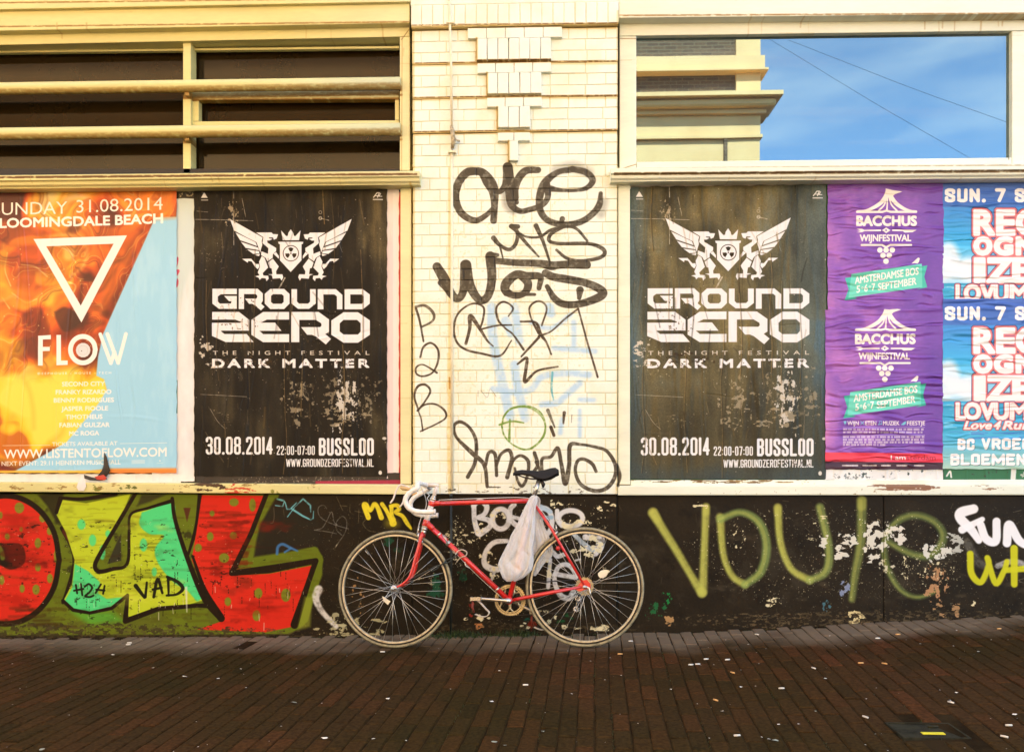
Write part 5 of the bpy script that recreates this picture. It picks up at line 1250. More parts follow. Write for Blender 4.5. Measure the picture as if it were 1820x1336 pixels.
for _ in range(40): c.disc(r_.uniform(-100, 800), r_.uniform(560, 1500), r_.uniform(1.5, 5), (255, 236, 180), .7, 3)
WT = (246, 245, 236)
mk = np.clip((c.img[..., 0] - c.img[..., 2] - .25) * 4, 0, 1) * sstep(.30, .42, v)
fl = warp_sample(fbm(h, w, 110, 90, 3, 431, .4), (n1 - .5) * 260, (n2 - .5) * 260)
fy, fx = np.gradient(fl); rel = np.clip((fy * 60 - fx * 30), -1, 1) * mk
c.img[:] = np.clip(c.img * (1 + .28 * rel[..., None]), 0, 1)
for lev, wd_, colr, al in ((.50, .006, (255, 232, 170), .4), (.46, .030, (120, 34, 8), .35), (.60, .010, (255, 214, 130), .3), (.57, .026, (140, 44, 8), .3), (.40, .024, (70, 20, 6), .4)):
    M_ = (np.exp(-((fl - lev) / wd_) ** 2) * mk * al)[..., None].astype(np.float32); c.img[:] = c.img * (1 - M_) + np.array(colr, np.float32) / 255 * M_
c.text("SUNDAY", -62, 572, 300, 104, WT, 287); c.text("31.08.2014", 648, 1380, 279, 106, WT, 254)
c.text("BLOOMINGDALE", -78, 934, 412, 84, WT, 386, bold=.05); c.text("BEACH", 975, 1383, 385, 86, WT, 369, bold=.05)
c.poly([(283,503),(1076,472),(690,1210)], WT, holes=[[(392,565),(962,543),(684,1066)]])
c.frame(0, 570, 4.453)
for pl in ([(300,120),(402,114),(402,148),(338,150),(338,208),(394,208),(394,240),(338,242),(338,356),(300,356)], [(446,114),(482,114),(482,316),(535,316),(535,350),(446,354)]): c.poly(pl, WT)
c.ring(655, 230, 98, 104, 40, WT); c.disc(657, 234, 58, (222, 222, 220)); c.ring(657, 234, 36, 36, 3, (196, 196, 196)); c.disc(645, 240, 4, (90, 70, 60))
for p in ([(792,108),(876,336)], [(848,106),(934,334)], [(934,334),(996,106)], [(876,336),(905,250)]): c.stroke(p, 30, WT, 1, 1.2)
c.text("DEEPHOUSE - HOUSE - TECH", 300, 880, 426, 17, WT, 420, bold=.03, space=1.5, a=.85)
for st, a_, b_, y in (("SECOND CITY", 490, 830, 518), ("FRANKY RIZARDO", 440, 882, 582), ("BENNY RODRIGUES", 425, 902, 646), ("JASPER FIOOLE", 485, 857, 712), ("TIMOTHEUS", 518, 812, 778), ("FABIAN GULZAR", 470, 868, 842), ("MC ROGA", 546, 785, 908)):
    c.text(st, a_, b_, y + 1, 36, WT, y - 3, bold=.04, a=.93)
c.text("TICKETS AVAILABLE AT", 412, 930, 992, 32, WT, 984, bold=.03, a=.9); c.stroke([(20,988),(395,984)], 4, WT, .8); c.stroke([(950,972),(1320,966)], 4, WT, .8)
c.text("WWW.LISTENTOFLOW.COM", 30, 1320, 1090, 72, WT, 1072, bold=.03); c.text("NEXT EVENT: 29.11 HEINEKEN MUSIC HALL", 12, 955, 1148, 36, WT, 1134, bold=.03, a=.92)
for k in range(5): c.stroke([(1042, 1106 + k*6), (1144, 1103 + k*6)], 3, WT, .7)
c.disc(1265, 1108, 5, WT); c.stroke([(1240,1128),(1288,1126)], 3, WT, .6)
c.poly([(-300,1184),(700,1184),(860,1172),(1400,1170),(1400,1215),(-300,1215)], (246, 186, 60), .95, 4); c.poly([(860,1172),(1400,1168),(1400,1215),(860,1215)], (240, 132, 54), .95, 12)
crease(c, 16, 420, True, .55, (120, 460), (1.2, 3), 5); crease(c, 12, 421, True, .35, (60, 200), (3, 8), 6); crease(c, 5, 422, False, .3, (60, 200), (2, 5), 4)
c.frame(0, 320, 4.772)
poster_obj(c, "poster", "orange and blue poster with white triangle outline and yellow liquid picture", None, .42, .0016, bump=.8, spec=.4, lift=((1.0, 0.0, .10, .006), (1.0, 1.0, .08, .005)))

# ---------------------------------------------------------------- purple posters
def bacchus(c, dx, dy):
    po = lambda a, b: (a + dx, b + dy)
    c.frame(1480, 325, 5.81, po)
    w_ = (248, 240, 226)
    c.poly([(545,62),(612,80),(716,95),(640,122),(600,160),(535,150)], w_)
    c.stroke([(560,100,40),(545,145,44),(490,215,40),(400,270,34),(330,295,26),(255,300,24)], 30, w_); c.stroke([(585,120,36),(600,150,44),(650,215,40),(730,270,34),(800,295,24),(858,300,22)], 30, w_)
    for p in ([(548,160,20),(530,230,16),(472,292,18)], [(562,150,18),(560,230,14),(555,292,20)], [(582,160,18),(604,230,16),(660,292,18)]): c.stroke(p, 16, w_)
    c.stroke([(250,304),(510,304),(552,292),(596,304),(858,304)], 22, w_, 1, 1.2, smooth=False)
    c.text("BACCHUS", 242, 868, 449, 108, w_, bold=.07, space=1.03)
    c.poly([(244,478),(300,478),(325,490),(495,486),(495,504),(325,502),(300,514),(244,516),(285,505),(244,500),(285,497)], w_); c.poly([(505,495),(548,463),(594,495),(548,523)], w_); c.disc(548, 494, 9, (140, 90, 180))
    c.poly([(610,486),(740,486),(865,490),(820,514),(740,518),(720,502),(610,502)], w_)
    c.text("WIJNFESTIVAL", 278, 808, 606, 70, w_, bold=.045)
    c.stroke([(296,645),(505,645),(548,668),(592,645),(806,645)], 20, w_, 1, 1.2, smooth=False)
    for x, y in ((485,697),(548,697),(612,697),(517,752),(580,752),(548,812)): c.disc(x, y, 29, w_)
    c.poly([(810,836),(860,790),(880,774),(895,782),(888,820),(870,838),(845,832)], w_)
    mt, md = (110, 214, 186), (70, 190, 166)
    c.poly([(125,985),(195,975),(195,1180),(250,1190),(232,1200),(120,1215),(162,1100)], md); c.poly([(905,866),(974,855),(942,970),(972,1080),(862,1105),(905,1085)], md)
    c.poly([(192,944),(916,838),(922,1080),(640,1120),(420,1150),(160,1190)], mt)
    c.text("AMSTERDAMSE BOS", 228, 885, 1046, 76, w_, 948, bold=.03); c.text("5", 245, 282, 1136, 74, w_, 1132, bold=.03); c.text("6", 325, 362, 1126, 74, w_, 1120, bold=.03); c.text("7", 402, 438, 1114, 74, w_, 1110, bold=.03)
    c.ring(304, 1086, 9, 9, 5, w_); c.ring(382, 1076, 9, 9, 5, w_); c.text("SEPTEMBER", 466, 864, 1112, 74, w_, 1050, bold=.03)
def purple_bg(c, seed):
    h, w = c.h, c.w; n_ = fbm(h, w, 120, 70, 4, seed); yy, xx = np.mgrid[0:h, 0:w]; u = xx / w
    t = np.clip(n_ * .8 + .35 * (1 - u) ** 2 - .05, 0, 1)
    c.img[:] = ramp(t, ((0, (104, 60, 158)), (.4, (124, 72, 168)), (.6, (146, 88, 180)), (.85, (184, 112, 186)), (1, (206, 130, 186))))
    c.img *= .95 + .1 * fbm(h, w, 3, 12, 2, seed + 1)[..., None]
PG = "purple wine festival posters"
c = poster_canvas(1471, 325, 1677, 556, .034); purple_bg(c, 500); bacchus(c, 0, 0)
crease(c, 90, 501, False, 1.0, (20, 110), (1.4, 3.4), 4); crease(c, 10, 502, False, .5, (80, 200), (3, 6), 5)
poster_obj(c, "poster", "upper purple poster with white tent, grapes and mint ribbon", PG, .45, .002, bump=.85, spec=.35)
c = poster_canvas(1467, 549, 1676, 834, .030); purple_bg(c, 510); bacchus(c, -2.3, 209.5)
c.frame(1480, 540, 4.24)
w_ = (248, 240, 226)
for st, a_, b_ in (("WIJN", 110, 196), ("ETEN", 245, 328), ("MUZIEK", 378, 502), ("FEESTJE", 558, 694)): c.text(st, a_, b_, 914, 32, w_, bold=.03)
MB = (120, 200, 214)
c.poly([(80,884),(102,884),(98,902),(93,904),(93,914),(89,914),(89,904),(84,902)], MB); c.stroke([(208,884),(235,912)], 4, MB); c.stroke([(235,884),(208,912)], 4, MB); c.stroke([(350,908),(350,886),(366,884),(366,905)], 3, MB, smooth=False); c.disc(346, 909, 5, MB); c.disc(362, 906, 5, MB); c.poly([(510,912),(535,890),(552,884),(545,908),(530,914)], MB)
for y in (930, 990, 1084): c.stroke([(76,y),(690,y)], 3.5, (186, 170, 220), .9)
r_ = random.Random(9)
for y in (946, 968, 1003, 1024, 1043, 1062):
    x = 78; end = 412 if y == 1062 else 690
    while x < end:
        l = r_.uniform(14, 50); l = min(l, end - x)
        if l < 6: break
        for k in range(int(l / 5)): c.stroke([(x + k*5, y - 6), (x + k*5, y + 6)], 3.2, w_, r_.uniform(.55, .95), 1)
        c.stroke([(x, y - 5), (x + l - 4, y - 5)], 2.6, w_, .6); c.stroke([(x, y + 5), (x + l - 4, y + 5)], 2.2, w_, .5); x += l + r_.uniform(5, 9)
c.poly([(-60,1118),(860,1128),(860,1196),(-60,1188)], (234, 62, 82)); c.poly([(-60,1188),(860,1196),(860,1260),(-60,1260)], (64, 30, 44))
c.text("I am", 436, 548, 1174, 36, w_, bold=.03); c.text("sterdam", 556, 772, 1174, 36, (150, 22, 32), bold=.0)
for a_, b_ in ((72,184),(228,326),(368,436),(482,564),(612,690)):
    x = a_
    while x < b_ - 4: l = r_.uniform(6, 14); c.stroke([(x, 1218), (min(b_, x + l), 1218)], r_.uniform(8, 14), (226, 214, 206), .85, 1.5); x += l + 4
crease(c, 120, 511, False, 1.0, (20, 120), (1.4, 3.4), 4); crease(c, 12, 512, False, .5, (80, 200), (3, 6), 5)
poster_obj(c, "poster", "lower purple poster with white tent and red strip along its foot", PG, .45, .002, bump=.85, spec=.35)

# ---------------------------------------------------------------- blue beach party posters
def recog(c, dy):
    po = lambda a, b: (a, b + dy)
    c.frame(1670, 530, 4.048, po)
    h, w = c.h, c.w
    X0, Y0, X1, Y1 = -20, -20, 1400, 1260
    def band(y0, y1, c0, c1, n=24):
        for k in range(n):
            t = k / (n - 1); ya, yb_ = y0 + (y1 - y0) * k / n, y0 + (y1 - y0) * (k + 1) / n
            c.poly([(X0, ya - 1), (X1, ya - 1), (X1, yb_ + 1), (X0, yb_ + 1)], tuple(a + (b - a) * t for a, b in zip(c0, c1)))
    band(-60, 200, (58, 84, 168), (62, 112, 190)); band(195, 480, (60, 140, 208), (56, 178, 228)); band(475, 745, (84, 190, 232), (176, 218, 234)); band(742, 1000, (44, 160, 200), (72, 180, 214)); band(995, 1240, (70, 176, 214), (178, 210, 184))
    for p, w_ in (([(20,560),(60,500),(90,560),(130,620),(220,610)], 110), ([(20,680),(120,660),(230,690)], 90), ([(30,600),(200,640)], 80)): c.stroke(p, w_, (238, 242, 242), .85, 22)
    c.streaks(20, 760, 240, 980, (170, 222, 234), 22, .6, (4, 12), seed=3, L=(30, 120)); c.streaks(20, 960, 900, 1010, (60, 100, 190), 22, .6, (4, 10), seed=4, L=(60, 200)); c.streaks(20, -10, 900, 190, (80, 120, 200), 20, .5, (6, 20), seed=5, L=(60, 200))
    Wp = (250, 242, 236); SA = (226, 118, 112); NV = (70, 52, 100)
    c.block("SUN.", 36, 330, 161, 101, Wp, 25, 14); c.block("7", 396, 474, 160, 101, Wp, 25); c.block("SEP", 540, 790, 161, 101, Wp, 25, 14)
    rows = (("REC", (242, 405, 545), (400, 545, 715), 398, 186), ("OGN", (242, 388, 545), (380, 530, 690), 540, 134), ("IZE", (245, 335, 520), (330, 530, 690), 738, 182))
    for g_, col in ((8, NV), (5.5, SA)):
        for st, xs, xe, y, hh in rows:
            for ch, a_, b_ in zip(st, xs, xe): c.text(ch, a_ + 12, b_ - 12, y - 10, hh - 20, col, bold=0, grow=g_ + 5)
    for st, xs, xe, y, hh in rows:
        for ch, a_, b_ in zip(st, xs, xe): c.text(ch, a_ + 12, b_ - 12, y - 10, hh - 20, Wp, bold=0, grow=5.6)
    lov = (("L", 112, 190), ("O", 172, 300), ("V", 290, 400), ("U", 385, 500), ("M", 500, 640))
    for g_, col in ((8, NV), (6, SA)):
        for ch, a_, b_ in lov: c.text(ch, a_ + 10, b_ - 10, 868, 112, col, bold=0, grow=g_)
    for ch, a_, b_ in lov: c.text(ch, a_ + 10, b_ - 10, 868, 112, (250, 238, 228), bold=0, grow=3.2)
    r_ = random.Random(2)
    for ch, a_, b_ in lov:
        for k in range(14): c.disc(a_ + 16 + (b_ - a_ - 32) * (k % 2), 760 + k * 8, 2.5, (226, 180, 160), .8)
    for st, a_, b_ in (("Love", 175, 365), ("4", 385, 425), ("Run", 455, 640)):
        c.text(st, a_, b_, 940, 56, NV, shear=.35, grow=5); c.text(st, a_, b_, 940, 56, SA, shear=.35, grow=4); c.text(st, a_, b_, 940, 56, (250, 236, 226), shear=.35, grow=1.3)
    for st, a_, b_, y in (("BC", 128, 250, 1092), ("VROEG", 300, 655, 1090), ("BLOEMEND", 76, 690, 1202)):
        c.text(st, a_ + 4, b_ + 4, y + 4, 84, (60, 90, 110), bold=0.0, a=.0); c.block(st, a_ + 4, b_ + 4, y + 4, 84, (60, 90, 110), 21, 9, .6); c.block(st, a_, b_, y, 84, Wp, 21, 9)
RG = "blue beach party posters"
for (y0, y1, dy, Y, sd, lb) in ((322, 536, -209.5, .034, 600, "upper blue beach poster with big white lettering outlined in salmon"), (530, 833, 0, .029, 610, "lower blue beach poster with script line and place name at its foot")):
    c = poster_canvas(1675.5, y0, 1880, y1, Y); recog(c, dy)
    crease(c, 80, sd + 1, False, .9, (20, 130), (1.4, 3.4), 4); crease(c, 8, sd + 2, False, .45, (80, 200), (3, 6), 5)
    poster_obj(c, "poster", lb, RG, .42, .0018, bump=.75, spec=.4)
# torn remains around them
def p_torn(c): c.flakes(1465, 828, 1680, 856, (46, 60, 52), .42, 7, 8, .95, 1.2, 1); c.flakes(1465, 840, 1560, 856, (90, 100, 96), .3, 5, 9, .8)
sheet(1466, 828, 1676, 852, .037, (238, 237, 232), "torn white paper remains below the lower purple poster", 700, p_torn)
def p_scr(c):
    for x_ in (1710, 1718, 1727, 1731, 1741, 1750, 1760, 1768): c.stroke([(x_, 321), (x_ + (4 if x_ % 3 else 0), 329)], 3, (40, 36, 34), .9, 1)
    c.stroke([(1729,320.5),(1746,320.5)], 2.5, (40,36,34), .9, 1)
sheet(1705, 313, 1860, 330, .036, (240, 232, 214), "white paper edge with cut off black letters above the blue beach poster", 705, p_scr)
def p_gb(c): c.flakes(1677, 832, 1820, 856, (50, 58, 40), .35, 9, 12, .9, 1, 1); c.stroke([(1682,846),(1688,838),(1690,848)], 3, (230,226,216)); c.poly([(1797,830),(1806,830),(1804,856),(1795,856)], (236,230,220), .95); c.flakes(1806,832,1880,856,(200,196,186),.4,6,13,.9)
sheet(1677, 828, 1870, 853, .0405, (38, 108, 60), "green paper strip scuffed with white below the lower beach poster", 710, p_gb)
def p_gt(c): c.flakes(1460, 316, 1720, 330, (90, 70, 30), .2, 6, 14, .8, 2, 1)
sheet(1463, 318, 1712, 332, .0405, (34, 104, 44), "thin green paper strip along the top of the purple poster", 715, p_gt)

# curled torn scraps below the orange poster
tp = thing("torn_paper", "dark torn paper curl with a red tip hanging from the bottom of the orange poster", "paper")
dm, nt, b = new_mat("dark_paper", .5, lin((44, 38, 30))); vary(nt, b, lin((40, 34, 28)), .7, 60, (.5, .42, .3))
rm, nt, b = new_mat("red_paper", .5, lin((196, 62, 46)))
wm, nt, b = new_mat("white_paper", .6, lin((242, 236, 228))); add_bump(nt, b, 40, .3, .002)
def curl(name, pts, Y, bulge, par, mat):
    bm = bmesh.new(); n_ = len(pts); cxp = sum(p[0] for p in pts) / n_; cyp = sum(p[1] for p in pts) / n_
    ce = bm.verts.new(W3(cxp, cyp, Y - bulge)); vs = [bm.verts.new(W3(x, y, Y - bulge * .35 * (i % 2))) for i, (x, y) in enumerate(pts)]
    for i in range(n_): bm.faces.new((ce, vs[i], vs[(i+1) % n_]))
    return part(name, bm, par, mat, True)
curl("curl", [(185.5,803),(190,812),(193,826),(196,836),(190,846),(182,848),(173,846),(180,838),(184,826),(184.5,812)], .024, .012, tp, dm)
curl("fold", [(149,843),(155,846),(170,849),(186,847),(191,851),(180,854),(160,853),(150,850)], .022, .008, tp, dm)
curl("red_tip", [(168,847),(184,843),(190,849),(186,853),(172,852)], .016, .006, tp, rm)
ws_ = thing("paper_scrap", "small white torn paper scrap stuck on the lower rail under the orange poster", "paper")
curl("scrap", [(146,842),(151,852),(153,864),(149,872),(140,872),(136,866),(139,856),(143,850)], -.034, .008, ws_, wm)
# ================================================================== bicycle
Pf = W3(702.6, 1151, -0.333); Pr = W3(1039, 1149.5, -0.385)
BU = (Pr - Pf).normalized(); nh = Vector((BU.y, -BU.x, 0)).normalized()
if nh.y > 0: nh = -nh
LEAN = math.radians(7.5)
zz = BU.cross(-nh); 
BV = (Vector((0,0,1)) - BU * BU.z).normalized()
BN = nh * math.cos(LEAN) + BV * math.sin(LEAN); BV = (BV * math.cos(LEAN) - nh * math.sin(LEAN)).normalized(); BN = (BN - BU * BN.dot(BU) - BV * BN.dot(BV)).normalized()
BO = (Pf + Pr) / 2
bike = thing("road_bicycle", "old red racing bicycle with white dropped handlebar leaning against the graffiti covered pillar", "bicycle")
bike.matrix_world = Matrix(((BU.x, -BN.x, BV.x, BO.x), (BU.y, -BN.y, BV.y, BO.y), (BU.z, -BN.z, BV.z, BO.z), (0, 0, 0, 1)))
def L(px, py, w=0.0):
    d = ray(px, py); p0 = BO + BN * w; t = (p0 - CAM).dot(BN) / d.dot(BN); p = CAM + d * t - BO
    return Vector((p.dot(BU), -w, p.dot(BV)))
def bpart(name, bm, mat, parent=None, smooth=True):
    return link(name, mesh_from_bm(name, bm, smooth), parent or bike, mat)
red, nt, b = new_mat("red_enamel", .28, lin((222, 44, 36)), spec=.6); vary(nt, b, lin((222, 42, 34)), .35, 40, (.10, .02, .015)); add_bump(nt, b, 90, .08, .001)
b.inputs['Coat Weight'].default_value = .4
chrome, nt, b = new_mat("worn_alloy", .3, (.62, .58, .48), metal=.9); vary(nt, b, (.62, .58, .50), .5, 80, (.25, .17, .08)); add_bump(nt, b, 200, .1, .0005)
brass, nt, b = new_mat("tarnished_alloy", .4, (.55, .45, .25), metal=.85); vary(nt, b, (.58, .48, .28), .7, 90, (.16, .09, .03))
white_t, nt, b = new_mat("white_bar_tape", .55, lin((244, 238, 226))); vary(nt, b, lin((244, 238, 226)), .25, 60, (.4, .33, .22)); add_bump(nt, b, 60, .3, .002)
white_p, nt, b = new_mat("white_enamel", .35, lin((240, 226, 208))); vary(nt, b, lin((240, 228, 212)), .3, 50, (.4, .2, .15))
tyre_m, nt, b = new_mat("tan_tyre", .7, lin((196, 182, 138))); vary(nt, b, lin((164, 154, 120)), .7, 30, (.08, .07, .04)); add_bump(nt, b, 150, .3, .001)
tread_m, nt, b = new_mat("worn_tread", .8, lin((150, 138, 104))); vary(nt, b, lin((186, 176, 144)), .7, 30, (.10, .08, .04))
blk, nt, b = new_mat("black_leather", .55, (.014, .012, .010), spec=.2); add_bump(nt, b, 120, .3, .001)
dark_m, nt, b = new_mat("oily_black", .45, (.02, .016, .012), metal=.4)
spoke_m, nt, b = new_mat("spoke_steel", .3, (.72, .68, .58), metal=.85)
cable_m, nt, b = new_mat("white_cable", .4, lin((236, 232, 224)))
gum, nt, b = new_mat("tan_hood", .6, lin((206, 168, 110)))

def torus(bm, R, r, cx=0, cz=0, y=0, seg=96, rs=10, sy=1.0, flat=1.0):
    rings = []
    for i in range(seg):
        a = 2 * math.pi * i / seg; rings.append([bm.verts.new((cx + (R + r * flat * math.cos(2*math.pi*k/rs)) * math.cos(a), y + r * sy * math.sin(2*math.pi*k/rs), cz + (R + r * flat * math.cos(2*math.pi*k/rs)) * math.sin(a))) for k in range(rs)])
    for i in range(seg):
        for k in range(rs): bm.faces.new((rings[i][k], rings[i][(k+1) % rs], rings[(i+1) % seg][(k+1) % rs], rings[(i+1) % seg][k]))
RW = .340
tyre_bm = bmesh.new(); torus(tyre_bm, RW - .0086, .0086, seg=110, rs=12); tyre_me = mesh_from_bm("tyre", tyre_bm, True); tyre_me.materials.append(tyre_m)
tread_bm = bmesh.new()
prof = [(RW + .0006, -.0045), (RW + .0014, 0), (RW + .0006, .0045)]
rg = [[tread_bm.verts.new((q[0] * math.cos(2*math.pi*i/110), q[1], q[0] * math.sin(2*math.pi*i/110))) for q in prof] for i in range(110)]
for i in range(110):
    for k in range(2): tread_bm.faces.new((rg[i][k], rg[i][k+1], rg[(i+1) % 110][k+1], rg[(i+1) % 110][k]))
tread_me = mesh_from_bm("tread", tread_bm, True); tread_me.materials.append(tread_m)
gap_bm = bmesh.new(); torus(gap_bm, .3190, .0046, seg=96, rs=8, sy=2.6); gap_me = mesh_from_bm("tyre_gap_shade", gap_bm, True); gap_me.materials.append(dark_m)  # dark ring put in for the shade between tyre and rim
rim_bm = bmesh.new()
prof = [(.3138, -.0098), (.3148, -.0110), (.3060, -.0108), (.3040, -.0085), (.3040, .0085), (.3060, .0108), (.3148, .0110), (.3138, .0098)]
rg = [[rim_bm.verts.new((q[0] * math.cos(2*math.pi*i/110), q[1], q[0] * math.sin(2*math.pi*i/110))) for q in prof] for i in range(110)]
for i in range(110):
    for k in range(7): rim_bm.faces.new((rg[i][k], rg[i][k+1], rg[(i+1) % 110][k+1], rg[(i+1) % 110][k]))
rim_alloy, nt, b = new_mat("rim_alloy", .42, (.66, .60, .46), metal=.55); vary(nt, b, (.56, .49, .34), .6, 40, (.20, .14, .06))
rim_me = mesh_from_bm("rim", rim_bm); rim_me.materials.append(rim_alloy)
hub_bm = bmesh.new()
bm_tube(hub_bm, [(0, -.052, 0), (0, -.036, 0)], .006, 10); bm_tube(hub_bm, [(0, .036, 0), (0, .052, 0)], .006, 10)
bm_tube(hub_bm, [(0, -.036, 0), (0, -.0345, 0), (0, -.032, 0), (0, -.030, 0), (0, .030, 0), (0, .032, 0), (0, .0345, 0), (0, .036, 0)], [.008, .021, .021, .010, .010, .021, .021, .008], 16)
hub_me = mesh_from_bm("hub", hub_bm, True); hub_me.materials.append(chrome)
sp_me = {}
for side in (-1, 1):
    for dr in (-1, 1):
        bm = bmesh.new(); a_off = dr * math.radians(74)
        bm_tube(bm, [(.019 * math.cos(a_off), side * (.033 + .0015 * dr), .019 * math.sin(a_off)), (.305, side * .002, 0)], .0010, 5)
        me = mesh_from_bm("spoke", bm, True); me.materials.append(spoke_m); sp_me[(side, dr)] = me
def wheel(cen, phase, extra=None):
    wobj = link("wheel", tyre_me, bike); wobj.location = cen
    for nm, me in (("tread", tread_me), ("tyre_gap_shade", gap_me), ("rim", rim_me), ("hub", hub_me)): link(nm, me, wobj)
    for k in range(36):
        s_ = link("spoke", sp_me[(1 if k % 2 else -1, 1 if (k // 2) % 2 else -1)], wobj); s_.rotation_euler = (0, phase + k * math.radians(10), 0)
    bm = bmesh.new(); bm_tube(bm, [(.290 * math.cos(2.2 + phase), 0, .290 * math.sin(2.2 + phase)), (.255 * math.cos(2.2 + phase), 0, .255 * math.sin(2.2 + phase))], .003, 6); link("valve", mesh_from_bm("valve", bm, True), wobj, chrome)
    return wobj
axF = L(702.2, 1046.8); axR = L(1039, 1042.5)
# rest both wheels on the ground: their centres are one radius above the contact line
axF.z = RW + .001; axR.z = RW + .001
wf = wheel(axF, .05); wrr = wheel(axR, .11)

# ---- frame
HT_t, HT_b = L(768.8, 889), L(754.5, 938)
BB = L(905, 1066.5); ST = L(948.6, 884)
rdo = axR + Vector((-.004, 0, .002))
bm = bmesh.new()
tt0 = HT_t + (HT_b - HT_t) * .12; dt0 = HT_t + (HT_b - HT_t) * .80
bm_tube(bm, [tt0, ST + (BB - ST) * .03], .0135, 14); bm_tube(bm, [dt0, BB], .0150, 14); bm_tube(bm, [ST, BB], .0140, 14)
bpart("frame", bm, red)
bm = bmesh.new()
for s_ in (-1, 1):
    y = .008 * s_
    bm_tube(bm, [ST + (BB - ST) * .05 + Vector((.006, y, 0)), ST + (rdo - ST) * .35 + Vector((0, s_ * .030, 0)), rdo + Vector((0, s_ * .058, .01))], [.0085, .008, .0065], 10)
    bm_tube(bm, [BB + Vector((.01, s_ * .018, 0)), BB + (rdo - BB) * .35 + Vector((0, s_ * .034, 0)), rdo + Vector((-.012, s_ * .058, -.002))], [.0095, .0105, .0075], 10)
bpart("rear_triangle", bm, red)
for s_ in (-1, 1):
    bm = bmesh.new(); y0 = s_ * .056
    q = [L(1023, 1046).xz, L(1033, 1031).xz, L(1043, 1029).xz, L(1049, 1036).xz, L(1050, 1044).xz, L(1042, 1046).xz, L(1030, 1050).xz]
    a = [bm.verts.new((p.x, y0 - .003, p.y)) for p in q]; c_ = [bm.verts.new((p.x, y0 + .003, p.y)) for p in q]
    bm.faces.new(a); bm.faces.new(c_[::-1])
    for i in range(len(q)): bm.faces.new((a[i], c_[i], c_[(i+1) % len(q)], a[(i+1) % len(q)]))
    bpart("dropout", bm, red, smooth=False)
bm = bmesh.new(); bm_tube(bm, [HT_t, HT_b], .0175, 16); bpart("head_tube", bm, white_p)
bm = bmesh.new()
def lug(c_, d, r, l): bm_tube(bm, [c_ - d * l, c_ - d * (l * .8), c_ + d * (l * .8), c_ + d * l], [r * .92, r, r, r * .92], 16)
hd = (HT_b - HT_t).normalized()
bm.free()
def one_lug(nm, mat, *a):
    global bm
    bm = bmesh.new(); lug(*a); bpart(nm, bm, mat)
one_lug("lug", red, tt0, hd, .0205, .014); one_lug("lug", red, dt0 + hd * .003, hd, .0205, .018)
one_lug("lug", red, tt0 + (ST - tt0).normalized() * .030, (ST - tt0).normalized(), .0155, .020); one_lug("lug", red, dt0 + (BB - dt0).normalized() * .034, (BB - dt0).normalized(), .0175, .022)
one_lug("lug", red, ST + (BB - ST) * .05, (BB - ST).normalized(), .0170, .024)
bm = bmesh.new(); bm_tube(bm, [BB + Vector((0, -.036, 0)), BB + Vector((0, .036, 0))], .0215, 18); bpart("bottom_bracket", bm, red)
for a_, r_, l_ in ((HT_t - hd * .008, .0195, .007), (HT_t - hd * .020, .0155, .006), (HT_b + hd * .006, .0195, .006), (HT_b + hd * .024, .0175, .010)): one_lug("headset_ring", chrome, a_, hd, r_, l_)
dd = (BB - dt0).normalized()
for t_ in (.16, .86): one_lug("cable_band", chrome, dt0 + (BB - dt0) * t_, dd, .0160, .005)
bm = bmesh.new(); s0 = dt0 + (BB - dt0) * .27
lug(s0, dd, .0165, .009); 
for s_ in (-1, 1): bm_tube(bm, [s0 + Vector((0, s_ * .018, 0)), s0 + Vector((0, s_ * .028, 0))], .010, 12); bm_tube(bm, [s0 + Vector((0, s_ * .025, 0)), s0 + Vector((-.012, s_ * .027, .025)), s0 + Vector((-.03, s_ * .027, .05))], [.005, .004, .003], 8)
bpart("shift_lever", bm, chrome)
# fork
bm = bmesh.new(); fc = HT_b + hd * .036
bm_tube(bm, [HT_b + hd * .03, fc + hd * .012], .0165, 14)
fk = [L(750.5, 953), L(745.7, 973), L(740.5, 992), L(735.2, 1012), L(729.5, 1026), L(720, 1036), L(708, 1043)]
for s_ in (-1, 1):
    pts = [fc + Vector((0, s_ * .010, .004)), fc + Vector((0, s_ * .026, -.006))] + [p + Vector((0, s_ * (.030 + .020 * i / 6), 0)) for i, p in enumerate(fk)]
    pts = [Vector(q) for q in crom(pts, 4)]
    bm_tube(bm, pts, list(np.linspace(.0125, .0065, len(pts))), 12)
bpart("fork", bm, red)
bm = bmesh.new()
bm.free()
for s_ in (-1, 1):
    bm = bmesh.new(); bm_tube(bm, [fk[-1] + Vector((.004, s_ * .051, 0)), axF + Vector((0, s_ * .051, 0))], [.006, .009], 8); bm_tube(bm, [axF + Vector((0, s_ * .048, 0)), axF + Vector((0, s_ * .062, 0))], .0085, 6); bpart("axle_nut", bm, chrome)
bm = bmesh.new(); bm_tube(bm, [axR + Vector((0, -.075, 0)), axR + Vector((0, -.060, 0))], .010, 8); bm_tube(bm, [axR + Vector((.004, -.070, .004)), axR + Vector((.024, -.074, -.006)), axR + Vector((.030, -.076, -.035)), axR + Vector((.034, -.076, -.052))], [.005, .006, .0065, .004], 8)
bpart("quick_release", bm, chrome)
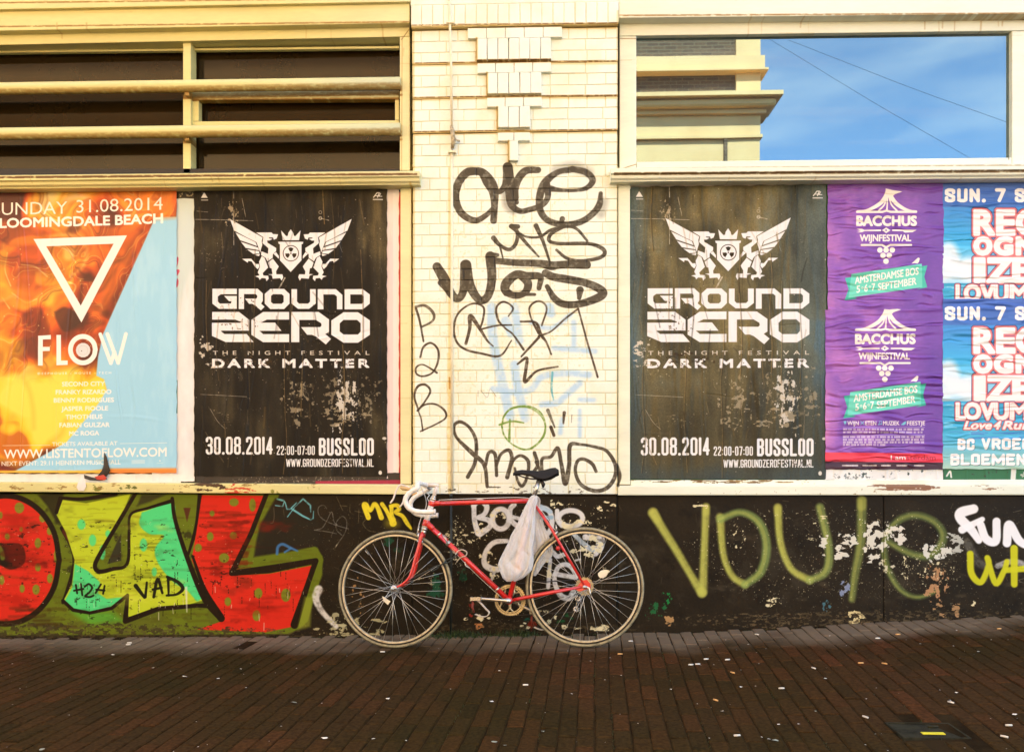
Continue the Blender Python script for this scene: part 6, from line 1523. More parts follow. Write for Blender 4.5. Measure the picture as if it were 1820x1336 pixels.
# ---- stem and bar
bm = bmesh.new(); s_top = L(777, 862.5); s_bot = HT_t - hd * .022; s_cl = L(757, 862)
bm_tube(bm, [s_bot, s_bot + (s_top - s_bot) * .5, s_top + Vector((-.002, 0, -.003))], .0110, 12); bm_tube(bm, [s_top + Vector((.008, 0, .000)), s_top, s_cl], [.011, .0125, .0115], 12)
bm_tube(bm, [s_cl + Vector((0, -.022, 0)), s_cl + Vector((0, .022, 0))], .0175, 14)
bpart("stem", bm, white_p)
def bar_half(s_):
    w = .185 * s_
    near = [(757, 862, .10), (754, 862.5, .60), (750, 863.5, .92), (741, 867.5, 1), (731, 873, 1), (724, 880, 1), (720.5, 889, 1), (723.5, 898.5, 1), (731, 905.5, 1), (742, 909, 1), (757, 909.8, 1), (771, 909.2, 1)]
    P = []
    for x, y, f in near:
        p = L(x, y, .185); P.append(Vector((p.x - (.050 if s_ < 0 else 0), -w * f, p.z)))      # shape read on the near side, mirrored for the far one
    c0 = Vector((s_cl.x, 0, s_cl.z)); dz = P[0] - c0
    P[0] = c0 + Vector((0, -w * .1, 0)); P[1] = Vector((s_cl.x - .004, -w * .62, s_cl.z - .001)); P[2] = Vector((s_cl.x - .014, -w * .93, s_cl.z - .006))
    return P
hb = None
for s_ in (1, -1):
    P = [Vector(q) for q in crom(bar_half(s_), 5)]
    k0 = int(len(P) * .0)
    bm = bmesh.new(); rad = [.0118 if i < 6 else .0150 + .0006 * math.sin(i * 1.7) for i in range(len(P))]; bm_tube(bm, P, rad, 12)
    o = bpart("handlebar", bm, white_t)
    if s_ == 1: o['label'] = "near half of the white taped dropped handlebar"
    bm = bmesh.new(); e_ = P[-1]; bm_tube(bm, [e_ + Vector((-.002, 0, 0)), e_ + Vector((.010, 0, 0))], .016, 12); bpart("bar_plug", bm, white_p)
    # brake lever
    h0 = L(733, 870.5, .185); y_ = -.185 * s_
    A = lambda x, y: Vector((L(x, y, .185).x - (.028 if s_ < 0 else 0), y_, L(x, y, .185).z))
    bm = bmesh.new(); bm_tube(bm, [A(733, 871), A(724, 868.5), A(716, 868), A(712, 865)], [.009, .013, .012, .008], 10, flat=.9); bpart("brake_hood", bm, gum)
    bm = bmesh.new(); pts = [Vector(q) for q in crom([A(728, 866), A(717, 862.5), A(710.5, 862), A(705.5, 869), A(701.5, 879), A(698.5, 887), A(693.5, 894)], 4)]
    bm_tube(bm, pts, [.0045] * 4 + [.0052] * (len(pts) - 5) + [.0035], 8); bpart("brake_lever", bm, white_p)
    bm = bmesh.new(); tgt = L(742, 952) if s_ == 1 else L(751, 915)
    c_pts = [A(727, 867) + Vector((.02, 0, .004)), A(745, 866) + Vector((0, s_ * .01, .01)), A(751, 876) + Vector((0, s_ * .05, 0)), A(750.5, 895) + Vector((0, s_ * .12, 0)), Vector((L(748, 925).x, -.02 * s_, L(748, 925).z)), Vector((L(742, 948).x, -.012, L(742, 948).z))] if s_ == 1 else \
        [A(745, 866), A(753, 872) + Vector((0, -.05, 0)), Vector((L(757, 884).x, .05, L(757, 884).z)), Vector((L(764, 893).x, .03, L(764, 893).z)), Vector((L(780, 889).x, .016, L(780, 889).z))]
    bm_tube(bm, [Vector(q) for q in crom(c_pts, 6)], .0024, 6); bpart("brake_cable", bm, cable_m)
bm = bmesh.new(); bm_tube(bm, [Vector(q) for q in crom([L(780, 888), L(850, 885.5), L(930, 884), L(950, 893), L(972, 920), L(988, 944)], 5)], .0018, 6); bpart("brake_cable", bm, cable_m)
bm = bmesh.new(); bm_tube(bm, [Vector(q) + Vector((0, -.012, -.004)) for q in crom([L(788, 952), L(810, 981), L(850, 1022), L(895, 1063)], 5)], .0014, 6); bpart("gear_cable", bm, chrome)
# ---- brakes
def caliper(c0, d_up, d_fw):
    bm = bmesh.new()
    for s_ in (-1, 1):
        pts = [c0 + d_fw * .018, c0 + d_fw * .02 + Vector((0, s_ * .024, 0)) + d_up * .004, c0 + d_fw * .016 + Vector((0, s_ * .029, 0)) - d_up * .018, c0 + d_fw * .008 + Vector((0, s_ * .020, 0)) - d_up * .040]
        bm_tube(bm, [Vector(q) for q in crom(pts, 4)], [.006] * 8 + [.005] * 5, 8)
        bm_tube(bm, [c0 + Vector((0, s_ * .018, 0)) - d_up * .040 - d_fw * .014, c0 + Vector((0, s_ * .018, 0)) - d_up * .040 + d_fw * .022], .006, 8)
    bm_tube(bm, [c0 + d_fw * .02 + Vector((0, -.026, .004)), c0 + d_fw * .02 + Vector((0, -.030, .030)), c0 + d_fw * .016 + Vector((0, -.016, .045))], [.005, .0045, .004], 8)
    bm_tube(bm, [c0 - d_fw * .015, c0 + d_fw * .03], .005, 8)
    return bpart("brake_caliper", bm, chrome)
caliper(L(751, 950), Vector((.20, 0, .98)), Vector((-.98, 0, .20))); caliper(L(985, 949), Vector((.45, 0, .89)), Vector((.70, 0, .5)))
# ---- saddle
bm = bmesh.new()
# stations from nose to tail: x, y of the top, half width, drop of the flank
st_ = [(912, 840, .012, .008), (916, 836.5, .017, .018), (928, 834.5, .020, .024), (942, 835.5, .024, .030), (956, 836.5, .034, .048), (968, 834.5, .052, .066), (979, 831.5, .066, .064), (987, 830.5, .070, .048), (993, 834.5, .062, .022)]
rings = []
for x, y, hw, dp in st_:
    c0 = L(x, y); ring = []
    for k in range(13):
        a = math.pi * k / 12; yy_ = -hw * math.cos(a); f = abs(math.cos(a))
        ring.append(bm.verts.new((c0.x, yy_, c0.z - dp * (f ** 2.6) * .9 - .002 * f)))
    for k in range(11, 0, -1):
        a = math.pi * k / 12; yy_ = -hw * .9 * math.cos(a); f = abs(math.cos(a)); ring.append(bm.verts.new((c0.x, yy_, c0.z - dp * (f ** 2.6) * .9 - .010)))
    rings.append(ring)
n_ = len(rings[0])
for i in range(len(rings) - 1):
    for k in range(n_): bm.faces.new((rings[i][k], rings[i][(k+1) % n_], rings[i+1][(k+1) % n_], rings[i+1][k]))
bm.faces.new(rings[0][::-1]); bm.faces.new(rings[-1])
bpart("saddle", bm, blk)
bm = bmesh.new()
for s_ in (-1, 1): bm_tube(bm, [Vector(q) for q in crom([L(920, 844) + Vector((0, s_ * .008, 0)), L(940, 850) + Vector((0, s_ * .018, 0)), L(965, 850) + Vector((0, s_ * .022, 0)), L(986, 841) + Vector((0, s_ * .045, 0))], 4)], .0035, 6)
bm_tube(bm, [L(957, 851) + Vector((0, -.03, 0)), L(957, 851) + Vector((0, .03, 0))], .011, 10); bm_tube(bm, [L(961, 852), L(966, 861), L(965, 866)], [.010, .012, .006], 8)
bpart("saddle_clamp", bm, dark_m)
bm = bmesh.new(); bm_tube(bm, [ST, L(957.5, 853)], .0128, 14); bpart("seat_post", bm, chrome)
bm = bmesh.new(); bm_tube(bm, [ST + Vector((-.002, -.02, -.004)), ST + Vector((-.002, .02, -.004))], .007, 8); lug(ST + (ST - BB).normalized() * .004, (ST - BB).normalized(), .0172, .005); bpart("seat_clamp", bm, chrome)
# ---- drivetrain (on the far side of the frame)
DY = .045
bm = bmesh.new()
def ringplate(bm, c0, Ro, Ri, y, th_, teeth=0, seg=96):
    fr = []
    for i in range(seg):
        a = 2*math.pi*i/seg; ro = Ro + (.004 if teeth and (i * teeth * 2 // seg) % 2 else 0)
        fr.append([bm.verts.new((c0.x + r_ * math.cos(a), y + s_ * th_/2, c0.z + r_ * math.sin(a))) for r_, s_ in ((ro, -1), (ro, 1), (Ri, 1), (Ri, -1))])
    for i in range(seg):
        for k in range(4): bm.faces.new((fr[i][k], fr[i][(k+1) % 4], fr[(i+1) % seg][(k+1) % 4], fr[(i+1) % seg][k]))
ringplate(bm, BB, .090, .079, DY, .004, 46, 184); ringplate(bm, BB, .076, .070, DY - .004, .003, 0)
for k in range(5):
    a = 2*math.pi*k/5 - math.pi/2; d_ = Vector((math.cos(a), 0, math.sin(a))); sd_ = Vector((-math.sin(a), 0, math.cos(a)))
    bm_tube(bm, [BB + Vector((0, DY, 0)), BB + d_ * .050 + Vector((0, DY, 0))], [.012, .007], 8, flat=.5)
    for s_ in (-1, 1): bm_tube(bm, [BB + d_ * .048 + Vector((0, DY, 0)), BB + d_ * .073 + sd_ * .024 * s_ + Vector((0, DY, 0))], [.006, .0045], 8)
    bm_tube(bm, [BB + d_ * .073 + Vector((0, DY - .006, 0)), BB + d_ * .073 + Vector((0, DY + .004, 0))], .005, 8)
bpart("chainring", bm, brass, smooth=False)
def crank(px, py, y, nm):
    e_ = L(px, py); e_ = Vector((e_.x, y, e_.z)); b0 = Vector((BB.x, y * .92, BB.z))
    bm = bmesh.new(); bm_tube(bm, [b0, b0 + (e_ - b0) * .08, b0 + (e_ - b0) * .2, b0 + (e_ - b0) * .9, e_], [.016, .015, .0095, .0085, .011], 10, flat=1.0)
    bm_tube(bm, [b0 + Vector((0, .010 if y < 0 else -.01, 0)), b0 + Vector((0, -.010 if y < 0 else .01, 0))], .0155, 14)
    return bpart(nm, bm, chrome), e_
cl, eL = crank(851, 1062, -.062, "crank_arm"); cr_, eR = crank(949, 1090, .070, "crank_arm")
def pedal(e_, sgn):
    bm = bmesh.new()
    c0 = e_ + Vector((0, sgn * .045, 0)); bm_tube(bm, [e_, e_ + Vector((0, sgn * .085, 0))], .006, 8)
    for dx in (-.030, .026): bm_box(bm, c0.x + dx - .002, c0.x + dx + .002, c0.y - .036, c0.y + .036, c0.z - .011, c0.z + .011)
    for dy in (-.034, .034): bm_box(bm, c0.x - .032, c0.x + .028, c0.y + dy - .002, c0.y + dy + .002, c0.z - .008, c0.z + .008)
    p = bpart("pedal", bm, chrome, smooth=False)
    # toe clip hanging down under the pedal
    bm = bmesh.new()
    for s_ in (-1, 1):
        A = lambda x, y: Vector((L(x, y, .09).x, c0.y + s_ * .020, L(x, y, .09).z)) - (Vector((L(846, 1061, .09).x, 0, L(846, 1061, .09).z)) - Vector((c0.x, 0, c0.z)))
        pts = [Vector(q) for q in crom([A(836, 1059.5), A(846, 1063), A(854, 1069), A(862, 1078), A(868.5, 1085), A(864.5, 1091.5), A(855, 1092.5), A(844, 1088)], 4)]
        bm_tube(bm, pts, .0028, 6)
    q0, q1 = A(868, 1085), A(846, 1063)
    bm_box(bm, q1.x - .016, q1.x + .010, c0.y - .020, c0.y + .020, q1.z - .004, q1.z - .001)
    o = link("toe_clip", mesh_from_bm("toe_clip", bm, True), p, chrome)
    bm = bmesh.new(); bm_tube(bm, [Vector((c0.x - .018, c0.y - .02, c0.z - .01)), Vector((c0.x - .020, c0.y - .03, c0.z - .045)), Vector((c0.x - .012, c0.y - .02, c0.z - .075))], [.006, .007, .004], 6, flat=.3)
    link("toe_strap", mesh_from_bm("toe_strap", bm, True), p, strap_m)
strap_m, nt, b = new_mat("red_brown_strap", .7, lin((120, 44, 26)))
pedal(eL, -1); pedal(eR, 1)
# chain, sprockets, rear derailleur
SY = .045
bm = bmesh.new(); 
for i, r_ in enumerate((.030, .034, .039, .044, .050)): ringplate(bm, axR, r_, .018, SY - .004 * i + .004, .002, 14, 84)
bpart("sprockets", bm, brass, smooth=False)
bm = bmesh.new()
t1 = BB + Vector((.01, DY, .0915)); t2 = axR + Vector((-.004, DY, .040)); t3 = axR + Vector((-.012, DY, -.046))
jk = L(1027, 1064); jk = Vector((jk.x, DY, jk.z)); j2 = L(1024, 1083); j2 = Vector((j2.x, DY, j2.z)); b1 = BB + Vector((.03, DY, -.088))
arc = [BB + Vector((.0915 * math.cos(a), DY, .0915 * math.sin(a))) for a in np.linspace(math.radians(84), math.radians(282), 26)]
bm_tube(bm, [t2, t1] + arc + [j2 + Vector((-.010, 0, -.016)), j2 + Vector((.012, 0, -.004)), jk + Vector((-.008, 0, .004)), axR + Vector((.034, DY, -.010))], .0032, 6, flat=1.1)
bpart("chain", bm, dark_m)
bm = bmesh.new(); 
for q_ in (jk, j2): ringplate(bm, q_, .015, .006, DY, .004, 10, 40)
bm_tube(bm, [jk + Vector((0, .006, 0)), j2 + Vector((0, .006, 0))], .006, 6, flat=.4); bm_tube(bm, [axR + Vector((.006, .056, -.012)), (axR + jk) / 2 + Vector((.012, .06, -.006)), jk + Vector((0, .052 - DY + .0, 0))], [.007, .012, .007], 8)
bpart("rear_derailleur", bm, chrome)
# things caught in the spokes
tagm, nt, b = new_mat("card_tag", .6, lin((236, 222, 190)))
def spoke_card(pts, nm):
    q = [L(x, y, .012) for x, y in pts]; bm = bmesh.new(); a = [bm.verts.new(p) for p in q]; c_ = [bm.verts.new(p + Vector((0, .0012, 0))) for p in q]
    bm.faces.new(a); bm.faces.new(c_[::-1]); n_ = len(a)
    for i in range(n_): bm.faces.new((a[i], c_[i], c_[(i+1) % n_], a[(i+1) % n_]))
    bpart(nm, bm, tagm, smooth=False)
spoke_card([(679, 1059), (682, 1060), (694, 1068), (689.5, 1074.5), (682, 1068)], "spoke_tag")
spoke_card([(1063, 1018), (1068, 1013.5), (1077, 1011.5), (1081, 1014), (1079, 1021), (1072, 1027), (1066, 1026), (1063, 1022)], "spoke_tag")
bm = bmesh.new(); c0 = L(992, 974); bm_tube(bm, [c0 + Vector((0, -.028, 0)), c0 + Vector((0, .004, 0))], .013, 12); bpart("rear_reflector", bm, red)

# ================================================================== lock
lk = thing("cable_lock", "dark cable lock with chain links and silver shackle hooked round the red down tube", "lock")
lk.matrix_world = bike.matrix_world.copy()
lm, nt, b = new_mat("lock_steel", .4, (.05, .06, .055), metal=.7)
def lpart(nm, bm, mat): return link(nm, mesh_from_bm(nm, bm, True), lk, mat)
cps = [L(720, 1036, .02), L(738, 1025, .022), L(756, 1016, .024), L(768, 1010, .024)]
bm = bmesh.new(); bm_tube(bm, [Vector(q) for q in crom(cps, 5)], .0042, 8); lpart("cable", bm, lm)
lp = [L(766, 1013, .026), L(779, 1006, .030), L(791, 999, .032), L(803, 993, .034), L(813, 984, .034)]
for i in range(len(lp) - 1):
    a_, b_ = lp[i], lp[i+1]; d_ = (b_ - a_); c0 = (a_ + b_) / 2; ln = d_.length / 2 * 1.22; d_ = d_.normalized(); pr = Vector((0, 1, 0)) if i % 2 else Vector((-d_.z, 0, d_.x))
    bm = bmesh.new(); pts = [c0 + d_ * ln * math.cos(t) + pr * .0085 * math.sin(t) for t in np.linspace(0, 2*math.pi, 17)]; bm_tube(bm, pts, .0034, 7, cap=False); lpart("chain_link", bm, lm)
bm = bmesh.new(); pts = [Vector(q) for q in crom([L(809, 990, .030), L(812, 981, .032), L(820, 976.5, .030), L(829, 980, .028), L(828, 987, .026), L(818, 991, .026), L(811, 999, .026)], 5)]; bm_tube(bm, pts, .0034, 8); lpart("shackle", bm, chrome)
bm = bmesh.new(); pts = [Vector(q) for q in crom([L(826, 998, .022), L(828, 1005, .024), L(835, 1009, .020)], 5)]; bm_tube(bm, pts, .003, 8); lpart("shackle_end", bm, chrome)

# ================================================================== plastic bag on the frame
bag = thing("plastic_bag", "crumpled translucent white carrier bag hanging from the red bicycle frame under the saddle", "bag")
bag.matrix_world = bike.matrix_world.copy()
bgm = bpy.data.materials.new("thin_plastic_film"); bgm.use_nodes = True; nt = bgm.node_tree; nt.nodes.clear()
out = nt.nodes.new("ShaderNodeOutputMaterial"); d1 = nt.nodes.new("ShaderNodeBsdfPrincipled"); d1.inputs['Roughness'].default_value = .2
tl = nt.nodes.new("ShaderNodeBsdfTranslucent"); tl.inputs[0].default_value = (.88, .88, .86, 1); tp_ = nt.nodes.new("ShaderNodeBsdfTransparent"); m1 = nt.nodes.new("ShaderNodeMixShader"); m2 = nt.nodes.new("ShaderNodeMixShader"); m1.inputs[0].default_value = .30; m2.inputs[0].default_value = .34
tcb = nt.nodes.new("ShaderNodeTexCoord"); nb_ = nt.nodes.new("ShaderNodeTexNoise"); nb_.inputs['Scale'].default_value = 22; nb_.inputs['Detail'].default_value = 7; nt.links.new(tcb.outputs['Object'], nb_.inputs[0])
mpb = nt.nodes.new("ShaderNodeMapping"); mpb.inputs['Scale'].default_value = (1.6, 1, .5); nt.links.new(tcb.outputs['Object'], mpb.inputs[0]); vb = nt.nodes.new("ShaderNodeTexVoronoi"); vb.feature = 'DISTANCE_TO_EDGE'; vb.inputs['Scale'].default_value = 16; 
nx_ = nt.nodes.new("ShaderNodeMixRGB"); nx_.blend_type = 'ADD'; nx_.inputs[0].default_value = .12; nt.links.new(mpb.outputs[0], nx_.inputs[1]); nt.links.new(nb_.outputs['Color'], nx_.inputs[2]); nt.links.new(nx_.outputs[0], vb.inputs[0])
bu = nt.nodes.new("ShaderNodeBump"); bu.inputs['Strength'].default_value = .6; bu.inputs['Distance'].default_value = .02; bu.invert = True; nt.links.new(vb.outputs[0], bu.inputs['Height']); bu2 = nt.nodes.new("ShaderNodeBump"); bu2.inputs['Strength'].default_value = .25; bu2.inputs['Distance'].default_value = .006; nt.links.new(nb_.outputs[0], bu2.inputs['Height']); nt.links.new(bu.outputs[0], bu2.inputs['Normal'])
rb = nt.nodes.new("ShaderNodeValToRGB"); rb.color_ramp.elements[0].position = .35; rb.color_ramp.elements[0].color = (.86, .86, .83, 1); rb.color_ramp.elements[1].position = .65; rb.color_ramp.elements[1].color = (.92, .92, .90, 1); nt.links.new(nb_.outputs[0], rb.inputs[0]); nt.links.new(rb.outputs[0], d1.inputs['Base Color']); nt.links.new(bu2.outputs[0], d1.inputs['Normal'])
nt.links.new(d1.outputs[0], m1.inputs[1]); nt.links.new(tl.outputs[0], m1.inputs[2]); nt.links.new(m1.outputs[0], m2.inputs[1]); nt.links.new(tp_.outputs[0], m2.inputs[2]); nt.links.new(m2.outputs[0], out.inputs[0])
def lobe(name, secs, w0, dep, seed, NS=96):
    """secs: (photo y, x left, x right); w0 sideways place of the lobe, dep its half thickness"""
    r = random.Random(seed); bm = bmesh.new(); rings = []
    S_ = np.array(secs, float); t = np.linspace(0, len(secs) - 1, 90)
    ph = [r.uniform(0, 6.3) for _ in range(8)]
    for q in t:
        y = np.interp(q, range(len(secs)), S_[:, 0]); xl = np.interp(q, range(len(secs)), S_[:, 1]); xr = np.interp(q, range(len(secs)), S_[:, 2])
        A_, B_ = L(xl, y, w0), L(xr, y, w0); c0 = (A_ + B_) / 2; hw = (B_ - A_).length / 2; d_ = dep * min(1, hw / .05) * (1 - .6 * max(0, (q / (len(secs) - 1)) - .85) / .15)
        ring = []
        for k in range(NS):
            a = 2 * math.pi * k / NS; zt_ = c0.z * 18
            sh = lambda v: (1 - abs(math.sin(v))) ** 2.5; wr = 1.15 - .40 * sh(2.5 * a + ph[0] + .5 * math.sin(zt_ * .5 + ph[5])) - .30 * sh(4 * a + ph[1] - zt_ * .22) - .22 * sh(6.5 * a + ph[2] + zt_ * .6) - .20 * sh(zt_ * .9 + 1.6 * a + ph[4]) - .16 * sh(zt_ * 1.5 - 2.1 * a + ph[6])
            ring.append(bm.verts.new((c0.x + hw * math.cos(a) * (1 + .02 * math.sin(7*a + zt_)), c0.y - d_ * math.sin(a) * wr, c0.z + .004 * math.sin(3 * a + ph[3]))))
        rings.append(ring)
    for i in range(len(rings) - 1):
        for k in range(NS): bm.faces.new((rings[i][k], rings[i][(k+1) % NS], rings[i+1][(k+1) % NS], rings[i+1][k]))
    bm.faces.new(rings[-1])
    return link(name, mesh_from_bm(name, bm, True), bag, bgm)
lobe("bag_body", [(882, 944, 955), (890, 939, 955), (902, 932, 952), (920, 924, 951), (935, 918, 951), (950, 909, 951), (965, 903, 949), (980, 895, 948), (995, 887, 948), (1004, 884, 947), (1012, 887, 945), (1020, 890, 938), (1027, 893, 929), (1032, 900, 915)], .050, .036, 5)
lobe("bag_fold", [(886, 950, 957), (900, 949, 959), (918, 948, 963), (935, 948, 968), (952, 948, 976), (965, 948, 981), (978, 947, 984), (988, 947, 981), (998, 947, 969), (1008, 947, 962), (1017, 947, 956), (1022, 948, 952)], -.035, .016, 9)
bm = bmesh.new(); bm_tube(bm, [Vector(q) for q in crom([L(938, 896, .045), L(943, 884, .03), L(951, 880.5, .0), L(958, 888, -.02), L(957, 900, -.03)], 6)], [.012] * 4 + [.008] * 12 + [.010] * 9, 10, flat=.35); link("bag_handle", mesh_from_bm("bag_handle", bm, True), bag, bgm)
# salmon coloured load showing through the film
om, nt, b = new_mat("salmon_wrapper", .6, lin((240, 160, 124))); vary(nt, b, lin((238, 184, 158)), .4, 30, (.7, .55, .45)); add_bump(nt, b, 50, .6, .004)
bm = bmesh.new(); bm_tube(bm, [Vector(q) for q in crom([L(934, 935, .055), L(931, 960, .058), L(925, 985, .060), L(921, 1008, .060), L(924, 1016, .056)], 5)], list(np.linspace(.012, .026, 21)), 10, flat=.55); link("bag_contents", mesh_from_bm("bag_contents", bm, True), bag, om)
# ================================================================== weeds along the foot of the wall
gr_m, nt, b = new_mat("grass_blades", .6, (.045, .07, .014)); vary(nt, b, (.040, .068, .014), .8, 30, (.10, .09, .02))
r_ = random.Random(21)
def grass(label, spots, n, hmax):
    V, Fc = [], []
    for _ in range(n):
        px = r_.choice(spots); x = W(r_.gauss(px[0], px[1]), 1125)[0]; y = -abs(r_.gauss(0, px[2])) - .006
        z = zg(x, y) - .006; h = r_.uniform(.25, 1) * hmax * px[3]; a = r_.uniform(0, 6.3); w_ = r_.uniform(.0012, .003); lx, ly = r_.uniform(-.5, .5) * h, r_.uniform(-.7, .2) * h
        k = len(V); ca, sa = math.cos(a) * w_, math.sin(a) * w_
        V += [(x - ca, y - sa, z), (x + ca, y + sa, z), (x + ca * .7 + lx * .4, y + sa * .7 + ly * .4, z + h * .6), (x - ca * .7 + lx * .4, y - sa * .7 + ly * .4, z + h * .6), (x + lx, y + ly, z + h * .9)]
        Fc += [(k, k+1, k+2, k+3), (k+3, k+2, k+4)]
    me = bpy.data.meshes.new("grass"); me.from_pydata(V, [], Fc); me.update()
    tag(link("grass", me, None, gr_m), label, kind='stuff')
grass("short grass growing where the black wall meets the pavement under the bicycle", [(812, 14, .05, 1), (835, 20, .04, .8), (790, 14, .05, .6), (918, 14, .03, 1), (935, 10, .04, .7), (770, 20, .05, .4), (870, 30, .04, .4)], 1500, .06)
grass("sparse tufts in the joints along the rest of the wall", [(980, 60, .03, .6), (650, 80, .02, .4), (1200, 120, .015, .35), (300, 200, .015, .35), (1500, 200, .015, .35)], 500, .03)
# moss and weeds between bricks further out
V, Fc = [], []
for _ in range(700):
    x0 = r_.choice([-.05, .25, .62, 1.05, 1.5, -.4]); y = r_.uniform(-1.9, -.3); i = round(((x0 - 0) * math.cos(PA) - (y + 2.2) * math.sin(PA)) / PW)
    p = org + dW * ((i + .5) * PW) + dL * ((y + 2.2)); x, y = p.x + r_.gauss(0, .003), p.y
    z = zg(x, y) - .008; h = r_.uniform(.004, .013); a = r_.uniform(0, 6.3); w_ = .0022; k = len(V); ca, sa = math.cos(a) * w_, math.sin(a) * w_
    V += [(x - ca, y - sa, z), (x + ca, y + sa, z), (x + r_.uniform(-.004, .004), y + r_.uniform(-.004, .004), z + h)]; Fc.append((k, k+1, k+2))
me = bpy.data.meshes.new("moss"); me.from_pydata(V, [], Fc); me.update(); tag(link("moss", me, None, gr_m), "tiny moss in the joints of the brick street", kind='stuff')

# ================================================================== litter
pw, nt, b = new_mat("litter_white", .6, lin((236, 228, 210))); vary(nt, b, lin((236, 228, 210)), .4, 80, (.4, .32, .2))
pt, nt, b = new_mat("litter_tan", .6, lin((226, 170, 100)))
pg, nt, b = new_mat("litter_grey", .4, lin((150, 158, 142)))
def butt(px, py, ang, col, ln=.026):
    p = G(px, py); d = Vector((math.cos(ang), math.sin(ang), 0))
    bm = bmesh.new(); bm_tube(bm, [-d * ln * .5, -d * ln * .12, d * ln * .5], [.0038, .0042, .0036], 7)
    o = link("cigarette_end", mesh_from_bm("cigarette_end", bm, True), None, col); o.location = (p.x, p.y, p.z + .0045); return o
def scrap(px, py, s, col, ang, k):
    p = G(px, py); rr = random.Random(k); bm = bmesh.new(); n_ = rr.randint(5, 7)
    ce = bm.verts.new((0, 0, s * .25)); vs = []
    for i in range(n_):
        a = 2*math.pi*i/n_ + ang; q = s * rr.uniform(.6, 1.1); vs.append(bm.verts.new((q * math.cos(a), q * .62 * math.sin(a), rr.uniform(0, s * .35))))
    for i in range(n_): bm.faces.new((ce, vs[i], vs[(i+1) % n_]))
    o = link("litter_scrap", mesh_from_bm("litter_scrap", bm), None, col); o.location = (p.x, p.y, p.z + .002); return o
BT = [(1560,1135,.1,'w'),(1345,1128,2.4,'w'),(1255,1172,.3,'w'),(1228,1182,.2,'w'),(1293,1173,.2,'w'),(1240,1181,.1,'w'),(1530,1179,.05,'t'),(1776,1118,.3,'t'),(1596,1128,.1,'t'),(1102,1163,.1,'t'),(1121,1140,.1,'w'),
      (934,1218,.05,'w'),(1272,1245,2.2,'t'),(1446,1188,2.0,'w'),(1538,1275,2.1,'w'),(1310,1308,.2,'w'),(1690,1249,2.2,'w'),(1793,1290,.05,'w'),(1785,1310,2.4,'w'),(680,1159,.05,'w'),(1302,1196,2.2,'t'),(1572,1180,2.4,'t'),(1389,1224,.1,'w'),(230,1143,.1,'w'),(228,1146,.1,'w')]
LIT = []
for i, (x, y, a, k) in enumerate(BT):
    o = butt(x, y, a, pw if k == 'w' else pt); LIT.append((o, x, y, "white cigarette end" if k == 'w' else "tan cigarette end", "cigarette end", "cigarette ends on the street"))
SC = [(200,1164,.018),(350,1142,.012),(250,1136,.010),(180,1150,.010),(328,1203,.022),(388,1206,.012),(437,1222,.008),(522,1249,.022),(689,1242,.020),(578,1312,.020),(664,1313,.012),(888,1192,.010),(878,1319,.020),(122,1271,.008),(22,1252,.008),(428,1189,.010),(272,1187,.012),(75,1333,.02),
      (734,1192,.006),(500,1291,.008),(722,1316,.006),(873,1247,.016),(897,1325,.014),(1075,1208,.006),(1318,1221,.012),(1384,1288,.012),(1367,1314,.010),(1450,1264,.008),(1688,1245,.010),(1700,1231,.014),(1804,1270,.014),(1739,1158,.012),(1636,1144,.012),(1467,1206,.010),(1354,1310,.008),(1283,1264,.010),(1192,1225,.010),(1378,1317,.018),(1420,1287,.010),(1016,1233,.010),(1104,1200,.006),(1850,1230,.01),(965,1300,.012),(1050,1175,.010),(1330,1145,.010),(1475,1130,.012),(1700,1120,.010),(640,1130,.014),(560,1140,.010)]
for i, (x, y, s) in enumerate(SC):
    g_ = i % 5 == 2
    o = scrap(x, y, s * .78, pg if g_ else pw, i * 1.3, i); LIT.append((o, x, y, "grey green litter scrap" if g_ else "pale litter scrap", "litter", "litter scraps on the street"))
ZX = ((170, "the red O"), (370, "the green letter"), (590, "the red L"), (810, "the front wheel"), (930, "the chainring"), (1150, "the rear wheel"), (1270, "the painted V"), (1380, "the painted O"), (1500, "the painted U"), (1580, "the painted I"), (1700, "the painted e"), (9999, "the yellow W"))
ZY = ((1150, "close to the wall"), (1200, "a step from the wall"), (1262, "in mid street"), (9999, "far from the wall"))
cellz = {}
for it in LIT:
    zx = next(t for m_, t in ZX if it[1] < m_); zy = next(t for m_, t in ZY if it[2] < m_); cellz.setdefault((it[3], zx, zy), []).append(it)
for (nm, zx, zy), its in cellz.items():
    its.sort(key=lambda q: q[1]); n_ = len(its)
    for i, it in enumerate(its):
        w_ = "" if n_ == 1 else (", the left one" if i == 0 else ", the right one") if n_ == 2 else (", the leftmost", ", second from left", ", third from left", ", fourth from left", ", fifth from left")[min(i, 4)]
        tag(it[0], nm + " " + zy + " below " + zx + w_, it[4], it[5])
# crumbs too small and many to count
V, Fc = [], []
for _ in range(150):
    px = r_.uniform(-60, 1880); py = r_.choice((r_.uniform(1130, 1336), r_.uniform(1125, 1200))); p = G(px, max(py, 1137)); s = r_.uniform(.0010, .0044); a = r_.uniform(0, 6.3); k = len(V)
    for i in range(4): V.append((p.x + s * math.cos(a + i * 1.57) * r_.uniform(.6, 1.3), p.y + s * math.sin(a + i * 1.57) * r_.uniform(.6, 1.3), p.z + .0022 + r_.uniform(0, .001)))
    Fc.append((k, k+1, k+2, k+3))
me = bpy.data.meshes.new("grit"); me.from_pydata(V, [], Fc); me.update(); tag(link("grit", me, None, pw), "pale grit and crumbs strewn over the brick street", kind='stuff')

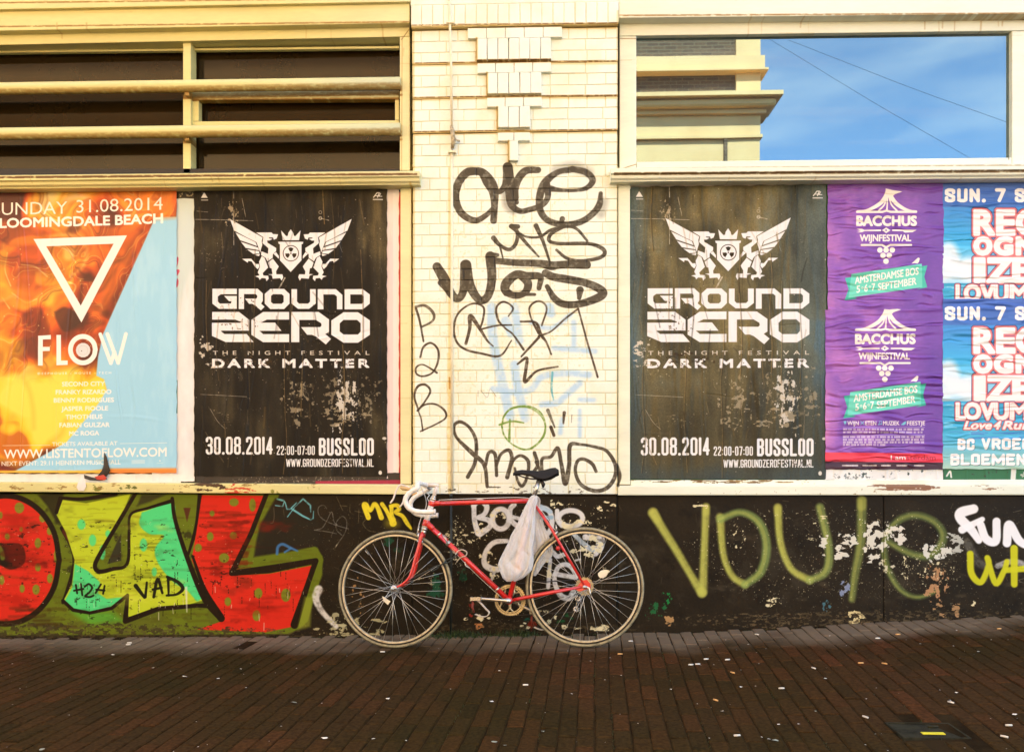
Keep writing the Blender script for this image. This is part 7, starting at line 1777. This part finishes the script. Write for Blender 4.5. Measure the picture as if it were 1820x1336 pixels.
# ================================================================== the building across the street (seen in the right window)
GPL = GYR                                # plane of the reflecting pane
FYO = -10.0                              # its facade
def MR(px, py, y=FYO):
    """photo pixel of the reflection -> point on the real facade"""
    x, z = W(px, py, 2 * GPL - y); return x, z
ob = thing("corner_building", "brown brick corner building with cream cornices, seen mirrored in the right window", "building")
crm, nt, b = new_mat("cream_stucco", .6, (.90, .56, .24)); vary(nt, b, (.90, .56, .24), .25, 1.5, (.68, .40, .17)); add_bump(nt, b, 30, .3, .004)
obm, nt, b = new_mat("brown_brickwork", .8); bt = nt.nodes.new("ShaderNodeTexBrick"); g = nt.nodes.new("ShaderNodeNewGeometry"); sp = nt.nodes.new("ShaderNodeSeparateXYZ"); cb = nt.nodes.new("ShaderNodeCombineXYZ")
nt.links.new(g.outputs['Position'], sp.inputs[0]); nt.links.new(sp.outputs['X'], cb.inputs[0]); nt.links.new(sp.outputs['Z'], cb.inputs[1]); nt.links.new(cb.outputs[0], bt.inputs[0])
bt.inputs['Scale'].default_value = 1.0; bt.inputs['Brick Width'].default_value = .22; bt.inputs['Row Height'].default_value = .066; bt.inputs['Mortar Size'].default_value = .008
bt.inputs['Color1'].default_value = (.15, .075, .032, 1); bt.inputs['Color2'].default_value = (.095, .046, .022, 1); bt.inputs['Mortar'].default_value = (.20, .13, .07, 1); nt.links.new(bt.outputs[0], b.inputs['Base Color'])
ogl, nt, b = new_mat("far_glass", .05, (.03, .04, .045), spec=.8)
xe = MR(1350, 150)[0]
def zr(py): return MR(1250, py)[1]
def obx(name, x0, x1, y0, y1, z0, z1, mat, bev=0.0):
    bm = bmesh.new(); bm_box(bm, x0, x1, y0, y1, z0, z1, bev); return part(name, bm, ob, mat)
XW = -20
obx("wall", XW, xe - .05, FYO - 9, FYO - .02, -.1, 13.2, obm)
obx("base_storey", XW, xe - .02, FYO - .06, FYO + .02, zr(208) - 4.6, zr(250), crm)
obx("fascia", XW, xe, FYO - .3, FYO + .05, zr(243), zr(208), crm)
xpil = MR(1307, 150)[0]
obx("corner_pilaster", xpil, xe, FYO - .6, FYO + .06, zr(180), 13.0, crm)
obx("corner_pilaster", MR(1290, 150)[0], xe - .01, FYO - .6, FYO + .045, -.1, zr(249.5), crm)
obx("cornice", XW, MR(1381, 190)[0], FYO - .6, FYO + .42, zr(187), zr(180), crm); obx("cornice", XW, MR(1372, 190)[0], FYO - .6, FYO + .30, zr(200), zr(187.5), crm, .03); obx("cornice", XW, MR(1358, 190)[0], FYO - .6, FYO + .14, zr(207.5), zr(200.5), crm)
obx("string_course", XW, MR(1353, 246)[0], FYO - .3, FYO + .10, zr(249), zr(243.5), crm)
obx("band", XW, MR(1357, 118)[0], FYO - .3, FYO + .10, zr(130), zr(104), crm); obx("band_lip", XW, MR(1361, 118)[0], FYO - .3, FYO + .20, zr(134), zr(130.5), crm)
for x0 in (-17.5, -14.5, -11.5, -8.5, -5.5, -2.6):
    w1 = obx("window", x0, x0 + 1.3, FYO - .10, FYO + .015, 9.3, 11.6, crm, .02)
    bm = bmesh.new(); bm_box(bm, x0 + .09, x0 + .61, FYO - .1, FYO + .022, 9.4, 11.5); bm_box(bm, x0 + .69, x0 + 1.21, FYO - .1, FYO + .022, 9.4, 11.5)
    o = link("pane", mesh_from_bm("pane", bm), w1, ogl)
for x0 in (-17.2, -13.6, -10.0, -6.4, -2.8):
    w1 = obx("shop_window", x0, x0 + 2.6, FYO - .10, FYO + .06, .5, 3.4, crm, .03)
    bm = bmesh.new(); bm_box(bm, x0 + .12, x0 + 1.24, FYO - .1, FYO + .068, .62, 3.28); bm_box(bm, x0 + 1.36, x0 + 2.48, FYO - .1, FYO + .068, .62, 3.28); link("pane", mesh_from_bm("pane", bm), w1, ogl)
dr_ = obx("door", .6, 1.7, FYO - .10, FYO + .05, -.1, 2.9, crm, .03)
dgm, nt, b = new_mat("green_door_paint", .4, (.02, .06, .04))
bm = bmesh.new(); bm_box(bm, .7, 1.6, FYO - .1, FYO + .058, -.1, 2.2); link("door_leaf", mesh_from_bm("door_leaf", bm), dr_, dgm)
obx("roof", XW - .2, xe + .3, FYO - 9.2, FYO + .4, 13.0, 13.35, crm)
xd = MR(1288, 270)[0]; obx("downpipe", xd - .03, xd + .03, FYO + .03, FYO + .10, -.1, zr(251), obm)
# slim overhead wires across the street
wm_, nt, b = new_mat("wire_black", .6, (.02, .02, .02))
for i, ((xa1, ya1), (xb1, yb1)) in enumerate((((1365, 66), (1725, 278)), ((1480, 100), (1795, 215)))):
    p0 = Vector((*[MR(xa1, ya1, -7.0)[0]], -7.0, MR(xa1, ya1, -7.0)[1])); p1 = Vector((MR(xb1, yb1, -7.0)[0], -7.0, MR(xb1, yb1, -7.0)[1])); d_ = p1 - p0
    w_ = link("overhead_wire", None); bpy.data.objects.remove(w_)
    bm = bmesh.new(); bm_tube(bm, [p0 - d_ * .25, p0 + d_ * .5 - Vector((0, 0, .05)), p1 + d_ * 1.2], .0026, 6)
    tag(link("overhead_wire", mesh_from_bm("overhead_wire", bm, True), None, wm_), ("longer" if i == 0 else "shorter") + " thin black wire slanting across the blue sky mirrored in the right window", "wire")
